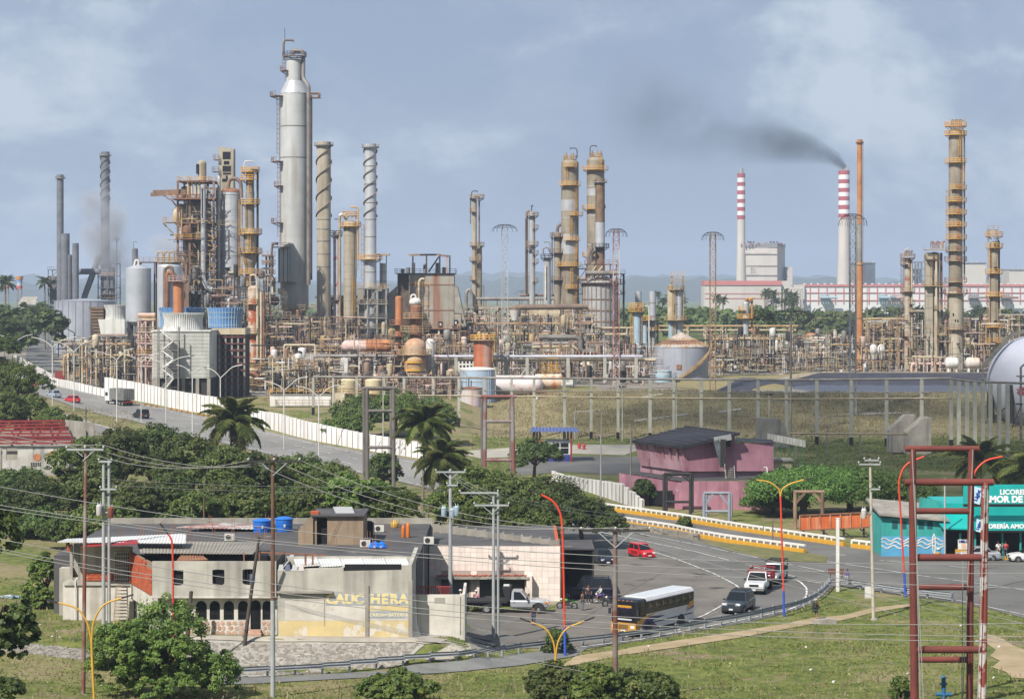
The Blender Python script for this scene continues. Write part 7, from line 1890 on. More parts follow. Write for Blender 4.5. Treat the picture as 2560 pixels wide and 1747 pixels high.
m=MB();a,b=W(1790,1100,289.3),W(1808,1166,289.3);m.beam(a,b,.75,.5);HP(m,'torn_panel',mat('peeling_panel',S(110,118,122),S(70,66,66),scale=1));HP(MB().beam(W(1785,1100,289.4),W(1828,1092,289.4),.6,.7),'torn_panel',m_gv)
HP(MB().box(W(1808,0,289.9).x,289.7,ZC-(1116-HY)/F*290,W(1826,0,289.9).x,290.05,ZC-(1100-HY)/F*290),'wall_breach',m_bk)
m=MB()
for k in range(7):f=k/6;m.cbox((W(1824,0,288).x,288.2+f*1.6,ZC-(lerp(1197,1172,f)-HY)/F*288.5),(1.1,.3,.08))
for q in(1815,1837):m.beam(W(q,1198,288),W(q-2,1165,289.6),.12)
m.beam(W(1812,1180,288),W(1812,1150,289.4),.1);HP(m,'stair',m_cn)
HP(MB().tube(rpath([W(1918,1197,289),W(1918,1168,289.5),W(1910,1168,290)],.3),.1,8),'drain_pipe',m_wh)
o_q=W(1950,1115,330);o_q.z=hgt(o_q.x,o_q.y);tq=thing('panel_board_row','row of white panel boards on green legs behind pink building','boards',o_q)
for k in range(12):
 p=W(1922+k*8.0,1092+k*1.5,330-k);hb(MB().cbox((p.x,p.y,p.z),(.42,.06,1.0)),'board',m_pw2,tq,o_q)
 if k%2==0:hb(MB().beam((p.x,p.y+.05,hgt(p.x,p.y)),(p.x,p.y+.05,p.z+.4),.1),'leg',mat('green_leg',S(60,120,84)),tq,o_q)
o_q=W(1957,1190,300);o_q.z=2.6;tq=thing('cabin','small cream cabin with one dark window beside the pink building','cabin',o_q)
hb(MB().box(W(1932,0,300).x,300,2.5,W(1982,0,300).x,304,ZC-(1152-HY)/F*300),'wall',m_cm,tq,o_q);hb(MB().box(W(1947,0,300).x,299.96,ZC-(1180-HY)/F*300,W(1961,0,300).x,300.1,ZC-(1166-HY)/F*300),'window',m_bk,tq,o_q);hb(MB().box(W(1930,0,300).x,299.7,ZC-(1153-HY)/F*300,W(1984,0,300).x,304.3,ZC-(1149-HY)/F*300),'roof',m_cn,tq,o_q)
# -- kiosk, shop, billboard frame
dK=366;X_=lambda px:(px-1280)/F*dK;Z_=lambda y:ZC-(y-HY)/F*dK
o_k=Vector((X_(1396),dK,Z_(1155)));tk=thing('guard_kiosk','blue and white guard kiosk with wavy blue roof and red posts','kiosk',o_k);HK=lambda m,n,mt:hb(m,n,mt,tk,o_k)
m_kb=mat('kiosk_blue',S(54,62,132),S(46,52,112),rough=.6)
HK(MB().box(X_(1367),dK,Z_(1157),X_(1425),dK+3.5,Z_(1136)),'base_wall',m_kb);HK(MB().box(X_(1367),dK,Z_(1136),X_(1425),dK+3.5,Z_(1101)),'upper_wall',m_wh)
HK(MB().box(X_(1390),dK-.04,Z_(1134),X_(1421),dK+.1,Z_(1107)),'window',mat('dark_glass',S(30,34,40),rough=.1));m=MB();m.beam((X_(1400),dK-.06,Z_(1134)),(X_(1400),dK-.06,Z_(1107)),.12);m.beam((X_(1390),dK-.06,Z_(1119)),(X_(1421),dK-.06,Z_(1119)),.1);HK(m,'mullion',m_wh)
sheet('roof',[Vector((X_(1323),dK-1.5,Z_(1078))),Vector((X_(1450),dK-1.5,Z_(1079))),Vector((X_(1444),dK+6,Z_(1075))),Vector((X_(1330),dK+6,Z_(1074)))],mat('kiosk_roof',S(96,110,158),S(80,94,140),rough=.6),corr=14,amp=.18,parent=tk,off=o_k)
for q in(1343,1350,1421,1428):HK(MB().beam((X_(q),dK-.5 if q in(1350,1428)else dK+3,Z_(1157)),(X_(q),dK-.5 if q in(1350,1428)else dK+3,Z_(1079)),.28),'post',mat('kiosk_red',S(130,50,50)))
HK(MB().box(X_(1338),dK-2,Z_(1160),X_(1482),dK+4,Z_(1155)),'kerb_island',m_cn)
for px,py,lab in((1448,1122,'left of two small red hydrants on the service road'),(1460,1124,'right of two small red hydrants on the service road')):
 p=G(px,py,250);tt=thing('hydrant',lab,'hydrant',p);Pt.lathe('body',mat('hydrant_red',S(176,70,64)),tt)([(.28,0),(.25,.9),(.25,.9),(.12,1.1)],12);Pt.cyl('outlet',mat('hydrant_red',S(176,70,64)),tt)((-.4,0,.7),(.4,0,.7),.1)
dS=234.0;X_=lambda px:(px-1280)/F*dS;Z_=lambda y:ZC-(y-HY)/F*dS
m_teal=mat('turquoise_wall',S(60,168,158),S(44,146,140),rough=.75,scale=.5,streak=S(40,104,104),st_amt=.4)
m_teal2=mat('turquoise_sign',S(24,172,164),S(20,158,154),rough=.5,scale=.4)
o_l=Vector((X_(2400),dS,2.6));tl=thing('liquor_shop','turquoise corner liquor shop with big sign boards and wave mural','shop',o_l);HL=lambda m,n,mt:hb(m,n,mt,tl,o_l)
HL(MB().box(X_(2204),dS,2.5,X_(2362),dS+8,Z_(1294)),'wall',m_teal)
HL(MB().box(X_(2203),dS-.03,2.5,X_(2362),dS,Z_(1340)),'mural_band',mat('mural_blue',S(92,164,200),S(80,150,186)))
for k in range(3):
 m=MB();pts=[(X_(2203)+.06*i,dS-.05,Z_(1348+k*9)+.16*sin(i*.28+k))for i in range(int((X_(2362)-X_(2203))/.06))]
 for a,b in zip(pts[::3],pts[3::3]):m.beam(a,b,.05,.12)
 HL(m,'painted_wave',m_wh)
HL(MB().tube([(X_(2335)+.25*cos(a/8*2*PI)*.6,dS-.04,Z_(1360)+1.1*sin(a/8*2*PI))for a in range(9)],.07,6),'painted_bottle',m_wh)
HL(MB().prism([(X_(2196),dS-.6,Z_(1287)),(X_(2370),dS-.6,Z_(1302)),(X_(2370),dS-.6,Z_(1297)),(X_(2196),dS-.6,Z_(1282))],(0,9,.8)),'roof',m_cn)
for k in range(5):HL(MB().box(X_(2230+k*22),dS-.02,Z_(1322),X_(2244+k*22),dS+.1,Z_(1302)),'vent_panel',mat('dark_teal',S(30,84,88)))
HL(MB().box(X_(2362),dS+2,2.5,X_(2700),dS+10,Z_(1262)),'main_wall',m_teal2)
HL(MB().box(X_(2372),dS+1.9,2.5,X_(2700),dS+2.1,Z_(1332)),'dark_front',m_bk)
for q in(2395,2432,2500,2545):HL(MB().box(X_(q),dS-.8,2.5,X_(q)+.18,dS-.6,Z_(1330)),'post',m_teal)
HL(MB().prism([(X_(2350),dS-1.6,Z_(1318)),(X_(2700),dS-1.6,Z_(1328)),(X_(2700),dS+2,Z_(1296)),(X_(2340),dS+2,Z_(1294))],(0,0,.15)),'canopy_roof',m_teal2)
HL(MB().box(X_(2425),dS-1.75,Z_(1321),X_(2700),dS-1.6,Z_(1299)),'awning_sign',m_teal2);HL(MB().box(X_(2425),dS-1.74,Z_(1326),X_(2700),dS-1.6,Z_(1321)),'sign_strip',m_bk)
HL(MB().box(X_(2404),dS-1,Z_(1258),X_(2700),dS-.8,Z_(1209)),'billboard',m_teal2);HL(MB().box(X_(2404),dS-1.02,Z_(1264),X_(2700),dS-.8,Z_(1257)),'sign_strip',m_bk)
HL(MB().prism([(X_(2312),dS+3,Z_(1290)),(X_(2412),dS+3,Z_(1290)),(X_(2412),dS+3,Z_(1268)),(X_(2312),dS+3,Z_(1249))],(0,.3,0)),'gable_wall',m_teal)
m_wtx=mat('sign_white',S(236,238,236),rough=.6)
def stext(body,px,py,size,dd,al='LEFT',bold=.02,mt=m_wtx):text_part(body,size,mt,tl,Vector((X_(px),dS-dd,Z_(py)))-o_l,(PI/2,0,0),.01,1.0,'lettering',al,bold)
stext('LICORERÍA',2494,1228,.72,1.03,bold=.03);stext('AMOR DE',2454,1246,.92,1.03,bold=.05);stext('LICORERÍA AMOR',2440,1311,.62,1.79,bold=.03)
for px,py,r in((2438,1236,1.0),(2438,1309,.75)):
 m=MB();a=[(X_(px)-.42*r,dS-(1.08 if py<1290 else 1.82),Z_(py)-.75*r),(X_(px)+.25*r,dS-(1.08 if py<1290 else 1.82),Z_(py)-.95*r),(X_(px)+.5*r,dS-(1.08 if py<1290 else 1.82),Z_(py)+.75*r),(X_(px)-.3*r,dS-(1.08 if py<1290 else 1.82),Z_(py)+.95*r)];m.prism(a,(0,.05,0));HL(m,'brand_plaque',mat('plaque_pale',S(190,216,230)))
 text_part('Light',.5*r,mat('plaque_blue',S(30,70,150)),tl,Vector((X_(px),dS-(1.09 if py<1290 else 1.83),Z_(py)))-o_l,(PI/2,radians(-68),0),.01,1.2,'lettering','CENTER',.03)
HL(MB().box(X_(2389),dS-1.25,2.6+.9,X_(2418),dS-1.2,Z_(1345)),'ice_sign',m_wh);text_part('HIELO',.36,mat('ice_navy',S(40,50,110)),tl,Vector((X_(2403),dS-1.27,Z_(1350)))-o_l,(PI/2,0,0),.01,1,'lettering','CENTER',.02)
HL(MB().cyl((X_(2403),dS-1.28,Z_(1360)),(X_(2403),dS-1.26,Z_(1360)),.26,n=8),'ice_emblem',mat('ice_orange',S(220,180,150)))
HL(MB().box(X_(2384),dS-1.4,2.6,X_(2432),dS-.7,2.6+.85),'ice_chest',m_yk)
HL(MB().box(X_(2497),dS-3.2,2.6,X_(2700),dS-2.4,2.6+.35),'kerb',m_yk)
dB=252;X_=lambda px:(px-1280)/F*dB;Z_=lambda y:ZC-(y-HY)/F*dB
o_o=Vector((X_(2087),dB,2.6));to=thing('billboard_frame','rusty orange back of a low billboard on dark braces','billboard',o_o);HO=lambda m,n,mt:hb(m,n,mt,to,o_o)
m_obb=mat('billboard_orange',S(206,106,52),S(190,92,46),rough=.8,scale=.7,streak=S(214,180,150),st_amt=.5)
for k in range(7):
 a,b=1999+k*25.4,1999+(k+1)*25.4-1;HO(MB().box(X_(a),dB,Z_(1325-k*1),X_(b),dB+.1,Z_(1290-k*1.2)),'panel',m_obb);HO(MB().beam((X_(a),dB-.06,Z_(1326-k)),(X_(a),dB-.06,Z_(1288-k*1.2)),.12),'stile',mat('pale_stile',S(206,170,140),S(160,90,60)))
for q in(1288,1325):HO(MB().beam((X_(1998),dB-.07,Z_(q)),(X_(2177),dB-.07,Z_(q-8)),.15),'rail',m_ru)
for q in(2010,2060,2110,2160):m=MB();m.beam((X_(q),dB+.2,2.6),(X_(q),dB+.2,Z_(1300)),.2);m.beam((X_(q+20),dB-.8,2.6),(X_(q-10),dB+.1,Z_(1322)),.12);HO(m,'leg',m_dk)
# -- ruined building at left
dR=322;X_=lambda px:(px-1280)/F*dR;Z_=lambda y:ZC-(y-HY)/F*dR
o_u=Vector((X_(60),dR,Z_(1195)));tu=thing('ruined_building','roofless whitewashed ruin under bare red roof trusses','building',o_u);HU=lambda m,n,mt:hb(m,n,mt,tu,o_u)
m_rw=mat('ruin_white',S(200,196,188),S(160,154,146),rough=.95,scale=.4,streak=S(80,76,72),st_amt=.8,st_scale=.6,spots=S(90,86,82),sp_scale=.3,sp_lo=.62)
m=wall_open(MB(),X_(-60),X_(172),Z_(1200),Z_(1112),dR,dR+.3,[(X_(30),14/F*dR,Z_(1150),Z_(1120),.02,0),(X_(-10),16/F*dR,Z_(1200),Z_(1120),.02,0)]);HU(m,'wall',m_rw)
m=MB();m.box(X_(-60),dR+9,Z_(1200),X_(185),dR+9.3,Z_(1085));m.box(X_(172)-.2,dR+.3,Z_(1200),X_(172)+.1,dR+9,Z_(1105));HU(m,'rear_wall',m_cn)
HU(MB().prism([(X_(130),dR+9.4,Z_(1100)),(X_(204),dR+9.4,Z_(1100)),(X_(204),dR+9.4,Z_(1066)),(X_(130),dR+9.4,Z_(1058))],(0,.3,0)),'gable_wall',m_cn)
m_rt2=mat('red_truss',S(150,46,48),S(120,40,42),rough=.7)
for k in range(8):f=k/7;m=MB();a=Vector((X_(-70),dR-.5+f*9,Z_(lerp(1108,1062,f))));b=Vector((X_(lerp(192,128,f)),dR-.5+f*9,Z_(lerp(1106,1060,f))));m.beam(a,b,.16,.28);HU(m,'purlin',m_rt2)
for q in(-20,30,80,130):m=MB();m.beam((X_(q),dR-.5,Z_(1112)),(X_(q+4),dR+8.5,Z_(1066)),.14,.25);m.beam((X_(q),dR+4,Z_(1105)),(X_(q-14),dR+4,Z_(1086)),.1);HU(m,'rafter',m_rt2)
for px,py,r in((93,1143,.55),(133,1141,.85)):HU(MB().cyl((X_(px),dR-.06,Z_(py)),(X_(px),dR,Z_(py)),r,n=14),'rust_disc',m_og)
for i in range(6):
 for j in range(2):HU(MB().box(X_(77+i*4.4),dR-.03,Z_(1165-j*5),X_(80+i*4.4),dR+.02,Z_(1161-j*5)),'vent_opening',m_bk)
m=MB();m.box(X_(-60),dR-3,Z_(1215),X_(78),dR-2.7,Z_(1168));m.box(X_(4),dR-3.2,Z_(1215),X_(14),dR-2.6,Z_(1120));HU(m,'front_wall',m_rw)
# -- vehicles
def paint(name,c,rough=.3,metal=.1):
 m=mat('paint_'+name,c,tuple(q*.88 for q in c[:3])+(1,),rough=rough,metal=metal,scale=.8)
 m.node_tree.nodes['Principled BSDF'].inputs['Coat Weight'].default_value=.35
 return m
m_gl=mat('vehicle_glass',S(30,34,38),S(22,25,28),rough=.15)
m_tyre=mat('tyre_rubber',S(38,37,36),S(52,50,48),rough=.9,scale=3)
m_rim=mat('alloy',S(170,170,170),rough=.35,metal=.5)
m_chrome=mat('chrome',S(196,196,196),rough=.2,metal=.8)
m_lamp=mat('lamp_glass',S(226,226,220),rough=.15);m_tail=mat('tail_lamp',S(170,24,22),rough=.2);m_amber=mat('amber_lamp',S(220,130,30),rough=.2)
m_tm=mat('black_trim',S(40,40,42),rough=.7);m_plate=mat('number_plate',S(226,226,220),rough=.5)
def wheel_mesh(r,w):
 m=MB();prof=[(r*.62,-w/2),(r*.93,-w/2),(r,-w/2+.04),(r,w/2-.04),(r*.93,w/2),(r*.62,w/2),(r*.62,-w/2)]
 m.lathe(prof,24,cap=False);m.v=[(a,c,b)for a,b,c in m.v];ty=m.mesh('tyre',m_tyre)
 m=MB();m.lathe([(.01,w*.42),(r*.2,w*.44),(r*.5,w*.34),(r*.63,w*.46),(r*.63,-w*.46),(r*.5,-w*.34),(r*.2,-w*.44),(.01,-w*.42)],20,cap=False)
 for k in range(5):
  a=2*PI*k/5;m.beam((r*.15*cos(a),r*.15*sin(a),w*.44),(r*.6*cos(a),r*.6*sin(a),w*.44),.07,.05)
 m.v=[(a,c,b)for a,b,c in m.v];return ty,m.mesh('rim',m_rim)
WM={}
def wheels(t,xs,track,r,w=.22,dual=False):
 k=(r,w)
 if k not in WM:WM[k]=wheel_mesh(r,w)
 for i,x in enumerate(xs):
  for sy in(-1,1):
   wo=inst('wheel',WM[k][0],t,(x,sy*track,r));inst('rim',WM[k][1],wo)
   if dual and i>0:wo=inst('wheel',WM[k][0],t,(x,sy*(track-w*1.15),r));inst('rim',WM[k][1],wo)
def ring(x,zb,zt,w,tuck=.9):
 return[(x,-w*tuck,zb),(x,-w,zb+.16),(x,-w,zt-.14),(x,-w*.93,zt),(x,w*.93,zt),(x,w,zt-.14),(x,w,zb+.16),(x,w*tuck,zb)]
def loft(stations,mt,name,t):
 m=MB();vs=[]
 for s_ in stations:vs+=ring(*s_)
 n=8;fs=[(i*n+j,i*n+(j+1)%n,(i+1)*n+(j+1)%n,(i+1)*n+j)for i in range(len(stations)-1)for j in range(n)]
 m.add(vs,fs);m.add(vs[:n],[tuple(range(n-1,-1,-1))]);m.add(vs[-n:],[tuple(range(n))])
 return m.build(name,mt,t)
def quadp(t,name,P,mt,push=.012,inset=0.0):
 P=[Vector(p)for p in P];c=sum(P,Vector())/4
 if inset:P=[p+(c-p).normalized()*inset for p in P]
 n=(P[1]-P[0]).cross(P[2]-P[0]).normalized()
 if n.dot(c-Vector((0,0,.8)))<0 and abs(n.dot(c))>0:n=-n
 m=MB();a=[p+n*push for p in P];b=[p-n*.02 for p in P]
 m.add(a+b,[(0,1,2,3),(7,6,5,4),(0,4,5,1),(1,5,6,2),(2,6,7,3),(3,7,4,0)])
 return m.build(name,mt,t)
def car(name,label,cat,loc,ang,mt,L=4.3,Wd=1.75,H=1.48,belt=.95,hood=.92,clr=.22,wr=.32,cab=(-1.9,.95),roof=(-1.5,.25),rear_z=None,group=None,splits=(.0,),rack=False,cut=None,trim=None,nose=.72,plate=True):
 t=thing(name,label,cat,loc,radians(ang),group)
 w=Wd/2;rz_=rear_z or belt
 xf,xr=L/2,-L/2
 loft([(xr,clr+.12,rz_*.9,w*.9),(xr+.12,clr,rz_,w*.97),(cab[0],clr,max(rz_,belt),w),(cab[1],clr,belt,w),(cab[1]+.25,clr,hood,w*.99),(xf-.35,clr,hood-.08,w*.96),(xf-.1,clr+.02,nose,w*.9),(xf,clr+.12,nose-.16,w*.82)],mt,'body',t)
 wb,wt=w*.95,w*.78
 A=[(cab[0],-wb,belt-.02),(cab[1],-wb,belt-.02),(cab[1],wb,belt-.02),(cab[0],wb,belt-.02)]
 B_=[(roof[0],-wt,H),(roof[1],-wt,H),(roof[1],wt,H),(roof[0],wt,H)]
 m=MB();m.add(A+B_,[(0,1,5,4),(1,2,6,5),(2,3,7,6),(3,0,4,7)]);cr=[(p[0]*.92+(roof[0]+roof[1])*.04,p[1]*.85,H+.05)for p in B_];m.add(B_+cr,[(0,1,5,4),(1,2,6,5),(2,3,7,6),(3,0,4,7),(4,5,6,7)]);m.build('cabin',mt,t)
 quadp(t,'windscreen',[A[1],A[2],B_[2],B_[1]],m_gl,.015,.07);quadp(t,'rear_window',[A[3],A[0],B_[0],B_[3]],m_gl,.015,.1)
 fr=[0]+[(s_-cab[0])/(cab[1]-cab[0])for s_ in splits if cab[0]<s_<cab[1]]+[1]
 for sy in(-1,1):
  a0,a1=Vector((cab[0],sy*wb,belt)),Vector((cab[1],sy*wb,belt));b0,b1=Vector((roof[0],sy*wt,H)),Vector((roof[1],sy*wt,H))
  for f,g in zip(fr,fr[1:]):
   quadp(t,'side_window',[a0.lerp(a1,f),a0.lerp(a1,g),b0.lerp(b1,g),b0.lerp(b1,f)],m_gl,.012,.075)
   xm0,xm1=lerp(cab[0],cab[1],f)+.05,lerp(cab[0],cab[1],g)-.03
   d=quadp(t,'door',[(xm0,sy*w,clr+.2),(xm1,sy*w,clr+.2),(xm1,sy*w,belt-.16),(xm0,sy*w,belt-.16)],mt,.014)
   Pt.cbox('handle',trim or m_tm,d)((xm0+.15,sy*(w+.02),belt-.24),(.16,.03,.03))
  Pt.cbox('mirror',trim or mt,t)((cab[1]-.12,sy*(w+.1),belt+.06),(.12,.2,.13))
  Pt.cbox('headlight',m_lamp,t)((xf-.1,sy*w*.66,nose-.06),(.14,w*.42,.15),-sy*.25)
  Pt.cbox('taillight',m_tail,t)((xr+.02,sy*w*.74,rz_-.22),(.1,w*.3,.2))
  for x in(cut or(L*.5-.82,-L*.5+.8)):
   Pt.cyl('wheel_arch',m_tm,t)((x,sy*w*.6,wr),(x,sy*(w+.006),wr),wr*1.18,n=20)
 Pt.box('grille',trim or m_tm,t)(xf-.06,-w*.38,nose-.14,xf+.015,w*.38,nose-.02)
 Pt.cbox('bumper',trim or mt,t)((xf-.04,0,clr+.2),(.2,w*1.78,.2));Pt.cbox('bumper',trim or mt,t)((xr+.04,0,clr+.22),(.2,w*1.8,.2))
 if plate:Pt.cbox('number_plate',m_plate,t)((xf+.07,0,clr+.22),(.02,.34,.13));Pt.cbox('number_plate',m_plate,t)((xr-.07,0,clr+.3),(.02,.34,.13))
 wheels(t,cut or(L*.5-.82,-L*.5+.8),w-.1,wr)
 if rack:
  m=MB()
  for sy in(-1,1):m.beam((roof[0]+.15,sy*wt*.85,H+.13),(roof[1]-.1,sy*wt*.85,H+.13),.05)
  for k in range(5):x=lerp(roof[0]+.2,roof[1]-.2,k/4);m.beam((x,-wt*.85,H+.13),(x,wt*.85,H+.13),.04);
  for sy in(-1,1):
   for x in(roof[0]+.2,roof[1]-.2):m.beam((x,sy*wt*.85,H),(x,sy*wt*.85,H+.13),.05)
  m.build('roof_rack',m_tm,t)
 return t
P_dkgrey=paint('graphite',S(58,66,78));P_red=paint('red',S(214,32,40));P_white=paint('white',S(232,232,230));P_silver=paint('silver',S(186,190,194),.3,.4);P_navy=paint('navy',S(28,34,52));P_blue=paint('pale_blue',S(176,188,204),.3,.3);P_dkblue=paint('deep_blue',S(24,30,46))
t=car('sport_utility_vehicle','dark grey SUV driving past the guard rail behind the bus','suv',G(1846,1528),249,P_dkgrey,4.75,1.88,1.72,1.08,1.06,.28,.38,(-2.2,.95),(-1.9,.2),splits=(-1.25,-.25),rack=True,trim=m_tm,nose=.98)
Pt.box('chrome_bar',m_chrome,t)(2.33,-.35,.84,2.38,.35,.96)
t=car('taxi','small bright red taxi hatchback parked at the lot edge','taxi',G(1604,1394),296,P_red,3.4,1.5,1.48,.92,.9,.2,.28,(-1.62,.85),(-1.4,.25),splits=(-.4,),nose=.72,cut=(1.05,-1.1))
text_part('TAXI',.42,mat('taxi_text',S(120,14,20)),t,(-.3,-.79,.62),(PI/2,0,0),.006,1.3,'lettering','CENTER',.03)
car('parked_car','dark blue hatchback parked under the carport edge','car',G(1508,1410),283,P_navy,3.8,1.62,1.45,.9,.9,.2,.29,(-1.75,.9),(-1.5,.25),splits=(-.4,))
car('parked_suv','big deep blue SUV parked side-on beside the tiled garage','suv',G(1466,1496),176,P_dkblue,4.9,1.9,1.88,1.15,1.15,.3,.4,(-2.35,.95),(-2.2,.45),splits=(-1.4,-.3),rack=True,trim=m_tm,nose=1.0)
car('parked_sedan','beige-silver sedan parked before the turquoise shop','car',G(2446,1400),178,P_silver,4.3,1.7,1.4,.92,.88,.2,.3,(-1.3,.95),(-.9,.35),splits=(-.1,))
car('station_wagon','white station wagon parked beside the yellow kerb at shop','car',G(2574,1403),182,P_white,4.4,1.65,1.46,.92,.9,.2,.3,(-2.1,.9),(-1.95,.35),splits=(-1.1,-.1),rack=True,trim=m_tm)
car('highway_car','silver-blue saloon driving on the highway behind a red car','car',G(134,993,250),127,P_blue,4.3,1.7,1.44,.92,.9,.2,.3,(-1.7,.95),(-1.3,.3),splits=(-.2,))
car('highway_car','bright red saloon driving on the highway past lamp posts','car',G(181,1006,250),127,P_red,4.3,1.7,1.44,.92,.9,.2,.3,(-1.7,.95),(-1.3,.3),splits=(-.2,))
car('highway_car','dark red car nearly hidden by roadside trees on the highway','car',G(74,968,250),127,paint('dark_red',S(150,30,34)),4.3,1.7,1.44,.92,.9,.2,.3,(-1.7,.95),(-1.3,.3),splits=(-.2,))
car('highway_jeep','black boxy jeep with spare wheel driving on the highway','jeep',G(352,1046,250),127,paint('black',S(34,36,38)),4.0,1.75,1.8,1.1,1.1,.3,.38,(-1.9,.6),(-1.85,.35),splits=(-.7,),trim=m_tm,nose=1.0)
t=thing('stake_truck','white flatbed truck with red stake sides coming down the road','truck',G(1896,1478),radians(255))
loft([(-.3,.45,1.15,.95),(.95,.42,1.15,.97),(1.2,.42,1.14,.96),(2.35,.42,1.06,.94),(2.6,.46,1.0,.9),(2.68,.55,.9,.86)],P_white,'body',t)
A=[(-.25,-.92,1.12),(1.05,-.92,1.12),(1.05,.92,1.12),(-.25,.92,1.12)];B_=[(-.2,-.78,1.85),(.5,-.78,1.85),(.5,.78,1.85),(-.2,.78,1.85)]
Pt.add('cab',P_white,t)(A+B_,[(0,1,5,4),(1,2,6,5),(2,3,7,6),(3,0,4,7),(4,5,6,7)])
ws=quadp(t,'windscreen',[A[1],A[2],B_[2],B_[1]],m_gl,.015,.08)
for sy in(-1,1):
 quadp(t,'side_window',[(-.2,sy*.92,1.12),(1.0,sy*.92,1.12),(.48,sy*.78,1.85),(-.18,sy*.78,1.85)],m_gl,.012,.09)
 d=quadp(t,'door',[(-.2,sy*.97,.6),(1.0,sy*.97,.6),(1.0,sy*.97,1.0),(-.2,sy*.97,1.0)],P_white,.012);Pt.cbox('handle',m_tm,d)((.0,sy*1.0,.95),(.16,.03,.03))
 Pt.cbox('mirror',m_tm,t)((.95,sy*1.1,1.25),(.1,.2,.22));Pt.cbox('headlight',m_lamp,t)((2.66,sy*.62,.88),(.08,.36,.2))
Pt.box('grille',m_tm,t)(2.64,-.42,.78,2.72,.42,.98);Pt.cbox('bumper',m_chrome,t)((2.72,0,.55),(.2,1.84,.22));Pt.cbox('number_plate',m_plate,t)((2.83,0,.5),(.02,.34,.14))
Pt.box('flatbed',m_tm,t)(-3.3,-1.08,.92,-.35,1.08,1.05);Pt.box('chassis',m_tm,t)(-3.2,-.4,.45,2.2,.4,.7)
m_stake=mat('stake_red',S(160,40,44),S(130,36,40),rough=.6)
for sy in(-1.06,1.06):
 for z in(1.25,1.55,1.85):Pt.beam('stake_rail',m_stake,t)((-3.3,sy,z),(-.4,sy,z),.05,.14)
 for k in range(6):x=lerp(-3.25,-.45,k/5);Pt.beam('stake',m_stake,t)((x,sy*.99,1.0),(x,sy*.99,1.95),.07)
for x in(-3.3,-.4):
 for z in(1.25,1.55,1.95):Pt.beam('stake_rail',m_stake,t)((x,-1.05,z),(x,1.05,z),.05,.12)
wheels(t,(1.75,-2.0),.86,.4,.24,True)
t=car('pickup_truck','silver pickup with an overhead ladder rack behind the white truck','pickup',G(1936,1454),252,P_silver,5.2,1.8,1.75,1.05,1.04,.3,.38,(-.4,1.15),(-.3,.5),rear_z=1.05,splits=(.3,),nose=.92,trim=m_tm,cut=(1.7,-1.6))
m=MB()
for sy in(-.8,.8):
 m.beam((-2.4,sy,1.0),(-2.4,sy,2.0),.06);m.beam((-.6,sy,1.0),(-.6,sy,2.0),.06);m.beam((-2.6,sy,2.0),(1.0,sy,2.0),.06)
for k in range(6):x=lerp(-2.5,.9,k/5);m.beam((x,-.8,2.0),(x,.8,2.0),.06)
m.build('ladder_rack',m_tm,t);Pt.box('load',m_dk,t)(-2.45,-.78,1.0,-.55,.78,1.45)
t=thing('flatbed_truck','silver flatbed truck with black deck parked before the garage','truck',G(1268,1530),radians(-4))
loft([(.35,.5,1.2,.98),(1.75,.48,1.2,1.0),(2.0,.48,1.22,1.0),(3.2,.48,1.15,.98),(3.5,.5,1.08,.94),(3.58,.6,.98,.9)],P_silver,'body',t)
A=[(.4,-.95,1.16),(1.95,-.95,1.16),(1.95,.95,1.16),(.4,.95,1.16)];B_=[(.45,-.8,1.95),(1.25,-.8,1.95),(1.25,.8,1.95),(.45,.8,1.95)]
Pt.add('cab',P_silver,t)(A+B_,[(0,1,5,4),(1,2,6,5),(2,3,7,6),(3,0,4,7),(4,5,6,7)]);quadp(t,'windscreen',[A[1],A[2],B_[2],B_[1]],m_gl,.015,.08)
for sy in(-1,1):
 quadp(t,'side_window',[(.55,sy*.95,1.16),(1.85,sy*.95,1.16),(1.22,sy*.8,1.95),(.55,sy*.8,1.95)],m_gl,.012,.1);d=quadp(t,'door',[(.5,sy*1.0,.62),(1.75,sy*1.0,.62),(1.75,sy*1.0,1.06),(.5,sy*1.0,1.06)],P_silver,.014);Pt.cbox('handle',m_tm,d)((.65,sy*1.03,1.0),(.18,.03,.04))
 Pt.cbox('mirror',m_tm,t)((1.8,sy*1.15,1.35),(.12,.22,.3));Pt.cbox('headlight',m_lamp,t)((3.5,sy*.78,.98),(.2,.26,.26));Pt.cbox('side_lamp',m_amber,t)((3.42,sy*.96,.98),(.2,.06,.2))
 Pt.cyl('wheel_arch',m_tm,t)((2.75,sy*.6,.45),(2.75,sy*1.006,.45),.56,n=22)
Pt.box('grille',m_chrome,t)(3.52,-.5,.82,3.6,.5,1.1);Pt.cbox('bumper',m_chrome,t)((3.6,0,.6),(.2,1.9,.24))
Pt.box('flatbed',m_tm,t)(-3.6,-1.15,.95,.1,1.15,1.12);Pt.box('chassis',m_tm,t)(-3.4,-.45,.55,2.8,.45,.85);Pt.prism('headboard',m_tm,t)([(.1,-1.0,1.12),(.3,-1.0,1.12),(.35,-1.0,2.3),(-.35,-1.0,2.25),(-.2,-1.0,1.6)],(0,2.0,0));Pt.box('beacon_bar',m_lamp,t)(-.3,-.3,2.3,.2,.3,2.4)
Pt.box('tool_box',m_tm,t)(-1.6,-1.1,.55,-.4,-.8,.92);wheels(t,(2.75,-1.7),.9,.42,.26,True)
t=thing('dump_truck','grey high-sided dump truck driving away along the highway','truck',G(296,1013,250),radians(127))
m_gt=mat('dump_grey',S(126,126,120),S(104,104,100),rough=.8);Pt.box('tipper_body',m_gt,t)(-4.6,-1.2,1.2,1.6,1.2,3.5)
for k in range(7):x=lerp(-4.4,1.4,k/6);Pt.cbox('side_rib',m_gt,t)((x,1.22,2.35),(.12,.06,2.2));Pt.cbox('side_rib',m_gt,t)((x,-1.22,2.35),(.12,.06,2.2))
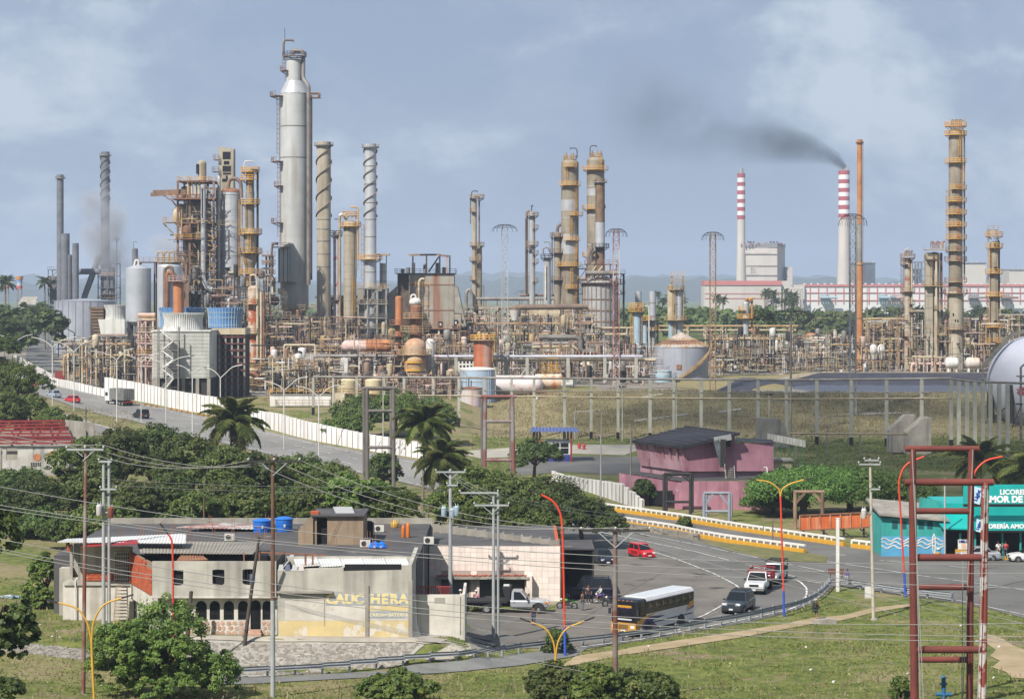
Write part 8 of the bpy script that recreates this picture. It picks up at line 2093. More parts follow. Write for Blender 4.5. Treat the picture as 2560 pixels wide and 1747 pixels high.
for k in range(5):Pt.cbox('tailgate_rib',m_gt,t)((-4.62,lerp(-1,1,k/4),2.35),(.06,.1,2.2))
Pt.box('cab',P_white,t)(1.9,-1.1,.9,3.9,1.1,2.9);Pt.box('side_window',m_gl,t)(2.6,-1.12,1.9,3.7,1.12,2.6);Pt.box('chassis',m_tm,t)(-4.4,-.5,.7,3.6,.5,1.15);Pt.cbox('bumper',m_tail,t)((-4.65,0,.85),(.1,2.3,.2));wheels(t,(3.0,-2.6,-3.8),.95,.5,.3,True)
t=thing('bus','old yellow, purple and white bus with black nose and white roof','bus',G(1634,1573),radians(236))
P_by=paint('bus_yellow',S(206,150,52),.4);P_bp=paint('bus_purple',S(66,40,104),.4);P_bw=paint('bus_white',S(216,214,218),.4);P_bk=paint('bus_black',S(26,26,32),.3)
Lb,wb=9.4,1.2
def rrect(x,z0,z1,w,c=.18):return[(x,-w,z0),(x,-w,z1-c),(x,-w+c*.4,z1-c*.3),(x,-w+c,z1),(x,w-c,z1),(x,w-c*.4,z1-c*.3),(x,w,z1-c),(x,w,z0)]
def shell_x(st,mt,name,lo=0):
 m=MB();vs=[]
 for s_ in st:vs+=rrect(*s_)
 n=8;m.add(vs,[(i*n+j,i*n+(j+1)%n,(i+1)*n+(j+1)%n,(i+1)*n+j)for i in range(len(st)-1)for j in range(n)]);m.add(vs[:n],[tuple(range(n-1,-1,-1))]);m.add(vs[-n:],[tuple(range(n))]);return m.build(name,mt,t)
shell_x([(-4.7,.55,2.9,1.14),(-4.6,.5,2.95,1.2),(3.2,.5,2.95,1.2)],P_bw,'body')
shell_x([(3.2,.5,2.98,1.2),(4.0,.5,2.96,1.2),(4.5,.5,2.8,1.16),(4.62,.5,2.0,1.15),(4.7,.5,1.3,1.14)],P_bk,'nose')
shell_x([(-4.65,2.97,3.06,1.05),(3.0,2.97,3.06,1.05)],P_white,'roof_cap')
Pt.box('front_bumper_panel',P_by,t)(4.5,-1.16,.42,4.78,1.16,1.15);m=MB();m.box(4.76,-.5,.62,4.8,.5,1.0);gr_=m.build('grille',P_by,t)
for k in range(4):Pt.box('grille_slat',m_tm,gr_)(4.795,-.45,.66+k*.09,4.82,.45,.70+k*.09)
ws=quadp(t,'windscreen',[(4.56,-1.0,1.5),(4.56,1.0,1.5),(4.42,.95,2.3),(4.42,-.95,2.3)],m_gl,.06)
Pt.cbox('centre_pillar',m_tm,ws)((4.63,0,1.9),(.02,.05,.9))
Pt.cbox('sticker',P_by,t)((4.6,0,2.42),(.02,1.3,.18))
Pt.cbox('sticker',P_bw,t)((4.74,0,1.42),(.02,1.5,.12));Pt.cbox('sticker',P_bp,t)((4.58,0,2.28),(.02,.8,.1))
for sy in(-1,1):
 m=MB();m.box(-4.5,sy*1.2-.01,1.75,3.3,sy*1.2+.01,2.72);m.v=[(a,b+sy*.012,c)for a,b,c in m.v];bnd=m.build('window_band',P_bk,t)
 for k in range(7):
  x0=-4.3+k*1.08;Pt.box('side_window',m_gl,t)(x0,sy*1.225-.008,2.0,x0+.98,sy*1.225+.008,2.62)
  m=MB();m.cbox((x0+.5,sy*1.237,2.35),(.04,.01,.5));m.cbox((x0+.25,sy*1.237,2.3),(.5,.01,.03));m.build('window_frame',m_chrome,t)
 Pt.box('driver_window',m_gl,t)(3.45,sy*1.215-.008,1.7,4.2,sy*1.215+.008,2.35)
 for mt_,pts in((P_bp,[(3.9,.55),(4.3,1.3),(2.6,1.5),(.2,1.35),(2.2,1.1),(1.4,.55)]),(P_by,[(4.55,.55),(4.55,1.3),(3.4,1.6),(1.5,1.72),(3.2,1.4),(3.95,.9),(3.9,.55)]),(P_by,[(-4.5,2.1),(-4.0,2.1),(-3.2,1.35),(-3.6,1.35),(-4.5,1.75)]),(P_bp,[(-4.5,1.65),(-3.5,1.3),(-3.2,1.2),(-4.5,1.45)])):
  Pt.prism('livery_stripe',mt_,t)([(x,sy*1.203,z)for x,z in pts],(0,sy*(.012 if mt_ is P_bp else.02),0))
 Pt.cbox('rub_rail',m_tm,t)((-.6,sy*1.22,.98),(7.2,.03,.07))
 for x in(2.9,-2.4):Pt.cyl('wheel_arch',m_tm,t)((x,sy*.9,.5),(x,sy*1.232,.5),.6,n=22)
 Pt.cbox('headlight',m_lamp,t)((4.77,sy*.85,.85),(.05,.36,.2));m=MB();m.beam((4.4,sy*1.1,2.3),(4.72,sy*1.3,2.2),.05);m.cbox((4.74,sy*1.3,2.0),(.08,.22,.45));m.build('mirror',m_tm,t)
Pt.cbox('number_plate',m_plate,t)((4.82,0,.5),(.02,.4,.15));wheels(t,(2.9,-2.4),1.0,.48,.28)
for k in range(4):Pt.cbox('marker_lamp',m_amber,t)((4.45,-.6+k*.4,2.86),(.06,.1,.06))
def bike(label,loc,ang,col):
 t=thing('motorcycle',label,'motorcycle',loc,radians(ang));ty,ri=wheel_mesh(.31,.09)
 for x in(.65,-.62):wo=inst('wheel',ty,t,(x,0,.31));inst('rim',ri,wo)
 Pt.beam('fork',m_chrome,t)((.65,0,.31),(.42,0,.95),.06);Pt.tube('handlebar',m_tm,t)([(.4,-.34,1.02),(.38,-.1,.98),(.38,.1,.98),(.4,.34,1.02)],.02,6)
 m=MB();m.sphere((.12,0,.78),.2,12,8,.7);m.v=[(a*1.25,b*.75,c)for a,b,c in m.v];m.build('fuel_tank',col,t);Pt.box('seat',m_tm,t)(-.62,-.12,.74,-.05,.12,.83);Pt.box('engine',m_dk,t)(-.2,-.13,.3,.25,.13,.6)
 Pt.cbox('mudguard',col,t)((.68,0,.66),(.4,.12,.03));Pt.cbox('mudguard',col,t)((-.62,0,.68),(.5,.14,.05));Pt.sphere('headlight',m_lamp,t)((.52,0,.86),.1,10,6);Pt.tube('exhaust',m_chrome,t)([(.1,-.14,.35),(-.3,-.18,.3),(-.8,-.18,.4)],.04,6);Pt.beam('side_stand',m_tm,t)((-.05,.1,.3),(-.12,.26,.02),.03)
 m=MB();m.beam((-.62,.08,.31),(.1,.08,.42),.06);m.beam((-.5,0,.75),(.42,0,.85),.05);m.beam((.1,0,.4),(.42,0,.85),.05);m.build('frame',m_tm,t)
 return t
bike('bright green motorcycle parked by the garage corner',G(1418,1522),172,paint('lime',S(60,190,40)))
bike('dark purple motorcycle with a seated rider by the blue SUV',G(1506,1509),176,paint('violet',S(90,50,140)))
bike('black motorcycle standing just behind the rusty utility pole',G(1530,1516),200,paint('black',S(34,36,38)))
t=thing('box_lorry','small white lorry parked under the refinery pipes','truck',AT(1404,10.9));Pt.box('cab',P_white,t)(-.9,-1,.5,.2,1,2.4);Pt.box('windscreen',m_gl,t)(-.92,-.8,1.5,-.85,.8,2.2);Pt.box('box_body',P_white,t)(.3,-1.05,.7,3.5,1.05,2.2);wheels(t,(-.4,2.4),.85,.4)
# -- people
def skin_obj(name,verts,edges,radii,mt,parent,root=0,sub=1):
 me=bpy.data.meshes.new(name);me.from_pydata(verts,edges,[]);me.materials.append(mt)
 o=bpy.data.objects.new(name,me);COL.objects.link(o);o.parent=parent
 md=o.modifiers.new('skin','SKIN');md.use_smooth_shade=True
 ld=me.skin_vertices[0].data if me.skin_vertices else None
 if ld is None:
  bpy.context.view_layer.objects.active=o
  ld=me.skin_vertices[0].data
 for i,r in enumerate(radii):ld[i].radius=(r,r)if not isinstance(r,tuple)else r
 ld[root].use_root=True
 sb=o.modifiers.new('sub','SUBSURF');sb.levels=sub;sb.render_levels=sub
 return o
SKIN=mat('skin',S(150,104,78),S(136,92,68),rough=.6);HAIR=mat('dark_hair',S(30,24,22),rough=.7)
def person(label,loc,ang,shirt,legs,pose='stand',hat=None,h=1.72,sleeves=.5,shoes=None,bag=None,group=None,short=False):
 t=thing('person',label,'person',loc,radians(ang),group);k=h/1.72
 hip=.92;
 if pose=='walk':Lf,Lb_=[(0,.1,hip-.02),(.16,.1,.5),(.22,.1,.09)],[(0,-.1,hip-.02),(.02,-.1,.5),(-.28,-.1,.14)];Aa,Ab=[(-.03,.2,1.38),(-.12,.25,1.12),(.0,.26,.9)],[(-.02,-.2,1.38),(.02,-.25,1.12),(.2,-.24,.95)];dz=0
 elif pose=='sit':Lf,Lb_=[(0,.1,hip),(.42,.14,.82),(.40,.16,.36)],[(0,-.1,hip),(.40,-.14,.82),(.28,-.18,.30)];Aa,Ab=[(.02,.2,1.38),(.15,.26,1.15),(.38,.24,1.05)],[(.02,-.2,1.38),(.15,-.26,1.15),(.38,-.24,1.05)];dz=0
 else:Lf,Lb_=[(0,.1,hip-.02),(.02,.11,.5),(-.02,.12,.09)],[(0,-.1,hip-.02),(.04,-.11,.5),(.02,-.12,.09)];Aa,Ab=[(0,.2,1.38),(-.04,.26,1.12),(.06,.25,.88)],[(0,-.2,1.38),(-.02,-.26,1.12),(.12,-.22,.9)];dz=0
 lean=.04 if pose=='sit' else 0
 sp=[(0,0,hip),(lean*.5,0,1.12),(lean,0,1.32),(lean+.01,0,1.46),(lean+.03,0,1.55),(lean+.035,0,1.65)]
 V=list(sp);E=[(0,1),(1,2),(2,3),(3,4),(4,5)];Rr=[(.15,.12),(.145,.11),(.16,.115),.055,(.075,.09),(.07,.085)]
 V[5]=(V[5][0],0,1.67)
 def chain(root,pts,rs):
  p=root
  for q,r in zip(pts,rs):V.append(q);Rr.append(r);E.append((p,len(V)-1));p=len(V)-1
  return p
 fingers=[]
 for L_ in(Lf,Lb_):e=chain(0,L_,(.095,.062,.042));q=V[e];chain(e,[(q[0]+.05,q[1],q[2]-.05),(q[0]+.17,q[1],q[2]-.06)],(.04,.03))
 for A_ in(Aa,Ab):
  e=chain(2,A_,(.062,.042,.03));q=Vector(V[e]);dr=(q-Vector(A_[1])).normalized();palm=q+dr*.07;pi_=chain(e,[tuple(palm)],(.032,))
  side=Vector((0,1,0));fw=Vector((1,0,0))
  for f,(o_,ln)in enumerate(((-.03,.06),(-.01,.075),(.01,.07),(.03,.055))):fingers.append((palm+fw*o_,palm+fw*o_+dr*ln,palm+fw*(o_+.01)+dr*ln*1.45))
  fingers.append((palm-dr*.02,palm+fw*.055+dr*.01,palm+fw*.06+dr*.045))
 V=[(a*k,b*k,c*k)for a,b,c in V]
 body=skin_obj('body',V,E,[tuple(x*k for x in r)if isinstance(r,tuple)else r*k for r in Rr],SKIN,t,0,1)
 m=MB();[m.tube([Vector(p)*k for p in f],[.011*k,.009*k,.007*k],5)for f in fingers];m.build('fingers',SKIN,t)
 def garment(name,pts,rs,mt):
  v,e,r=[],[],[]
  for ch in pts:
   p=None
   for q,rr in ch:
    idx=next((i for i,w_ in enumerate(v)if(Vector(w_)-Vector(q)).length<1e-4),None)
    if idx is None:v.append(q);r.append(rr);idx=len(v)-1
    if p is not None and idx!=p:e.append((p,idx))
    p=idx
  return skin_obj(name,[(a*k,b*k,c*k)for a,b,c in v],e,[tuple(x*k for x in q)if isinstance(q,tuple)else q*k for q in r],mt,t,0,1)
 ms=mat('cloth_%02d_%02d_%02d'%tuple(int(c*99)for c in shirt[:3]),shirt,tuple(q*.8 for q in shirt[:3])+(1,),rough=.9,scale=5);ml=mat('cloth_%02d_%02d_%02d'%tuple(int(c*99)for c in legs[:3]),legs,tuple(q*.8 for q in legs[:3])+(1,),rough=.9,scale=5)
 arm=lambda A_:[(sp[2],(.178,.135)),(A_[0],.08),(tuple(Vector(A_[0]).lerp(Vector(A_[1]),1.0 if sleeves<1 else 1)),.062)]+([(A_[2],.048)]if sleeves>=1 else[])
 garment('shirt',[[(sp[0],(.17,.14)),(sp[1],(.165,.13)),(sp[2],(.178,.135)),((sp[3][0],0,1.43),.075)],arm(Aa),arm(Ab)],None,ms)
 lg=lambda L_:[(sp[0],(.162,.135)),(L_[0],.108),(L_[1],.078)]+([]if short else[((L_[2][0],L_[2][1],L_[2][2]+.02),.06)])
 garment('trousers',[lg(Lf),lg(Lb_)],None,ml)
 m=MB();hx=V[4][0];m.sphere((hx-.015*k,0,1.665*k),.105*k,14,10,1.05);m.v=[p if not(p[0]>hx+.045*k and p[2]<1.70*k)else(hx+.03*k,p[1]*.8,p[2])for p in m.v]
 if hat is None:m.build('hair',HAIR,t)
 else:m.lathe([(.16*k,1.70*k),(.16*k,1.715*k),(.11*k,1.72*k),(.1*k,1.79*k),(.02*k,1.81*k)],14,(hx,0,0),cap=False);m.build('cap',mat('hat_%d'%int(hat[0]*99),hat,rough=.9),t)
 m=MB();m.sphere((hx+.085*k,.035*k,1.62*k),.012*k,6,4);m.sphere((hx+.085*k,-.035*k,1.62*k),.012*k,6,4);m.build('eyes',m_bk,t);Pt.sphere('nose',SKIN,t)((hx+.1*k,0,1.585*k),.018*k,6,4,1.3);Pt.cbox('mouth',mat('lips',S(120,66,60)),t)((hx+.085*k,0,1.545*k),(.02*k,.05*k,.012*k))
 for sy in(-1,1):Pt.sphere('ear',SKIN,t)((hx,sy*.092*k,1.6*k),.025*k,6,4,1.3)
 for L_ in(Lf,Lb_):q=Vector(L_[2])*k;m=MB();m.lathe([(.045*k,0),(.06*k,.02*k),(.055*k,.08*k),(.04*k,.1*k)],10);m.v=[(a*2.1+q.x+.07*k,b*.9+q.y,c+q.z-.09*k)for a,b,c in m.v];m.build('shoe',mat('shoe_%d'%int((shoes or(.05,))[0]*99),shoes or(.04,.04,.04,1)),t)
 if bag:m=MB();m.cbox((-.2*k,0,1.25*k),(.18*k,.3*k,.42*k));tag(m.build('backpack',mat('bag',bag,rough=.9),None,loc,radians(ang)),'dark backpack worn by the walker on the grass','backpack')
 return t
person('walker in black top and grey shorts on the footpath',G(2040,1549),60,(.02,.02,.025,1),(.11,.12,.13,1),'walk',(.45,.36,.28,1),bag=(.03,.03,.035,1),sleeves=1,short=True)
person('person in dark vest and jeans walking across the lot',G(1334,1564),262,(.03,.025,.03,1),(.05,.07,.13,1),'walk',sleeves=.5)
person('person in brown shirt and grey jeans standing by green motorcycle',G(1456,1527),20,(.07,.06,.055,1),(.16,.18,.2,1),'stand')
person('person in dark blue clothes and white shoes beside blue SUV',G(1471,1509),265,(.03,.035,.06,1),(.03,.035,.055,1),'stand',shoes=(.7,.7,.7,1))
r_=person('person in pale hooded top and denim shorts seated on purple motorcycle',G(1503,1508)+Vector((0,-.02,-.08)),200,(.5,.5,.5,1),(.16,.22,.34,1),'sit',sleeves=1,short=True,shoes=(.6,.6,.6,1))
person('person in pink shirt half hidden behind flatbed truck',G(1191,1525),250,(.6,.33,.42,1),(.1,.1,.12,1),'stand',(.7,.6,.6,1))
person('person in white cap standing behind the white yard wall',G(1152,1524),200,(.7,.7,.68,1),(.08,.08,.1,1),'stand',(.7,.68,.64,1))
person('person in white shirt and beige trousers at shop front',G(2496,1394),100,(.78,.78,.76,1),(.42,.36,.28,1),'stand')
person('person in red shirt and dark trousers at shop front',G(2514,1394),70,(.5,.04,.05,1),(.08,.08,.1,1),'stand')
person('person in purple vest seated by the white square post',G(2119,1462),240,(.14,.1,.3,1),(.3,.3,.34,1),'sit',h=1.5)
person('person in dark shirt under the carport beside blue hatchback',G(1477,1412),300,(.06,.07,.1,1),(.05,.06,.09,1),'stand')
# -- vegetation
m_la=leafmat('mango_leaf',(0.030,0.052,0.012,1),(0.115,0.145,0.034,1),(0.17,0.15,0.05,1),.30)
m_lf=leafmat('bright_leaf',(0.036,0.07,0.014,1),(0.14,0.19,0.04,1),(0.22,0.17,0.05,1),.35)
m_lc=leafmat('dark_leaf',(0.022,0.042,0.010,1),(0.085,0.12,0.028,1),(0.12,0.12,0.04,1),.28)
m_leafD=leafmat('acacia_leaf',(0.034,0.075,0.015,1),(0.11,0.18,0.036,1),None,.35)
m_palm=leafmat('palm_leaf',(0.06,0.09,0.022,1),(0.19,0.20,0.06,1),(0.34,0.27,0.10,1),.4)
m_bark=mat('bark',S(110,92,74),S(82,68,56),rough=.95,scale=2,bump=.4)
m_gblade=leafmat('grass_blade',(0.08,0.105,0.024,1),(0.20,0.21,0.06,1),(0.31,0.27,0.12,1),.3)
m_dblade=leafmat('dry_blade',(0.13,0.11,0.055,1),(0.27,0.225,0.125,1),(0.12,0.13,0.045,1),.3)
def quads_mesh(name,C,U,Vv,rn,mt):
 n=len(C);v=np.empty((n,4,3),np.float32)
 v[:,0]=C-U*.25-Vv;v[:,1]=C+U-Vv*.1;v[:,2]=C+U*.1+Vv;v[:,3]=C-U+Vv*.1
 me=bpy.data.meshes.new(name);me.vertices.add(n*4);me.vertices.foreach_set('co',v.ravel())
 me.loops.add(n*4);me.loops.foreach_set('vertex_index',np.arange(n*4,dtype=np.int32));me.polygons.add(n)
 me.polygons.foreach_set('loop_start',np.arange(0,n*4,4,dtype=np.int32))
 try:me.polygons.foreach_set('loop_total',np.full(n,4,dtype=np.int32))
 except Exception:pass
 me.update(calc_edges=True)
 a=me.attributes.new('rnd','FLOAT','FACE');a.data.foreach_set('value',rn.astype(np.float32))
 me.materials.append(mt);me.validate();return me
def unit(a):return a/np.maximum(1e-6,np.linalg.norm(a,axis=1,keepdims=True))
def crown_mesh(name,lobes,n,size,mt,seed,droop=.0,flat=1.0,clump=.21,nclump=None):
 g=np.random.default_rng(seed);L_=np.array(lobes,float)
 area=L_[:,3]*L_[:,5];pr=area/area.sum();K=nclump or int(64*len(lobes))
 li=g.choice(len(L_),K,p=pr);d=unit(g.normal(size=(K,3)));d[:,2]=np.where(d[:,2]<-.35,-d[:,2]*.6,d[:,2])
 rad=g.uniform(.55,1.04,(K,1))**.6
 cc=L_[li,:3]+d*L_[li,3:]*rad;cr=L_[li,3]*clump*g.uniform(.6,1.35,K)
 ci=g.integers(0,K,n);e=unit(g.normal(size=(n,3)));rr=g.uniform(.25,1.0,(n,1))**.5
 off=e*rr*cr[ci,None];off[:,2]*=.72*flat;off[:,2]-=droop*rr[:,0]**2*cr[ci]
 C=cc[ci]+off
 N=unit(e*.6+d[ci]*.5+np.array([0,0,.55])+g.normal(size=(n,3))*.55)
 T=unit(np.cross(N,g.normal(size=(n,3))));B_=np.cross(N,T);s_=size*g.uniform(.6,1.3,(n,1))
 tone=g.uniform(0,1,K)*.55;rn=np.clip(tone[ci]+g.uniform(0,.48,n),0,1)
 return quads_mesh(name,C,T*s_,B_*s_*.55,rn,mt)
def trunk_part(t,h,r,lobes,seed,mt=None):
 R=random.Random(seed);m=MB();b=R.uniform(-.4,.4)
 m.tube([(0,0,-.3),(b*.3,0,h*.35),(b,b*.4,h*.75),(b*1.2,b*.4,h)],[r*1.25,r,r*.75,r*.4],8)
 for l in lobes:m.tube([(b*.5,0,h*R.uniform(.4,.6)),((b+l[0])*.5,l[1]*.5,h*.75),(l[0]*.9,l[1]*.9,l[2])],[r*.55,r*.35,r*.12],6)
 return m.build('trunk',mt or m_bark,t)
def tree(label,px,d,ytop,R_,mt,n,size=.24,seed=0,squash=.8,name='tree',nl=7,group=None,low=.35,droop=.2,ybase=None,clump=.2,cat='tree'):
 x=(px-1280)/F*d;z=hgt(x,d);ztop=ZC-(ytop-HY)/F*d;h=max(1.5,ztop-z);g=random.Random(seed*13+int(px))
 t=thing(name,label,cat,(x,d,z),0,group);lobes=[]
 lobes.append((0,0,h-R_*squash*.62,R_*.62,R_*.62,R_*squash*.6))
 for k in range(nl):
  a=2*PI*k/nl+g.uniform(-.4,.4);q=R_*g.uniform(.42,.74);rr=R_*g.uniform(.28,.52);zz=lerp(h*low,h-R_*squash*.7,g.uniform(.15,1)if k%2 or name!='bush' else 0);lobes.append((q*cos(a),q*sin(a),max(rr*.7,zz),rr,rr,rr*squash))
 if size>.2 and d<450:n,size=int(n*1.9),size*.66
 me=crown_mesh('crown',lobes,n,size,mt,seed*31+int(px),droop,clump=clump);inst('crown',me,t);trunk_part(t,h*.7,max(.08,R_*.055),lobes,seed)
 return t
for k,(px,d,yt,R_,n,lab)in enumerate(((215,262,1092,4.2,9000,'dark broadleaf tree nearest the red-trussed ruin'),(300,268,1066,5.2,13000,'tall olive-green tree right of the red-trussed ruin'),(385,272,1052,5.4,14000,'tallest olive tree of the belt below highway'),(470,262,1078,5.0,12000,'olive tree left of the swaying coconut palm'),(565,252,1112,4.6,11000,'rounded dark tree under the swaying coconut palm'),(655,256,1124,4.8,12000,'dark tree behind the brown crossarm utility pole'),(745,262,1124,4.9,12000,'dense dark tree beside the lower highway bend'),(830,252,1152,4.3,10000,'last dark tree of the belt before first gantry'),(420,240,1180,4.5,10000,'low dark tree in front of the tallest olive tree'),(540,235,1200,4.2,9000,'low rounded tree above the tarred roof middle'),(330,236,1190,4.2,9000,'low olive tree above the white roof sheet'),(700,232,1210,4.0,9000,'low dark tree behind the blue water tanks'))):
 tree(lab,px,d,yt,R_,(m_la,m_la,m_lc)[k%3],n,.27,k+1)
for k,(px,d,yt,R_,n,lab,mt)in enumerate(((40,290,1215,4.6,8000,'dark bushy tree in front of the ruin wall',m_lc),(130,270,1205,4.5,8000,'dark tree below the ruin right corner',m_lc),(230,240,1170,4.0,8000,'yellowish tree beside the paired grey poles',m_la),(80,235,1290,4.0,7000,'low dark tree left of the paired grey poles',m_lc),(170,225,1280,3.4,6000,'small dark tree above the house left wall',m_lc),(12,395,836,4.2,6000,'dark tree top at the highway far bend',m_lc),(40,378,896,6.0,12000,'bright green rounded tree beside the low white wall',m_lf),(-5,350,960,5.0,8000,'olive tree below the bright rounded tree',m_la),(75,355,985,4.5,9000,'light green bushy tree beside the highway verge',m_lf),(130,352,1015,3.2,6000,'small leafy tree near the thin roadside pole',m_la),(180,340,1035,2.5,4000,'grey-green shrub beside the side road',m_la),(255,330,1095,2.6,4000,'dark shrub below the side road end',m_lc),(95,255,1185,5.0,9000,'large dark tree between ruin and paired grey poles',m_lc),(20,250,1250,4.4,7000,'dark tree in the hollow below the ruin',m_lc),(265,222,1245,3.6,7000,'dark tree touching the back of the tarred roof',m_la),(480,222,1225,3.8,8000,'leafy tree behind the red zinc roof sheets',m_la),(620,222,1215,3.8,8000,'leafy tree behind the left blue tank',m_la),(780,224,1205,3.8,8000,'leafy tree right behind the brown roof shed',m_la))):
 tree(lab,px,d,yt,R_,mt,n,.27,k+40)
for k,(px,d,yt,R_,n,size,lab,mt)in enumerate(((860,224,1182,3.0,4500,.34,'pale large-leaved thicket above the brown roof shed',m_lf),(930,226,1195,3.2,5500,.32,'bright large-leaved thicket behind the roof skylight',m_lf),(1000,222,1215,3.0,5000,.3,'leafy thicket at the foot of the coconut palms',m_lf),(960,300,1128,3.0,5000,.28,'dark shrub at the foot of first gantry',m_lc),(1120,290,1120,4.2,9000,.28,'dark tree between the two gantry frames',m_lc),(1190,235,1160,5.2,16000,.25,'green tree behind the grey pole with transformers',m_lf),(1280,232,1172,5.4,17000,.25,'large green tree left of the curved orange lamp',m_la),(1335,330,1094,4.2,10000,.27,'dark rounded tree beside the blue-roofed kiosk',m_lc),(1375,248,1182,5.6,17000,.25,'broad dark tree behind the curved orange lamp',m_lc),(1455,242,1232,4.2,12000,.25,'small tree crown at the ramp parapet end',m_lc),(1230,222,1235,3.6,9000,.24,'bright low tree above the tiled garage',m_lf),(1340,222,1262,3.4,8000,.24,'low dark tree above the garage roof corner',m_la))):
 tree(lab,px,d,yt,R_,mt,n,size,k+70)
for k,(px,d,yt,R_,n,lab)in enumerate(((900,402,984,6.0,12000,'green tree inside the wall behind first gantry frame'),(990,405,968,7.0,15000,'largest green tree inside the white panelled wall'),(1080,400,990,5.5,10000,'green tree right of the largest one inside wall'),(870,396,1025,4.5,7000,'low tree touching the white panelled wall'))):
 tree(lab,px,d,yt,R_,m_lf if k%2 else m_la,n,.3,k+90)
for k,(px,d,yt,R_,n,lab)in enumerate(((2010,276,1160,7.2,26000,'wide feathery acacia left of the slim crossarm pole'),(2125,280,1164,7.0,25000,'wide feathery acacia behind the slim crossarm pole'),(2225,284,1184,6.2,18000,'feathery acacia behind the turquoise shop roof'),(1930,280,1225,4.0,8000,'low acacia spray beside the pink podium'))):
 tree(lab,px,d,yt,R_,m_leafD,n,.24,k+100,squash=.55,nl=9,low=.45,droop=.0,clump=.3)
tree('dense dark green bush-tree standing below the grey house',412,148.5,1488,4.3,m_lf,64000,.105,120,1.0,'bush',14,None,.0,.1,clump=.17,cat='bush')
tree('leafy bush at picture foot below the guard rail',990,146,1672,2.9,m_lf,14000,.16,121,.7,'bush',5,None,.1,.1,cat='bush')
tree('leafy bush beneath the yellow twin lamp',1400,148,1648,2.6,m_la,11000,.16,122,.8,'bush',5,None,.1,cat='bush')
tree('scrubby bush right of the rusty utility pole',1600,147,1668,2.9,m_la,11000,.16,123,.7,'bush',5,None,.1,cat='bush')
tree('low scrub at the foot of rusty utility pole',1490,145,1655,2.4,m_lf,8000,.16,124,.8,'bush',5,None,.1,cat='bush')
tree('yellow-green shrub beside the house left wall',112,182,1380,2.0,m_lf,7000,.18,125,1.2,'bush',5,None,.15,cat='bush')
tree('small shrub between the lot and the guard rail',1392,171,1570,1.3,m_lc,4000,.13,126,.9,'bush',4,None,.15,cat='bush')
tree('small wild shrub growing on the near ramp parapet',1712,262,1290,1.2,m_la,2500,.16,127,.9,'bush',4,None,.15,cat='bush')
tree('small dark tree at the edge of mural wall',1610,290,1195,2.2,m_lc,4000,.24,128,.9,'tree',4,None,.15)
tree('dark leafy tree overhanging from the left edge',-22,128,1235,2.6,m_lc,12000,.17,129,1.5,'tree',6,None,.25,.4)
tree('low dark leafy branch tips at the bottom left corner',18,112,1690,1.4,m_lc,4000,.15,130,.8,'bush',4,None,.1,cat='bush')
tree('short tuft bush beside the blue valve',2250,148,1722,.9,m_lf,2500,.14,131,.8,'bush',4,None,.1,cat='bush')
FROND=[]
def frond_mesh(seed,L_,wind=0.0):
 g=random.Random(seed);P=[];V=[];Fc=[];rn=[]
 N=30;pts=[]
 for i in range(N+1):
  f=i/N;pts.append(Vector((L_*(f-.12*f*f),0,L_*(.42*f-.72*f*f))))
 for i in range(N):
  a,b=pts[i],pts[i+1];w=.035*(1-i/N)+.01;o=len(V);V+=[a+Vector((0,-w,0)),b+Vector((0,-w,0)),b+Vector((0,w,0)),a+Vector((0,w,0))];Fc.append((o,o+1,o+2,o+3));rn.append(.9)
 for i in range(2,N+1):
  f=i/N;l=L_*.26*sin(PI*min(1,f*.9+.12))**.7*g.uniform(.85,1.1)
  for sy in(-1,1):
   for q in(0,.33,.66):
    a=pts[i]+(pts[i]-pts[i-1])*q*-1;tip=a+Vector((l*.5,sy*l*.75,-l*g.uniform(.25,.7)));w=Vector((.02,0,.006));o=len(V);V+=[a-w,a+w,(a+tip)/2+w*.9+Vector((0,0,l*.1)),tip,(a+tip)/2-w*.9+Vector((0,0,l*.1))];Fc.append((o,o+1,o+2,o+3,o+4));rn.append(g.uniform(0,.85))
 me=bpy.data.meshes.new('frond');me.from_pydata(V,[],Fc);at=me.attributes.new('rnd','FLOAT','FACE');at.data.foreach_set('value',np.array(rn,np.float32));me.materials.append(m_palm);return me
for k in range(5):FROND.append(frond_mesh(k,1.0))
def palm(label,px,py,d,rl,n=22,seed=0,lean=(0,0),tr=.16,group=None,name='coconut_palm',simple=False):
 x=(px-1280)/F*d;zt=ZC-(py-HY)/F*d;bx=x+lean[0];z0=hgt(bx,d);g=random.Random(seed)
 t=thing(name,label,'palm',(bx,d,z0),0,group);h=zt-z0;top=Vector((x-bx,lean[1],h))
 Pt.tube('trunk',mat('palm_bark',S(132,122,106),S(104,94,80),rough=.95,scale=3),t)([(0,0,-.3),(top.x*.15,0,h*.3),(top.x*.55,0,h*.7),tuple(top)],[tr*1.5,tr,tr*.85,tr*.75],8)
 for k in range(n):
  a=2*PI*k*.382*1.0+g.uniform(-.2,.2);f=k/n;pitch=lerp(-1.15,.75,f)+g.uniform(-.12,.12);sc=rl*g.uniform(.85,1.1)*(.85 if f<.2 else 1)
  inst('frond',FROND[k%5],t,top,(g.uniform(-.25,.25),pitch,a),(sc,sc,sc))
 if not simple:
  m=MB()
  for k in range(7):a=g.uniform(0,6.28);m.sphere((top.x+.25*cos(a),top.y+.25*sin(a),h-.3+g.uniform(-.15,.1)),.13,8,6)
  m.build('coconuts',mat('coconut',S(170,140,70),S(140,110,60)),t)
 return t
palm('wind-blown coconut palm standing beside the highway lamp posts',584,1053,292,5.6,26,1,(-.8,0))
palm('taller coconut palm between the two gantry frames',1063,1056,275,4.6,24,2,(-.3,0))
palm('lower coconut palm with yellowing fronds in front of the taller one',1104,1150,262,4.6,24,3,(-1.8,0))
palm('coconut palm behind the red frame and turquoise sign',2452,1150,288,5.2,22,4)
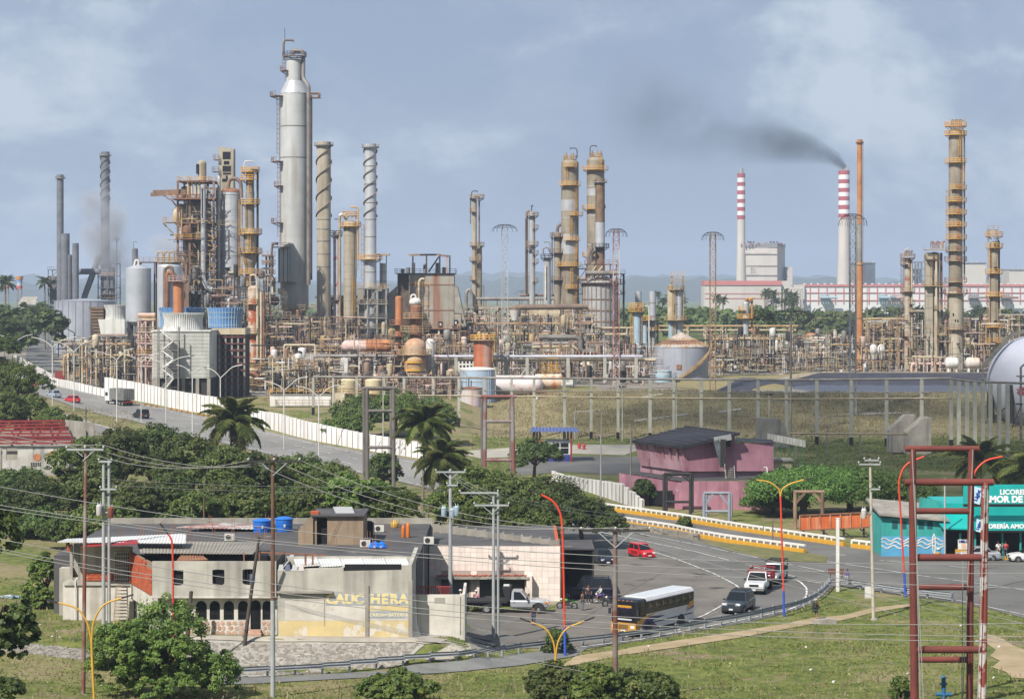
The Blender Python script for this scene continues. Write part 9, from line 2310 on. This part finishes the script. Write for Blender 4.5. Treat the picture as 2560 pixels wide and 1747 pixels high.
palm('coconut palm at the right edge above the sign',2575,1170,280,5.4,22,5)
palm('low palm behind the turquoise sign board',2540,1195,300,4.2,18,6)
for k,(px,py)in enumerate(((1282,868),(1310,876),(1318,880))):palm(('small palm left of three growing among refinery pipes','small palm in the middle of refinery pipes','small palm nearest the lavender pipeline')[k],px,py,585,3.2,16,10+k,simple=True)
palm('palm with round crown before the left water tower',14,706,900,5.5,18,20,simple=True,tr=.35)
palm('dark palm beside the far-left power block',112,705,880,4.2,18,21,simple=True,tr=.35)
GP='tall palms before the power station'
g=random.Random(77)
for k in range(26):
 px=g.choice([g.uniform(1760,1960),g.uniform(1630,1720),g.uniform(1960,1990)]);
 palm('tall thin palm among a grove before the power station',px,g.uniform(728,756),g.uniform(1250,1500),g.uniform(3.6,5.2),13,100+k,simple=True,tr=.4,group=GP)
GQ='low palms on the right horizon'
for k in range(20):palm('low palm on the horizon below the white machine hall',g.uniform(2160,2600),g.uniform(770,786),g.uniform(1100,1300),g.uniform(3.6,5.4),13,200+k,simple=True,tr=.4,group=GQ)
def wood(label,x0,x1,d0,d1,ytop,n,seed,R_=9,mt=m_la,size=1.6):
 gg=np.random.default_rng(seed);lobes=[]
 for k in range(n):
  d=gg.uniform(d0,d1);px=gg.uniform(x0,x1);x=(px-1280)/F*d;zt=ZC-(ytop+gg.uniform(-6,14)-HY)/F*d;r=R_*gg.uniform(.6,1.2);zb=hgt(x,d);rz_=max(2,(zt-zb)*.5)
  lobes.append((x,d,zb+rz_,r,r,rz_))
 o=inst('woodland',crown_mesh('woodland',lobes,n*420,size,mt,seed,0,nclump=n*14,clump=.34));o['kind']='stuff';o['label']=label;o['category']='woodland'
wood('far green woodland below the power station',1560,2000,1000,1500,772,60,1)
wood('far green woodland below the white machine hall',2000,2700,1000,1350,782,70,2)
wood('far dark woodland left of the refinery',-200,130,620,900,762,30,3,7,m_lc,1.1)
wood('far woodland strip behind the middle columns',900,1600,1100,1500,782,70,4)
wood('far woodland behind the cooling towers',100,900,1200,1500,778,60,5)
tree('dark green tree behind the small hooked silver tower',1905,690,770,5.5,m_lc,5000,.5,140)
ROADS=[[(1440,1624),(1500,1616),(1671,1593),(1742,1578),(1867,1556),(1969,1532),(2029,1508),(2060,1487),(2085,1464),(2155,1472),(2228,1485),(2294,1493),(2400,1508),(2480,1524),(2560,1545),(2760,1590),(2760,1380),(1380,1240),(1380,1525),(1042,1530),(1165,1600),(1240,1616)],[(560,1694),(730,1688),(1035,1660),(1163,1650),(1279,1635),(1415,1620),(1480,1611),(1440,1642),(1300,1666),(1163,1680),(1035,1690),(730,1706),(560,1714)],[(1569,1620),(1850,1578),(2031,1545),(2180,1520),(2290,1508),(2290,1514),(2190,1530),(2031,1560),(1850,1594),(1569,1636)],[(2458,1584),(2530,1612),(2600,1640),(2600,1700),(2515,1680),(2480,1668)],[(440,1590),(1062,1590),(1140,1610),(1030,1645),(1010,1664),(560,1698),(440,1694)],[(0,1604),(300,1634),(320,1664),(0,1626)],[(340,1400),(1030,1400),(1165,1480),(1165,1592),(340,1592)],[(130,1400),(345,1400),(345,1552),(130,1545)],[(1569,1622),(1450,1660),(1400,1668),(1440,1640)],[(1120,1130),(1300,1110),(1610,1108),(1650,1160),(1650,1195),(1500,1190),(1290,1194),(1290,1145),(1120,1148)],[(90,1016),(205,1046),(295,1076),(275,1092),(90,1036)]]
def insides(px,py,poly):
 c=np.zeros(len(px),bool);n=len(poly)
 for i in range(n):
  (x0,y0),(x1,y1)=poly[i],poly[(i+1)%n]
  if y0==y1:continue
  c^=((y0>py)!=(y1>py))&(px<(x1-x0)*(py-y0)/(y1-y0)+x0)
 return c
def blades(label,d0,d1,px0,px1,n,h,mt,seed,w=.05,name='grass'):
 gg=np.random.default_rng(seed);d=np.sqrt(gg.uniform(d0*d0,d1*d1,n));p=gg.uniform(px0,px1,n);x=(p-1280)/F*d;z=hgts(x,d);py=HY+(ZC-z)*F/d
 keep=np.ones(n,bool)
 for q in ROADS:keep&=~insides(p,py,q)
 k=np.zeros(n)
 for _ in range(14):
  a=gg.uniform(0,6.28);f=gg.uniform(.12,1.6);k+=np.sin((x*cos(a)+d*sin(a))*f+gg.uniform(0,6.28))*.36
 keep&=(k>-.1)|(gg.random(n)>.6)
 P=np.stack([x,d,z,.6+.35*np.maximum(0,k)],1)[keep];n=len(P);hh=h*P[:,3:4]*gg.uniform(.5,1.3,(n,1));a=gg.uniform(0,6.283,n);T=np.stack([np.cos(a),np.sin(a)*.3,np.zeros(n)],1)*w*gg.uniform(.6,1.6,(n,1))
 up=np.concatenate([gg.normal(size=(n,2))*.25,np.ones((n,1))],1)*hh
 v=np.empty((n,4,3),np.float32);B_=P[:,:3];v[:,0]=B_-T;v[:,1]=B_+T;v[:,2]=B_+up+T*.3;v[:,3]=B_+up-T*.3
 me=quads_mesh('grass',np.zeros((n,3)),np.zeros((n,3)),np.zeros((n,3)),np.clip(gg.uniform(0,.75,n)+.25*(gg.uniform(0,1,n)>.9),0,1),mt);me.vertices.foreach_set('co',v.ravel());me.update()
 o=inst(name,me);o['kind']='stuff';o['label']=label;o['category']='grass'
blades('short green grass on the foreground lawn',141,200,-60,2620,60000,.11,m_gblade,1,w=.09)
blades('longer dry grass tufts on the foreground lawn',141,185,-60,2620,5000,.4,m_dblade,2,w=.06)
blades('dry tall grass on the dike slope',428,489,1230,2620,40000,.45,m_dblade,3,w=.09)
blades('green grass on the flat below the dike',345,428,1180,2620,24000,.3,m_gblade,4,w=.1)
blades('dry verge grass between the highway and side road',330,440,-40,330,6000,.4,m_dblade,5,w=.12)
# -- poles, lamps, gantries, wires
m_wood=mat('brown_pole',S(120,88,70),S(92,68,56),rough=.85,scale=.8,streak=S(150,120,100),st_amt=.4)
m_gp=mat('grey_pole',S(172,174,172),S(150,152,152),rough=.7,scale=.6)
m_rpole=mat('rusty_pole',S(112,66,52),S(132,126,122),rough=.8,scale=.28,lo=.42,hi=.56)
m_wire=mat('wire',S(150,148,144),rough=.6)
m_insul=mat('insulator',S(196,194,188),rough=.3)
def tpole(label,px,pfoot,ptop,s,r,mt,arms=(),lean=0,dbl=None,low=None,xf=(),name='utility_pole'):
 d=F/s;x=(px-1280)/s;z0=hgt(x,d);t=thing(name,label,'utility pole',(x,d,z0));Z=lambda y:ZC-(y-HY)/s-z0;X=lambda q:(q-1280)/s-x
 h=Z(ptop);Pt.cyl('shaft',mt,t)((0,0,-.3),(lean,0,h),r*1.15,r*.8,n=12)
 if low:Pt.cyl('lower_shaft',low[1],t)((0,0,0),(0,0,Z(low[0])),r*1.17,r*1.1,n=12)
 if dbl:Pt.cyl('second_shaft',mt,t)((X(dbl),.25,-.2),(X(dbl),.25,h),r,r*.8,n=12)
 for row,a,b,br in arms:
  z=Z(row);m=MB();m.beam((X(a),-r-.06,z),(X(b),-r-.06,z),.1,.13);ar=m.build('crossarm',m_dk if mt is m_wood or mt is m_rpole else m_gp,t)
  for q in((a,b,(a+b)/2)if br else(a,b)):
   Pt.lathe('insulator',m_insul,ar)([(.02,z+.06),(.05,z+.08),(.05,z+.12),(.09,z+.14),(.06,z+.17),(.09,z+.2),(.04,z+.25)],10,(X(q),-r-.06,0))
  if br:
   for q in(lerp(a,(a+b)/2,.45),lerp(b,(a+b)/2,.45)):Pt.beam('brace',m_gv,ar)((X(q),-r-.06,z),(0,-r*.8,z-(abs(X(q)))*.9),.06)
 for q,row,mm in xf:
  tt=MB();tt.lathe([(.2,0),(.23,.05),(.23,.75),(.23,.75),(.1,.86)],16,(X(q),-.35,Z(row)-.4));o=tt.build('transformer',mm,t)
  m=MB();[m.cyl((X(q)+k*.1,-.35,Z(row)+.42),(X(q)+k*.1,-.35,Z(row)+.62),.035,n=8)for k in(-1,1)];m.build('bushing',m_insul,o);Pt.beam('bracket',m_gv,o)((X(q),-.35,Z(row)),(0,0,Z(row)),.08)
 return t
tpole('tall rusty-brown utility pole left of the paired grey poles',208,1724,1112,37.6,.13,mat('rust_brown_pole',S(120,74,60),S(160,150,144),rough=.8,scale=.2,lo=.45,hi=.6),((1123,168,260,True),),lean=.18)
tpole('paired grey utility poles with white and brown transformers',259,1581,1151,32.6,.14,m_gp,((1153,248,280,False),(1222,252,292,False)),dbl=271,xf=((250,1274,m_insul),(279,1280,mat('brown_transformer',S(128,72,58)))))
tpole('tall brown utility pole with wide crossarm in mid street',682,1738,1140,37.6,.14,m_wood,((1153,622,750,True),),low=(1500,m_gp))
tpole('grey pole carrying three grey transformers behind the yard wall',1126,1530,1174,29.2,.17,m_gp,((1179,1090,1163,True),(1212,1118,1144,False)),xf=((1110,1278,m_lb2),(1131,1282,m_lb2),(1142,1276,m_lb2)))
tpole('paired slim grey poles with crossarm standing at the lot edge',1234,1605,1232,31.6,.13,m_gp,((1262,1186,1272,True),(1231,1150,1245,False)),dbl=1245)
tpole('rusty utility pole with dark crossarm in front of the bus',1538,1747,1322,38.5,.17,m_rpole,((1325,1453,1624,True),))
tpole('slim pale crossarm pole with one transformer by the grass',2184,1547,1146,29.6,.13,mat('pale_pole',S(196,188,170),S(170,160,144),rough=.8,scale=.6,spots=S(120,80,60),sp_lo=.62),((1160,2146,2200,False),(1150,2160,2196,False),(1222,2174,2198,False)),xf=((2158,1283,m_insul),),lean=-.3)
tpole('slim dark pole rising behind the mural wall',1577,1262,1062,19.0,.12,m_pp)
tpole('thin grey pole standing left of mural wall',1502,1240,1088,19.4,.1,m_gp)
tpole('thin dark pole by the side road below highway',215,1086,1017,15.6,.08,m_dk);tpole('short grey pole among the left trees',114,1060,1002,15.0,.1,m_gp)
tpole('old brown pole with side lamp above the tarred roof',510,1400,1245,26.0,.1,m_wood)
tpole('thin pale post behind the second dark frame',958,1100,950,14.3,.12,m_cp)
tpole('thin shop-front pole beside the turquoise gable',2362,1390,1195,24.2,.1,m_gv)
x=G(610,1613);t=thing('leaning_pole','dark leaning timber pole before the arched veranda','utility pole',x);b=W(648,1342,x.y-.6)-x;Pt.tube('shaft',mat('dark_timber',S(92,82,74),S(70,62,56),rough=.95),t)([(0,0,-.2),(b.x*.55,0,b.z*.6),tuple(b)],[.15,.13,.1],8);Pt.cyl('bracket',m_dk,t)((b.x*.15,-.2,b.z*.14),(b.x*.15,0,b.z*.14),.1)
x=G(468,1600);t=thing('short_leaning_pole','short broken timber pole behind the dense bush','utility pole',x);b=W(478,1478,x.y)-x;Pt.tube('shaft',mat('dark_timber',S(92,82,74)),t)([(0,0,-.2),(b.x*.5,0,b.z*.5),tuple(b)],[.16,.15,.14],8);Pt.cyl('top_cap',m_dk,t)(tuple(b),(b.x,b.y,b.z+.03),.12)
m_or=mat('lamp_red_orange',S(224,74,48),S(206,66,44),rough=.5);m_lb=mat('lamp_blue',S(50,84,178),rough=.5);m_ly=mat('lamp_yellow',S(214,166,62),S(196,150,58),rough=.5)
def lamp(label,foot,pts,s,r=.09,arms=None,mts=(m_or,m_lb,None),bluetop=None,yeltop=None,armmt=None,base=None):
 d=F/s;x0=(foot[0]-1280)/s;z0=hgt(x0,d);t=thing('street_lamp',label,'street lamp',(x0,d,z0));Q=lambda p:Vector(((p[0]-1280)/s-x0,0,ZC-(p[1]-HY)/s-z0))
 P=[Vector((0,0,-.2))]+[Q(p)for p in pts];Pt.tube('pole',mts[0],t)(rpath(P,1.6,5),r,10)
 if bluetop:Pt.cyl('pole_base',mts[1],t)((0,0,-.1),P[1].lerp(Vector((0,0,0)),0)*0+Vector(((P[1].x)*(Q((foot[0],bluetop)).z/max(.1,P[1].z)),0,Q((foot[0],bluetop)).z)),r*1.35,r*1.2,n=12)
 ends=[P[-1]]
 if arms:
  ends=[]
  for a in arms:q=[Q(p)for p in a];Pt.tube('arm',armmt or mts[0],t)(rpath(q,1.4,5),r*.75,8);ends.append(q[-1]);last=q[-1]-q[-2];Pt.beam('lamp_head',m_dk,t)(q[-1],q[-1]+last.normalized()*.75,.22,.09)
 else:last=P[-1]-P[-2];Pt.beam('lamp_head',m_dk,t)(P[-1],P[-1]+last.normalized()*.9,.24,.1)
 return t
lamp('tall orange-red street lamp with blue foot curving left over lot',(1413,1638),[(1407,1340),(1403,1285),(1385,1252),(1352,1236)],33.0,.085,bluetop=1568)
lamp('double-armed yellow and red street lamp with blue foot by grass',(1961,1541),[(1952,1262),(1951,1240)],29.4,.08,arms=[[(1951,1242),(1948,1222),(1925,1204),(1890,1199)],[(1951,1242),(1954,1222),(1976,1208),(2010,1199)]],bluetop=1476,armmt=m_ly)
lamp('orange-red street lamp with blue foot left of the red frame',(2264,1491),[(2250,1260),(2246,1200),(2262,1160),(2310,1141)],27.6,.085,bluetop=1430)
lamp('orange-red street lamp whose curve shows right of red frame',(2432,1480),[(2430,1230),(2434,1180),(2462,1150),(2506,1141)],27.4,.085,bluetop=1420)
lamp('slim red street lamp in front of the unfinished house',(434,1600),[(432,1400),(431,1362),(428,1345),(419,1333)],35.2,.07)
lamp('yellow twin-armed lamp left of the dense bush',(236,1747),[(231,1660),(229,1610)],38.6,.08,arms=[[(229,1612),(222,1560),(196,1518),(145,1506)],[(229,1612),(232,1552),(258,1508),(305,1494)]],mts=(m_ly,m_lb),armmt=m_ly)
lamp('yellow twin-armed lamp rising from the bush at guard rail',(1390,1720),[(1389,1660),(1389,1640)],37.4,.08,arms=[[(1389,1642),(1384,1600),(1364,1568),(1326,1554)],[(1389,1642),(1394,1602),(1414,1570),(1460,1552)]],mts=(m_ly,m_lb),armmt=m_ly)
GL='white twin lamp posts along the highway'
for px,py,fork,a,b in((35,950,858,(0,838),(82,836)),(131,1014,866,(78,843),(192,842)),(185,1027,878,(128,853),(230,852)),(292,1056,898,(226,877),(334,871)),(353,1056,905,(300,885),(398,884)),(415,1073,914,(352,892),(476,890)),(481,1082,934,(440,912),(524,914)),(551,1096,943,(516,920),(606,912)),(710,1124,974,(664,954),(770,942)),(797,1140,990,(740,965),(850,962))):
 p=G(px,py,250);s=F/p.y;lamp('white twin-armed highway lamp post on tall thin mast',(px,py),[(px,fork+8),(px,fork)],s,.1,arms=[[(px,fork+2),(px-(px-a[0])*.2,fork-8),(px-(px-a[0])*.55,a[1]+4),a],[(px,fork+2),(px+(b[0]-px)*.2,fork-8),(px+(b[0]-px)*.55,b[1]+4),b]],mts=(m_pw2,m_lb),armmt=m_pw2)['group']=GL
m_gan=mat('dark_gantry',S(98,92,88),S(120,114,108),rough=.8,scale=.5,streak=S(70,60,56),st_amt=.5);m_red=mat('red_oxide_steel',S(126,62,52),S(100,50,44),rough=.8,scale=.5,streak=S(90,46,40),st_amt=.5);m_redw=mat('red_oxide_flaking',S(196,186,180),S(138,66,54),rough=.85,scale=.9,lo=.46,hi=.52);m_gal2=mat('gantry_galv',S(150,156,164),S(130,136,146),rough=.6)
def gantry(label,legs,top,beams,s,r,mt,foot=None,braces=(),over=0,mt2=None,wires=(),name='gantry_frame',rung=None):
 d=F/s;px=sum(l[0]for l in legs)/len(legs);x0=(px-1280)/s;z0=hgt(x0,d);t=thing(name,label,'gantry',(x0,d,z0));X=lambda q:(q-1280)/s-x0;Z=lambda y:ZC-(y-HY)/s-z0
 for k,(a,b)in enumerate(legs):Pt.cyl('leg',mt2 if(mt2 and k==len(legs)-1)else mt,t)((X(b),0,-.4),(X(a),0,Z(top)),r,r*.92,n=14)
 a,b=min(l[0]for l in legs),max(l[0]for l in legs);Pt.cyl('top_beam',mt,t)((X(a-over),0,Z(top)),(X(b+over),0,Z(top)),r*.85,n=14)
 for y in beams:Pt.cyl('crossbeam',mt,t)((X(a),0,Z(y)),(X(b),0,Z(y)),(rung or r*.8),n=12)
 for(p,q)in braces:Pt.beam('brace',mt,t)((X(p[0]),0,Z(p[1])),(X(q[0]),0,Z(q[1])),r*1.2)
 for(p,q)in wires:Pt.beam('stay_wire',m_wire,t)((X(p[0]),-.4,Z(p[1])),(X(q[0]),-.6,Z(q[1])),.05)
 return t
gantry('front dark pipe gantry by the lower highway bend',[(918,918),(984,984)],970,(1027,1118),19.0,.27,m_gan,over=9);gantry('rear dark pipe gantry close behind the front one',[(910,911),(978,977)],972,(1028,),18.4,.24,m_gan,over=6)
gantry('grey and red pipe gantry right of the coconut palms',[(1213,1211),(1281,1285)],991,(1053,1150),19.2,.27,mat('grey_red_gantry',S(140,132,130),S(130,82,74),rough=.8,scale=.16,lo=.46,hi=.54),over=11);gantry('rear leg pair of the grey and red gantry',[(1205,1206),(1277,1277)],994,(1054,),18.6,.22,m_gan,over=4)
gantry('black square gantry frame in front of the pink podium',[(1660,1660),(1726,1726)],1184,(1254,),20.4,.2,m_dk,braces=(((1661,1204),(1684,1186)),((1725,1204),(1702,1186))));gantry('rear twin of the black square gantry',[(1666,1666),(1731,1731)],1186,(),19.9,.18,m_dk)
gantry('silver pipe gantry with diagonal braces by the ramp',[(1760,1760),(1823,1823)],1232,(1278,),20.8,.2,m_gal2,braces=(((1762,1262),(1782,1234)),((1821,1262),(1800,1234))));gantry('rear twin of the silver pipe gantry',[(1766,1766),(1828,1828)],1234,(),20.3,.17,m_gal2)
gantry('brown pipe gantry half hidden by the feathery acacia',[(1988,1988),(2056,2056)],1229,(),21.4,.24,m_rb,braces=(((1990,1256),(2012,1231)),((2054,1256),(2034,1231))),over=4)
gantry('near red-oxide pipe gantry with one flaking white leg',[(2281,2287),(2463,2455)],1205,(1393,1623),40.4,.255,m_red,over=20,mt2=m_redw,rung=.23,wires=(((2277,1122),(2304,1747)),((2284,1210),(2296,1760)),((2459,1210),(2438,1760))))
gantry('rear red-oxide pipe gantry taller behind the flaking one',[(2282,2288),(2428,2424)],1121,(1277,1467,1648),38.6,.225,m_red,over=19,rung=.2,wires=(((2429,1122),(2402,1747)),((2404,1400),(2400,1747))))
def wire(pts,s,r=.022,sag=None,label='thin overhead wire strung across the view',group='overhead wires',n=24):
 P=[]
 for p in pts:P.append(PS(p[0],p[1],p[2]if len(p)>2 else s))
 if len(P)==2:
  a,b=P;Q=[a.lerp(b,i/n)-Vector((0,0,(sag or 0)*4*(i/n)*(1-i/n)))for i in range(n+1)]
 else:
  t=np.linspace(0,1,40);T=np.array([p[0]for p in pts],float);T=(T-T[0])/(T[-1]-T[0])
  co=[np.polyfit(T,[q[k]for q in P],min(len(P)-1,3))for k in range(3)];Q=[Vector([np.polyval(c,x)for c in co])for x in t]
 m=MB();m.tube(Q,r,4);o=m.build('overhead_wire',m_wire);o['label']=label;o['category']='wire';o['group']=group
 return o
for a,b,c in((168,622,1.0),(214,684,.95),(260,750,.9)):wire([(a,1112),(b,1150)],37.6,.02,c,'sagging wire between the two tall brown crossarm poles','wires between the brown poles')
for a,b,c in((622,1456,1.55),(684,1538,1.5),(750,1622,1.45)):wire([(a,1150,37.6),(b,1318,38.5)],38,.02,c,'sagging wire from the brown crossarm pole to the rusty pole','wires to the rusty pole')
for a,y1 in((168,1068),(214,1060),(260,1046)):wire([(-120,y1),(a,1112)],37.6,.02,.5,'wire running off the left edge from the brown pole','wires off the left edge')
for w_,a,y1 in(('lowest',1456,1648),('middle',1538,1610),('topmost',1622,1590)):wire([(a,1318),(2700,y1)],38.5,.02,.2,w_+' of three wires running from the rusty pole over the road','wires right of the rusty pole')
for w_,ys in zip(('topmost','middle','lowest'),((1214,1314,1372,1392,1404),(1262,1345,1398,1412,1430),(1272,1352,1408,1428,1470))):wire([(-60,ys[0]-9),(640,ys[1]),(1200,ys[2]),(1600,ys[3]),(2680,ys[4]+4)],44,.02,None,w_+' of three long near wires crossing above the roofs','upper near wires')
for w_,ys in zip(('topmost','middle','lowest'),((1345,1450,1512,1541,1552),(1369,1472,1528,1560,1590),(1376,1484,1541,1574,1602))):wire([(-60,ys[0]-9),(640,ys[1]),(1100,ys[2]),(1600,ys[3]),(2680,ys[4]+2)],45,.02,None,w_+' of three near wires crossing before the house walls','lower near wires')
for k in range(5):wire([(690,1500+k*3,37.6),(1100+k*90,1590+k*22,39)],38,.014,.15,'thin dark service wire fanning from the brown pole','service wires')
for k in range(3):wire([(1130,1180+k*6,29.2),(1240,1232+k*10,31.6)],30,.016,.25,'short wire between the two grey pole pairs','wires between grey poles')
for k in range(2):wire([(1245,1232+k*8,31.6),(1700,1290+k*10,24)],28,.016,.6,'wire sagging from the grey pole pair towards the ramp','wires towards the ramp')
for k in range(2):wire([(280,1198+k*14,32.6),(1110,1212+k*12,29.2)],31,.014,.35,'straight wire across the dark trees','wires across the trees')
p=G(2094,1478);t=thing('square_post','plain white square post behind the guard rail','post',p);h=(1478-1296)/F*p.y;Pt.cbox('shaft',m_wk,t)((0,0,h/2),(.28,.28,h));Pt.cbox('cap',m_wk,t)((0,0,h+.02),(.32,.32,.06))
p=G(2095,1452);t=thing('notice_board','brown blank notice board beside the white square post','sign',p);Pt.cbox('board',mat('board_brown',S(110,74,64)),t)((-.2,0,.95),(1.5,.06,.5));[MB().cbox((x,.04,.4),(.07,.07,.9)).build('leg',m_dk,t)for x in(-.7,.4)]
p=G(2170,1495);t=thing('junction_box','small pale grey junction box by the guard rail','box',p);Pt.box('case',m_pw2,t)(-.28,-.2,.05,.28,.2,1.05);Pt.box('door',m_pw2,t)(-.24,-.22,.15,.24,-.2,.95);Pt.box('plinth',m_cn,t)(-.3,-.22,0,.3,.22,.05)
p=G(2062,1558);t=thing('concrete_block','low weathered concrete block lying on the footpath edge','block',p);Pt.prism('slab',m_cn,t)([(-.95,-.3,0),(.95,-.3,0),(.9,-.3,.38),(.3,-.3,.42),(-.9,-.3,.34)],(0,.6,0));Pt.box('footing',m_cn,t)(-1.0,-.35,-.05,1.0,.35,.06)
p=G(2186,1549);t=thing('pole_footing','pale round concrete footing of the slim crossarm pole','footing',p);Pt.lathe('pad',m_cn,t)([(.32,-.1),(.3,.1),(.18,.16)],14)
p=AT(2359,38.2);t=thing('valve','blue painted water valve standing in the grass at frame foot','valve',p);mv=mat('valve_blue',S(48,108,148),S(40,90,126),rough=.6);m=MB();m.cyl((0,0,0),(0,0,1.5),.14,n=14);m.cyl((0,0,1.1),(0,0,1.18),.26,n=14);m.build('body',mv,t);Pt.cyl('pipe',mv,t)((-.5,0,.45),(.5,0,.45),.13,n=12);Pt.lathe('bonnet',mv,t)([(.2,1.5),(.2,1.58),(.06,1.6),(.06,1.75)],12)
p=G(1922,1392);t=thing('sign_stand','rusty goal-shaped sign frame on the grass wedge','frame',G(1932,1372));Pt.beam('post',m_rpole,t)((0,0,0),(0,0,3.2),.14);m=MB();m.beam((-1.0,0,3.2),(1.1,0,3.2),.1);m.beam((-1.0,0,2.0),(-1.0,0,3.2),.08);m.build('crossbar',m_rpole,t)
R=random.Random(12)
for k in range(26):
 px,py=R.choice([(R.uniform(1600,2500),R.uniform(1560,1735)),(R.uniform(20,260),R.uniform(1480,1600))]);p=G(px,py);m=MB();a=R.uniform(0,6);s_=R.uniform(.07,.16);m.prism([(s_*cos(a+k2*1.3)*R.uniform(.6,1.2),s_*sin(a+k2*1.3),.02+R.uniform(0,.04))for k2 in range(5)],(.02,0,s_*.7));o=tag(m.build('litter',m_wh,None,p),'small white scrap of litter lying on the grass','litter','litter scraps on the lawn')
for px,py,lab in((30,1495,'pale heap of rubbish beside the shrub at left'),(95,1500,'second pale rubbish heap beside the house shrub')):
 p=G(px,py);m=MB();R2=random.Random(px);[m.cbox((R2.uniform(-.8,.8),R2.uniform(-.4,.4),R2.uniform(.03,.25)),(R2.uniform(.15,.5),R2.uniform(.1,.4),R2.uniform(.03,.15)),R2.uniform(0,3))for _ in range(26)];o=m.build('rubbish_heap',mat('rubbish',S(200,200,196),S(120,150,170),scale=2.5,lo=.45,hi=.55),None,p);tag(o,lab,'rubbish')
for px,py,yt,lab in((1556,1103,966,'floodlight pole with three lamps before the dike'),(1923,1100,985,'second floodlight pole near the concrete wedge'),(1691,1080,952,'thin pale pole left of cone tank before dike')):
 p=G(px,py,250);t=thing('floodlight_pole',lab,'light pole',p);h=(py-yt)/F*p.y;Pt.cyl('pole',m_cp,t)((0,0,0),(0,0,h),.14,.1,n=10);Pt.beam('bracket',m_dk,t)((-.5,0,h-.2),(.5,0,h-.2),.08);[MB().cbox((x,-.15,h),(.35,.3,.3)).build('floodlight',m_dk,t)for x in(-.5,.1,.55)]
for px,py,w,h,lab in((1470,1097,5.0,5.2,'thin white pipe goal frame on the dike foot'),):
 p=G(px,py,250);t=thing('goal_post',lab,'frame',p);Pt.tube('tube',m_gv,t)(rpath([(-w/2,0,0),(-w/2,0,h),(w/2,0,h),(w/2,0,0)],.2),.08,6);Pt.box('foot',m_cn,t)(-w/2-.2,-.2,-.05,-w/2+.2,.2,.1)
p=AT(2085,13.6);t=thing('trestle','inverted-V pipe trestle on the shaded flat','trestle',p);h=4.4;Pt.beam('leg',m_gv,t)((-2.2,0,0),(0,0,h),.1);Pt.beam('leg',m_gv,t)((2.2,0,0),(0,0,h),.1);Pt.beam('crossbar',m_gv,t)((-2.7,0,h+.3),(2.7,0,h+.3),.08)
def cloud(cx,cy,hx,hy,alt,seed):
 gg=random.Random(seed);k=(alt-3)/sv.z;m=MB()
 for _ in range(70):
  u,v=gg.uniform(-1,1),gg.uniform(-1,1)
  if u*u*.7+v*v*.7>1:continue
  m.sphere((u*hx*.86,v*hy*.9,gg.uniform(0,14)),gg.uniform(.2,.3)*hx,12,8,.55)
 m.cbox((0,0,0),(hx*1.6,hy*1.86,12))
 cm=mat('shade_cloud_shell',(.9,.9,.9,1),rough=1);cn=cm.node_tree;tr=cn.nodes.new('ShaderNodeBsdfTransparent');mx=cn.nodes.new('ShaderNodeMixShader');mx.inputs[0].default_value=.82
 cn.links.new(cn.nodes['Principled BSDF'].outputs[0],mx.inputs[1]);cn.links.new(tr.outputs[0],mx.inputs[2]);cn.links.new(mx.outputs[0],cn.nodes['Material Output'].inputs[0])
 struct(m.build('cloud',cm,None,(cx+sv.x*k,cy+sv.y*k,alt)))
cloud(58,388,54,104,420,3)  # unseen cloud added up the sun line to shade pink building and dike
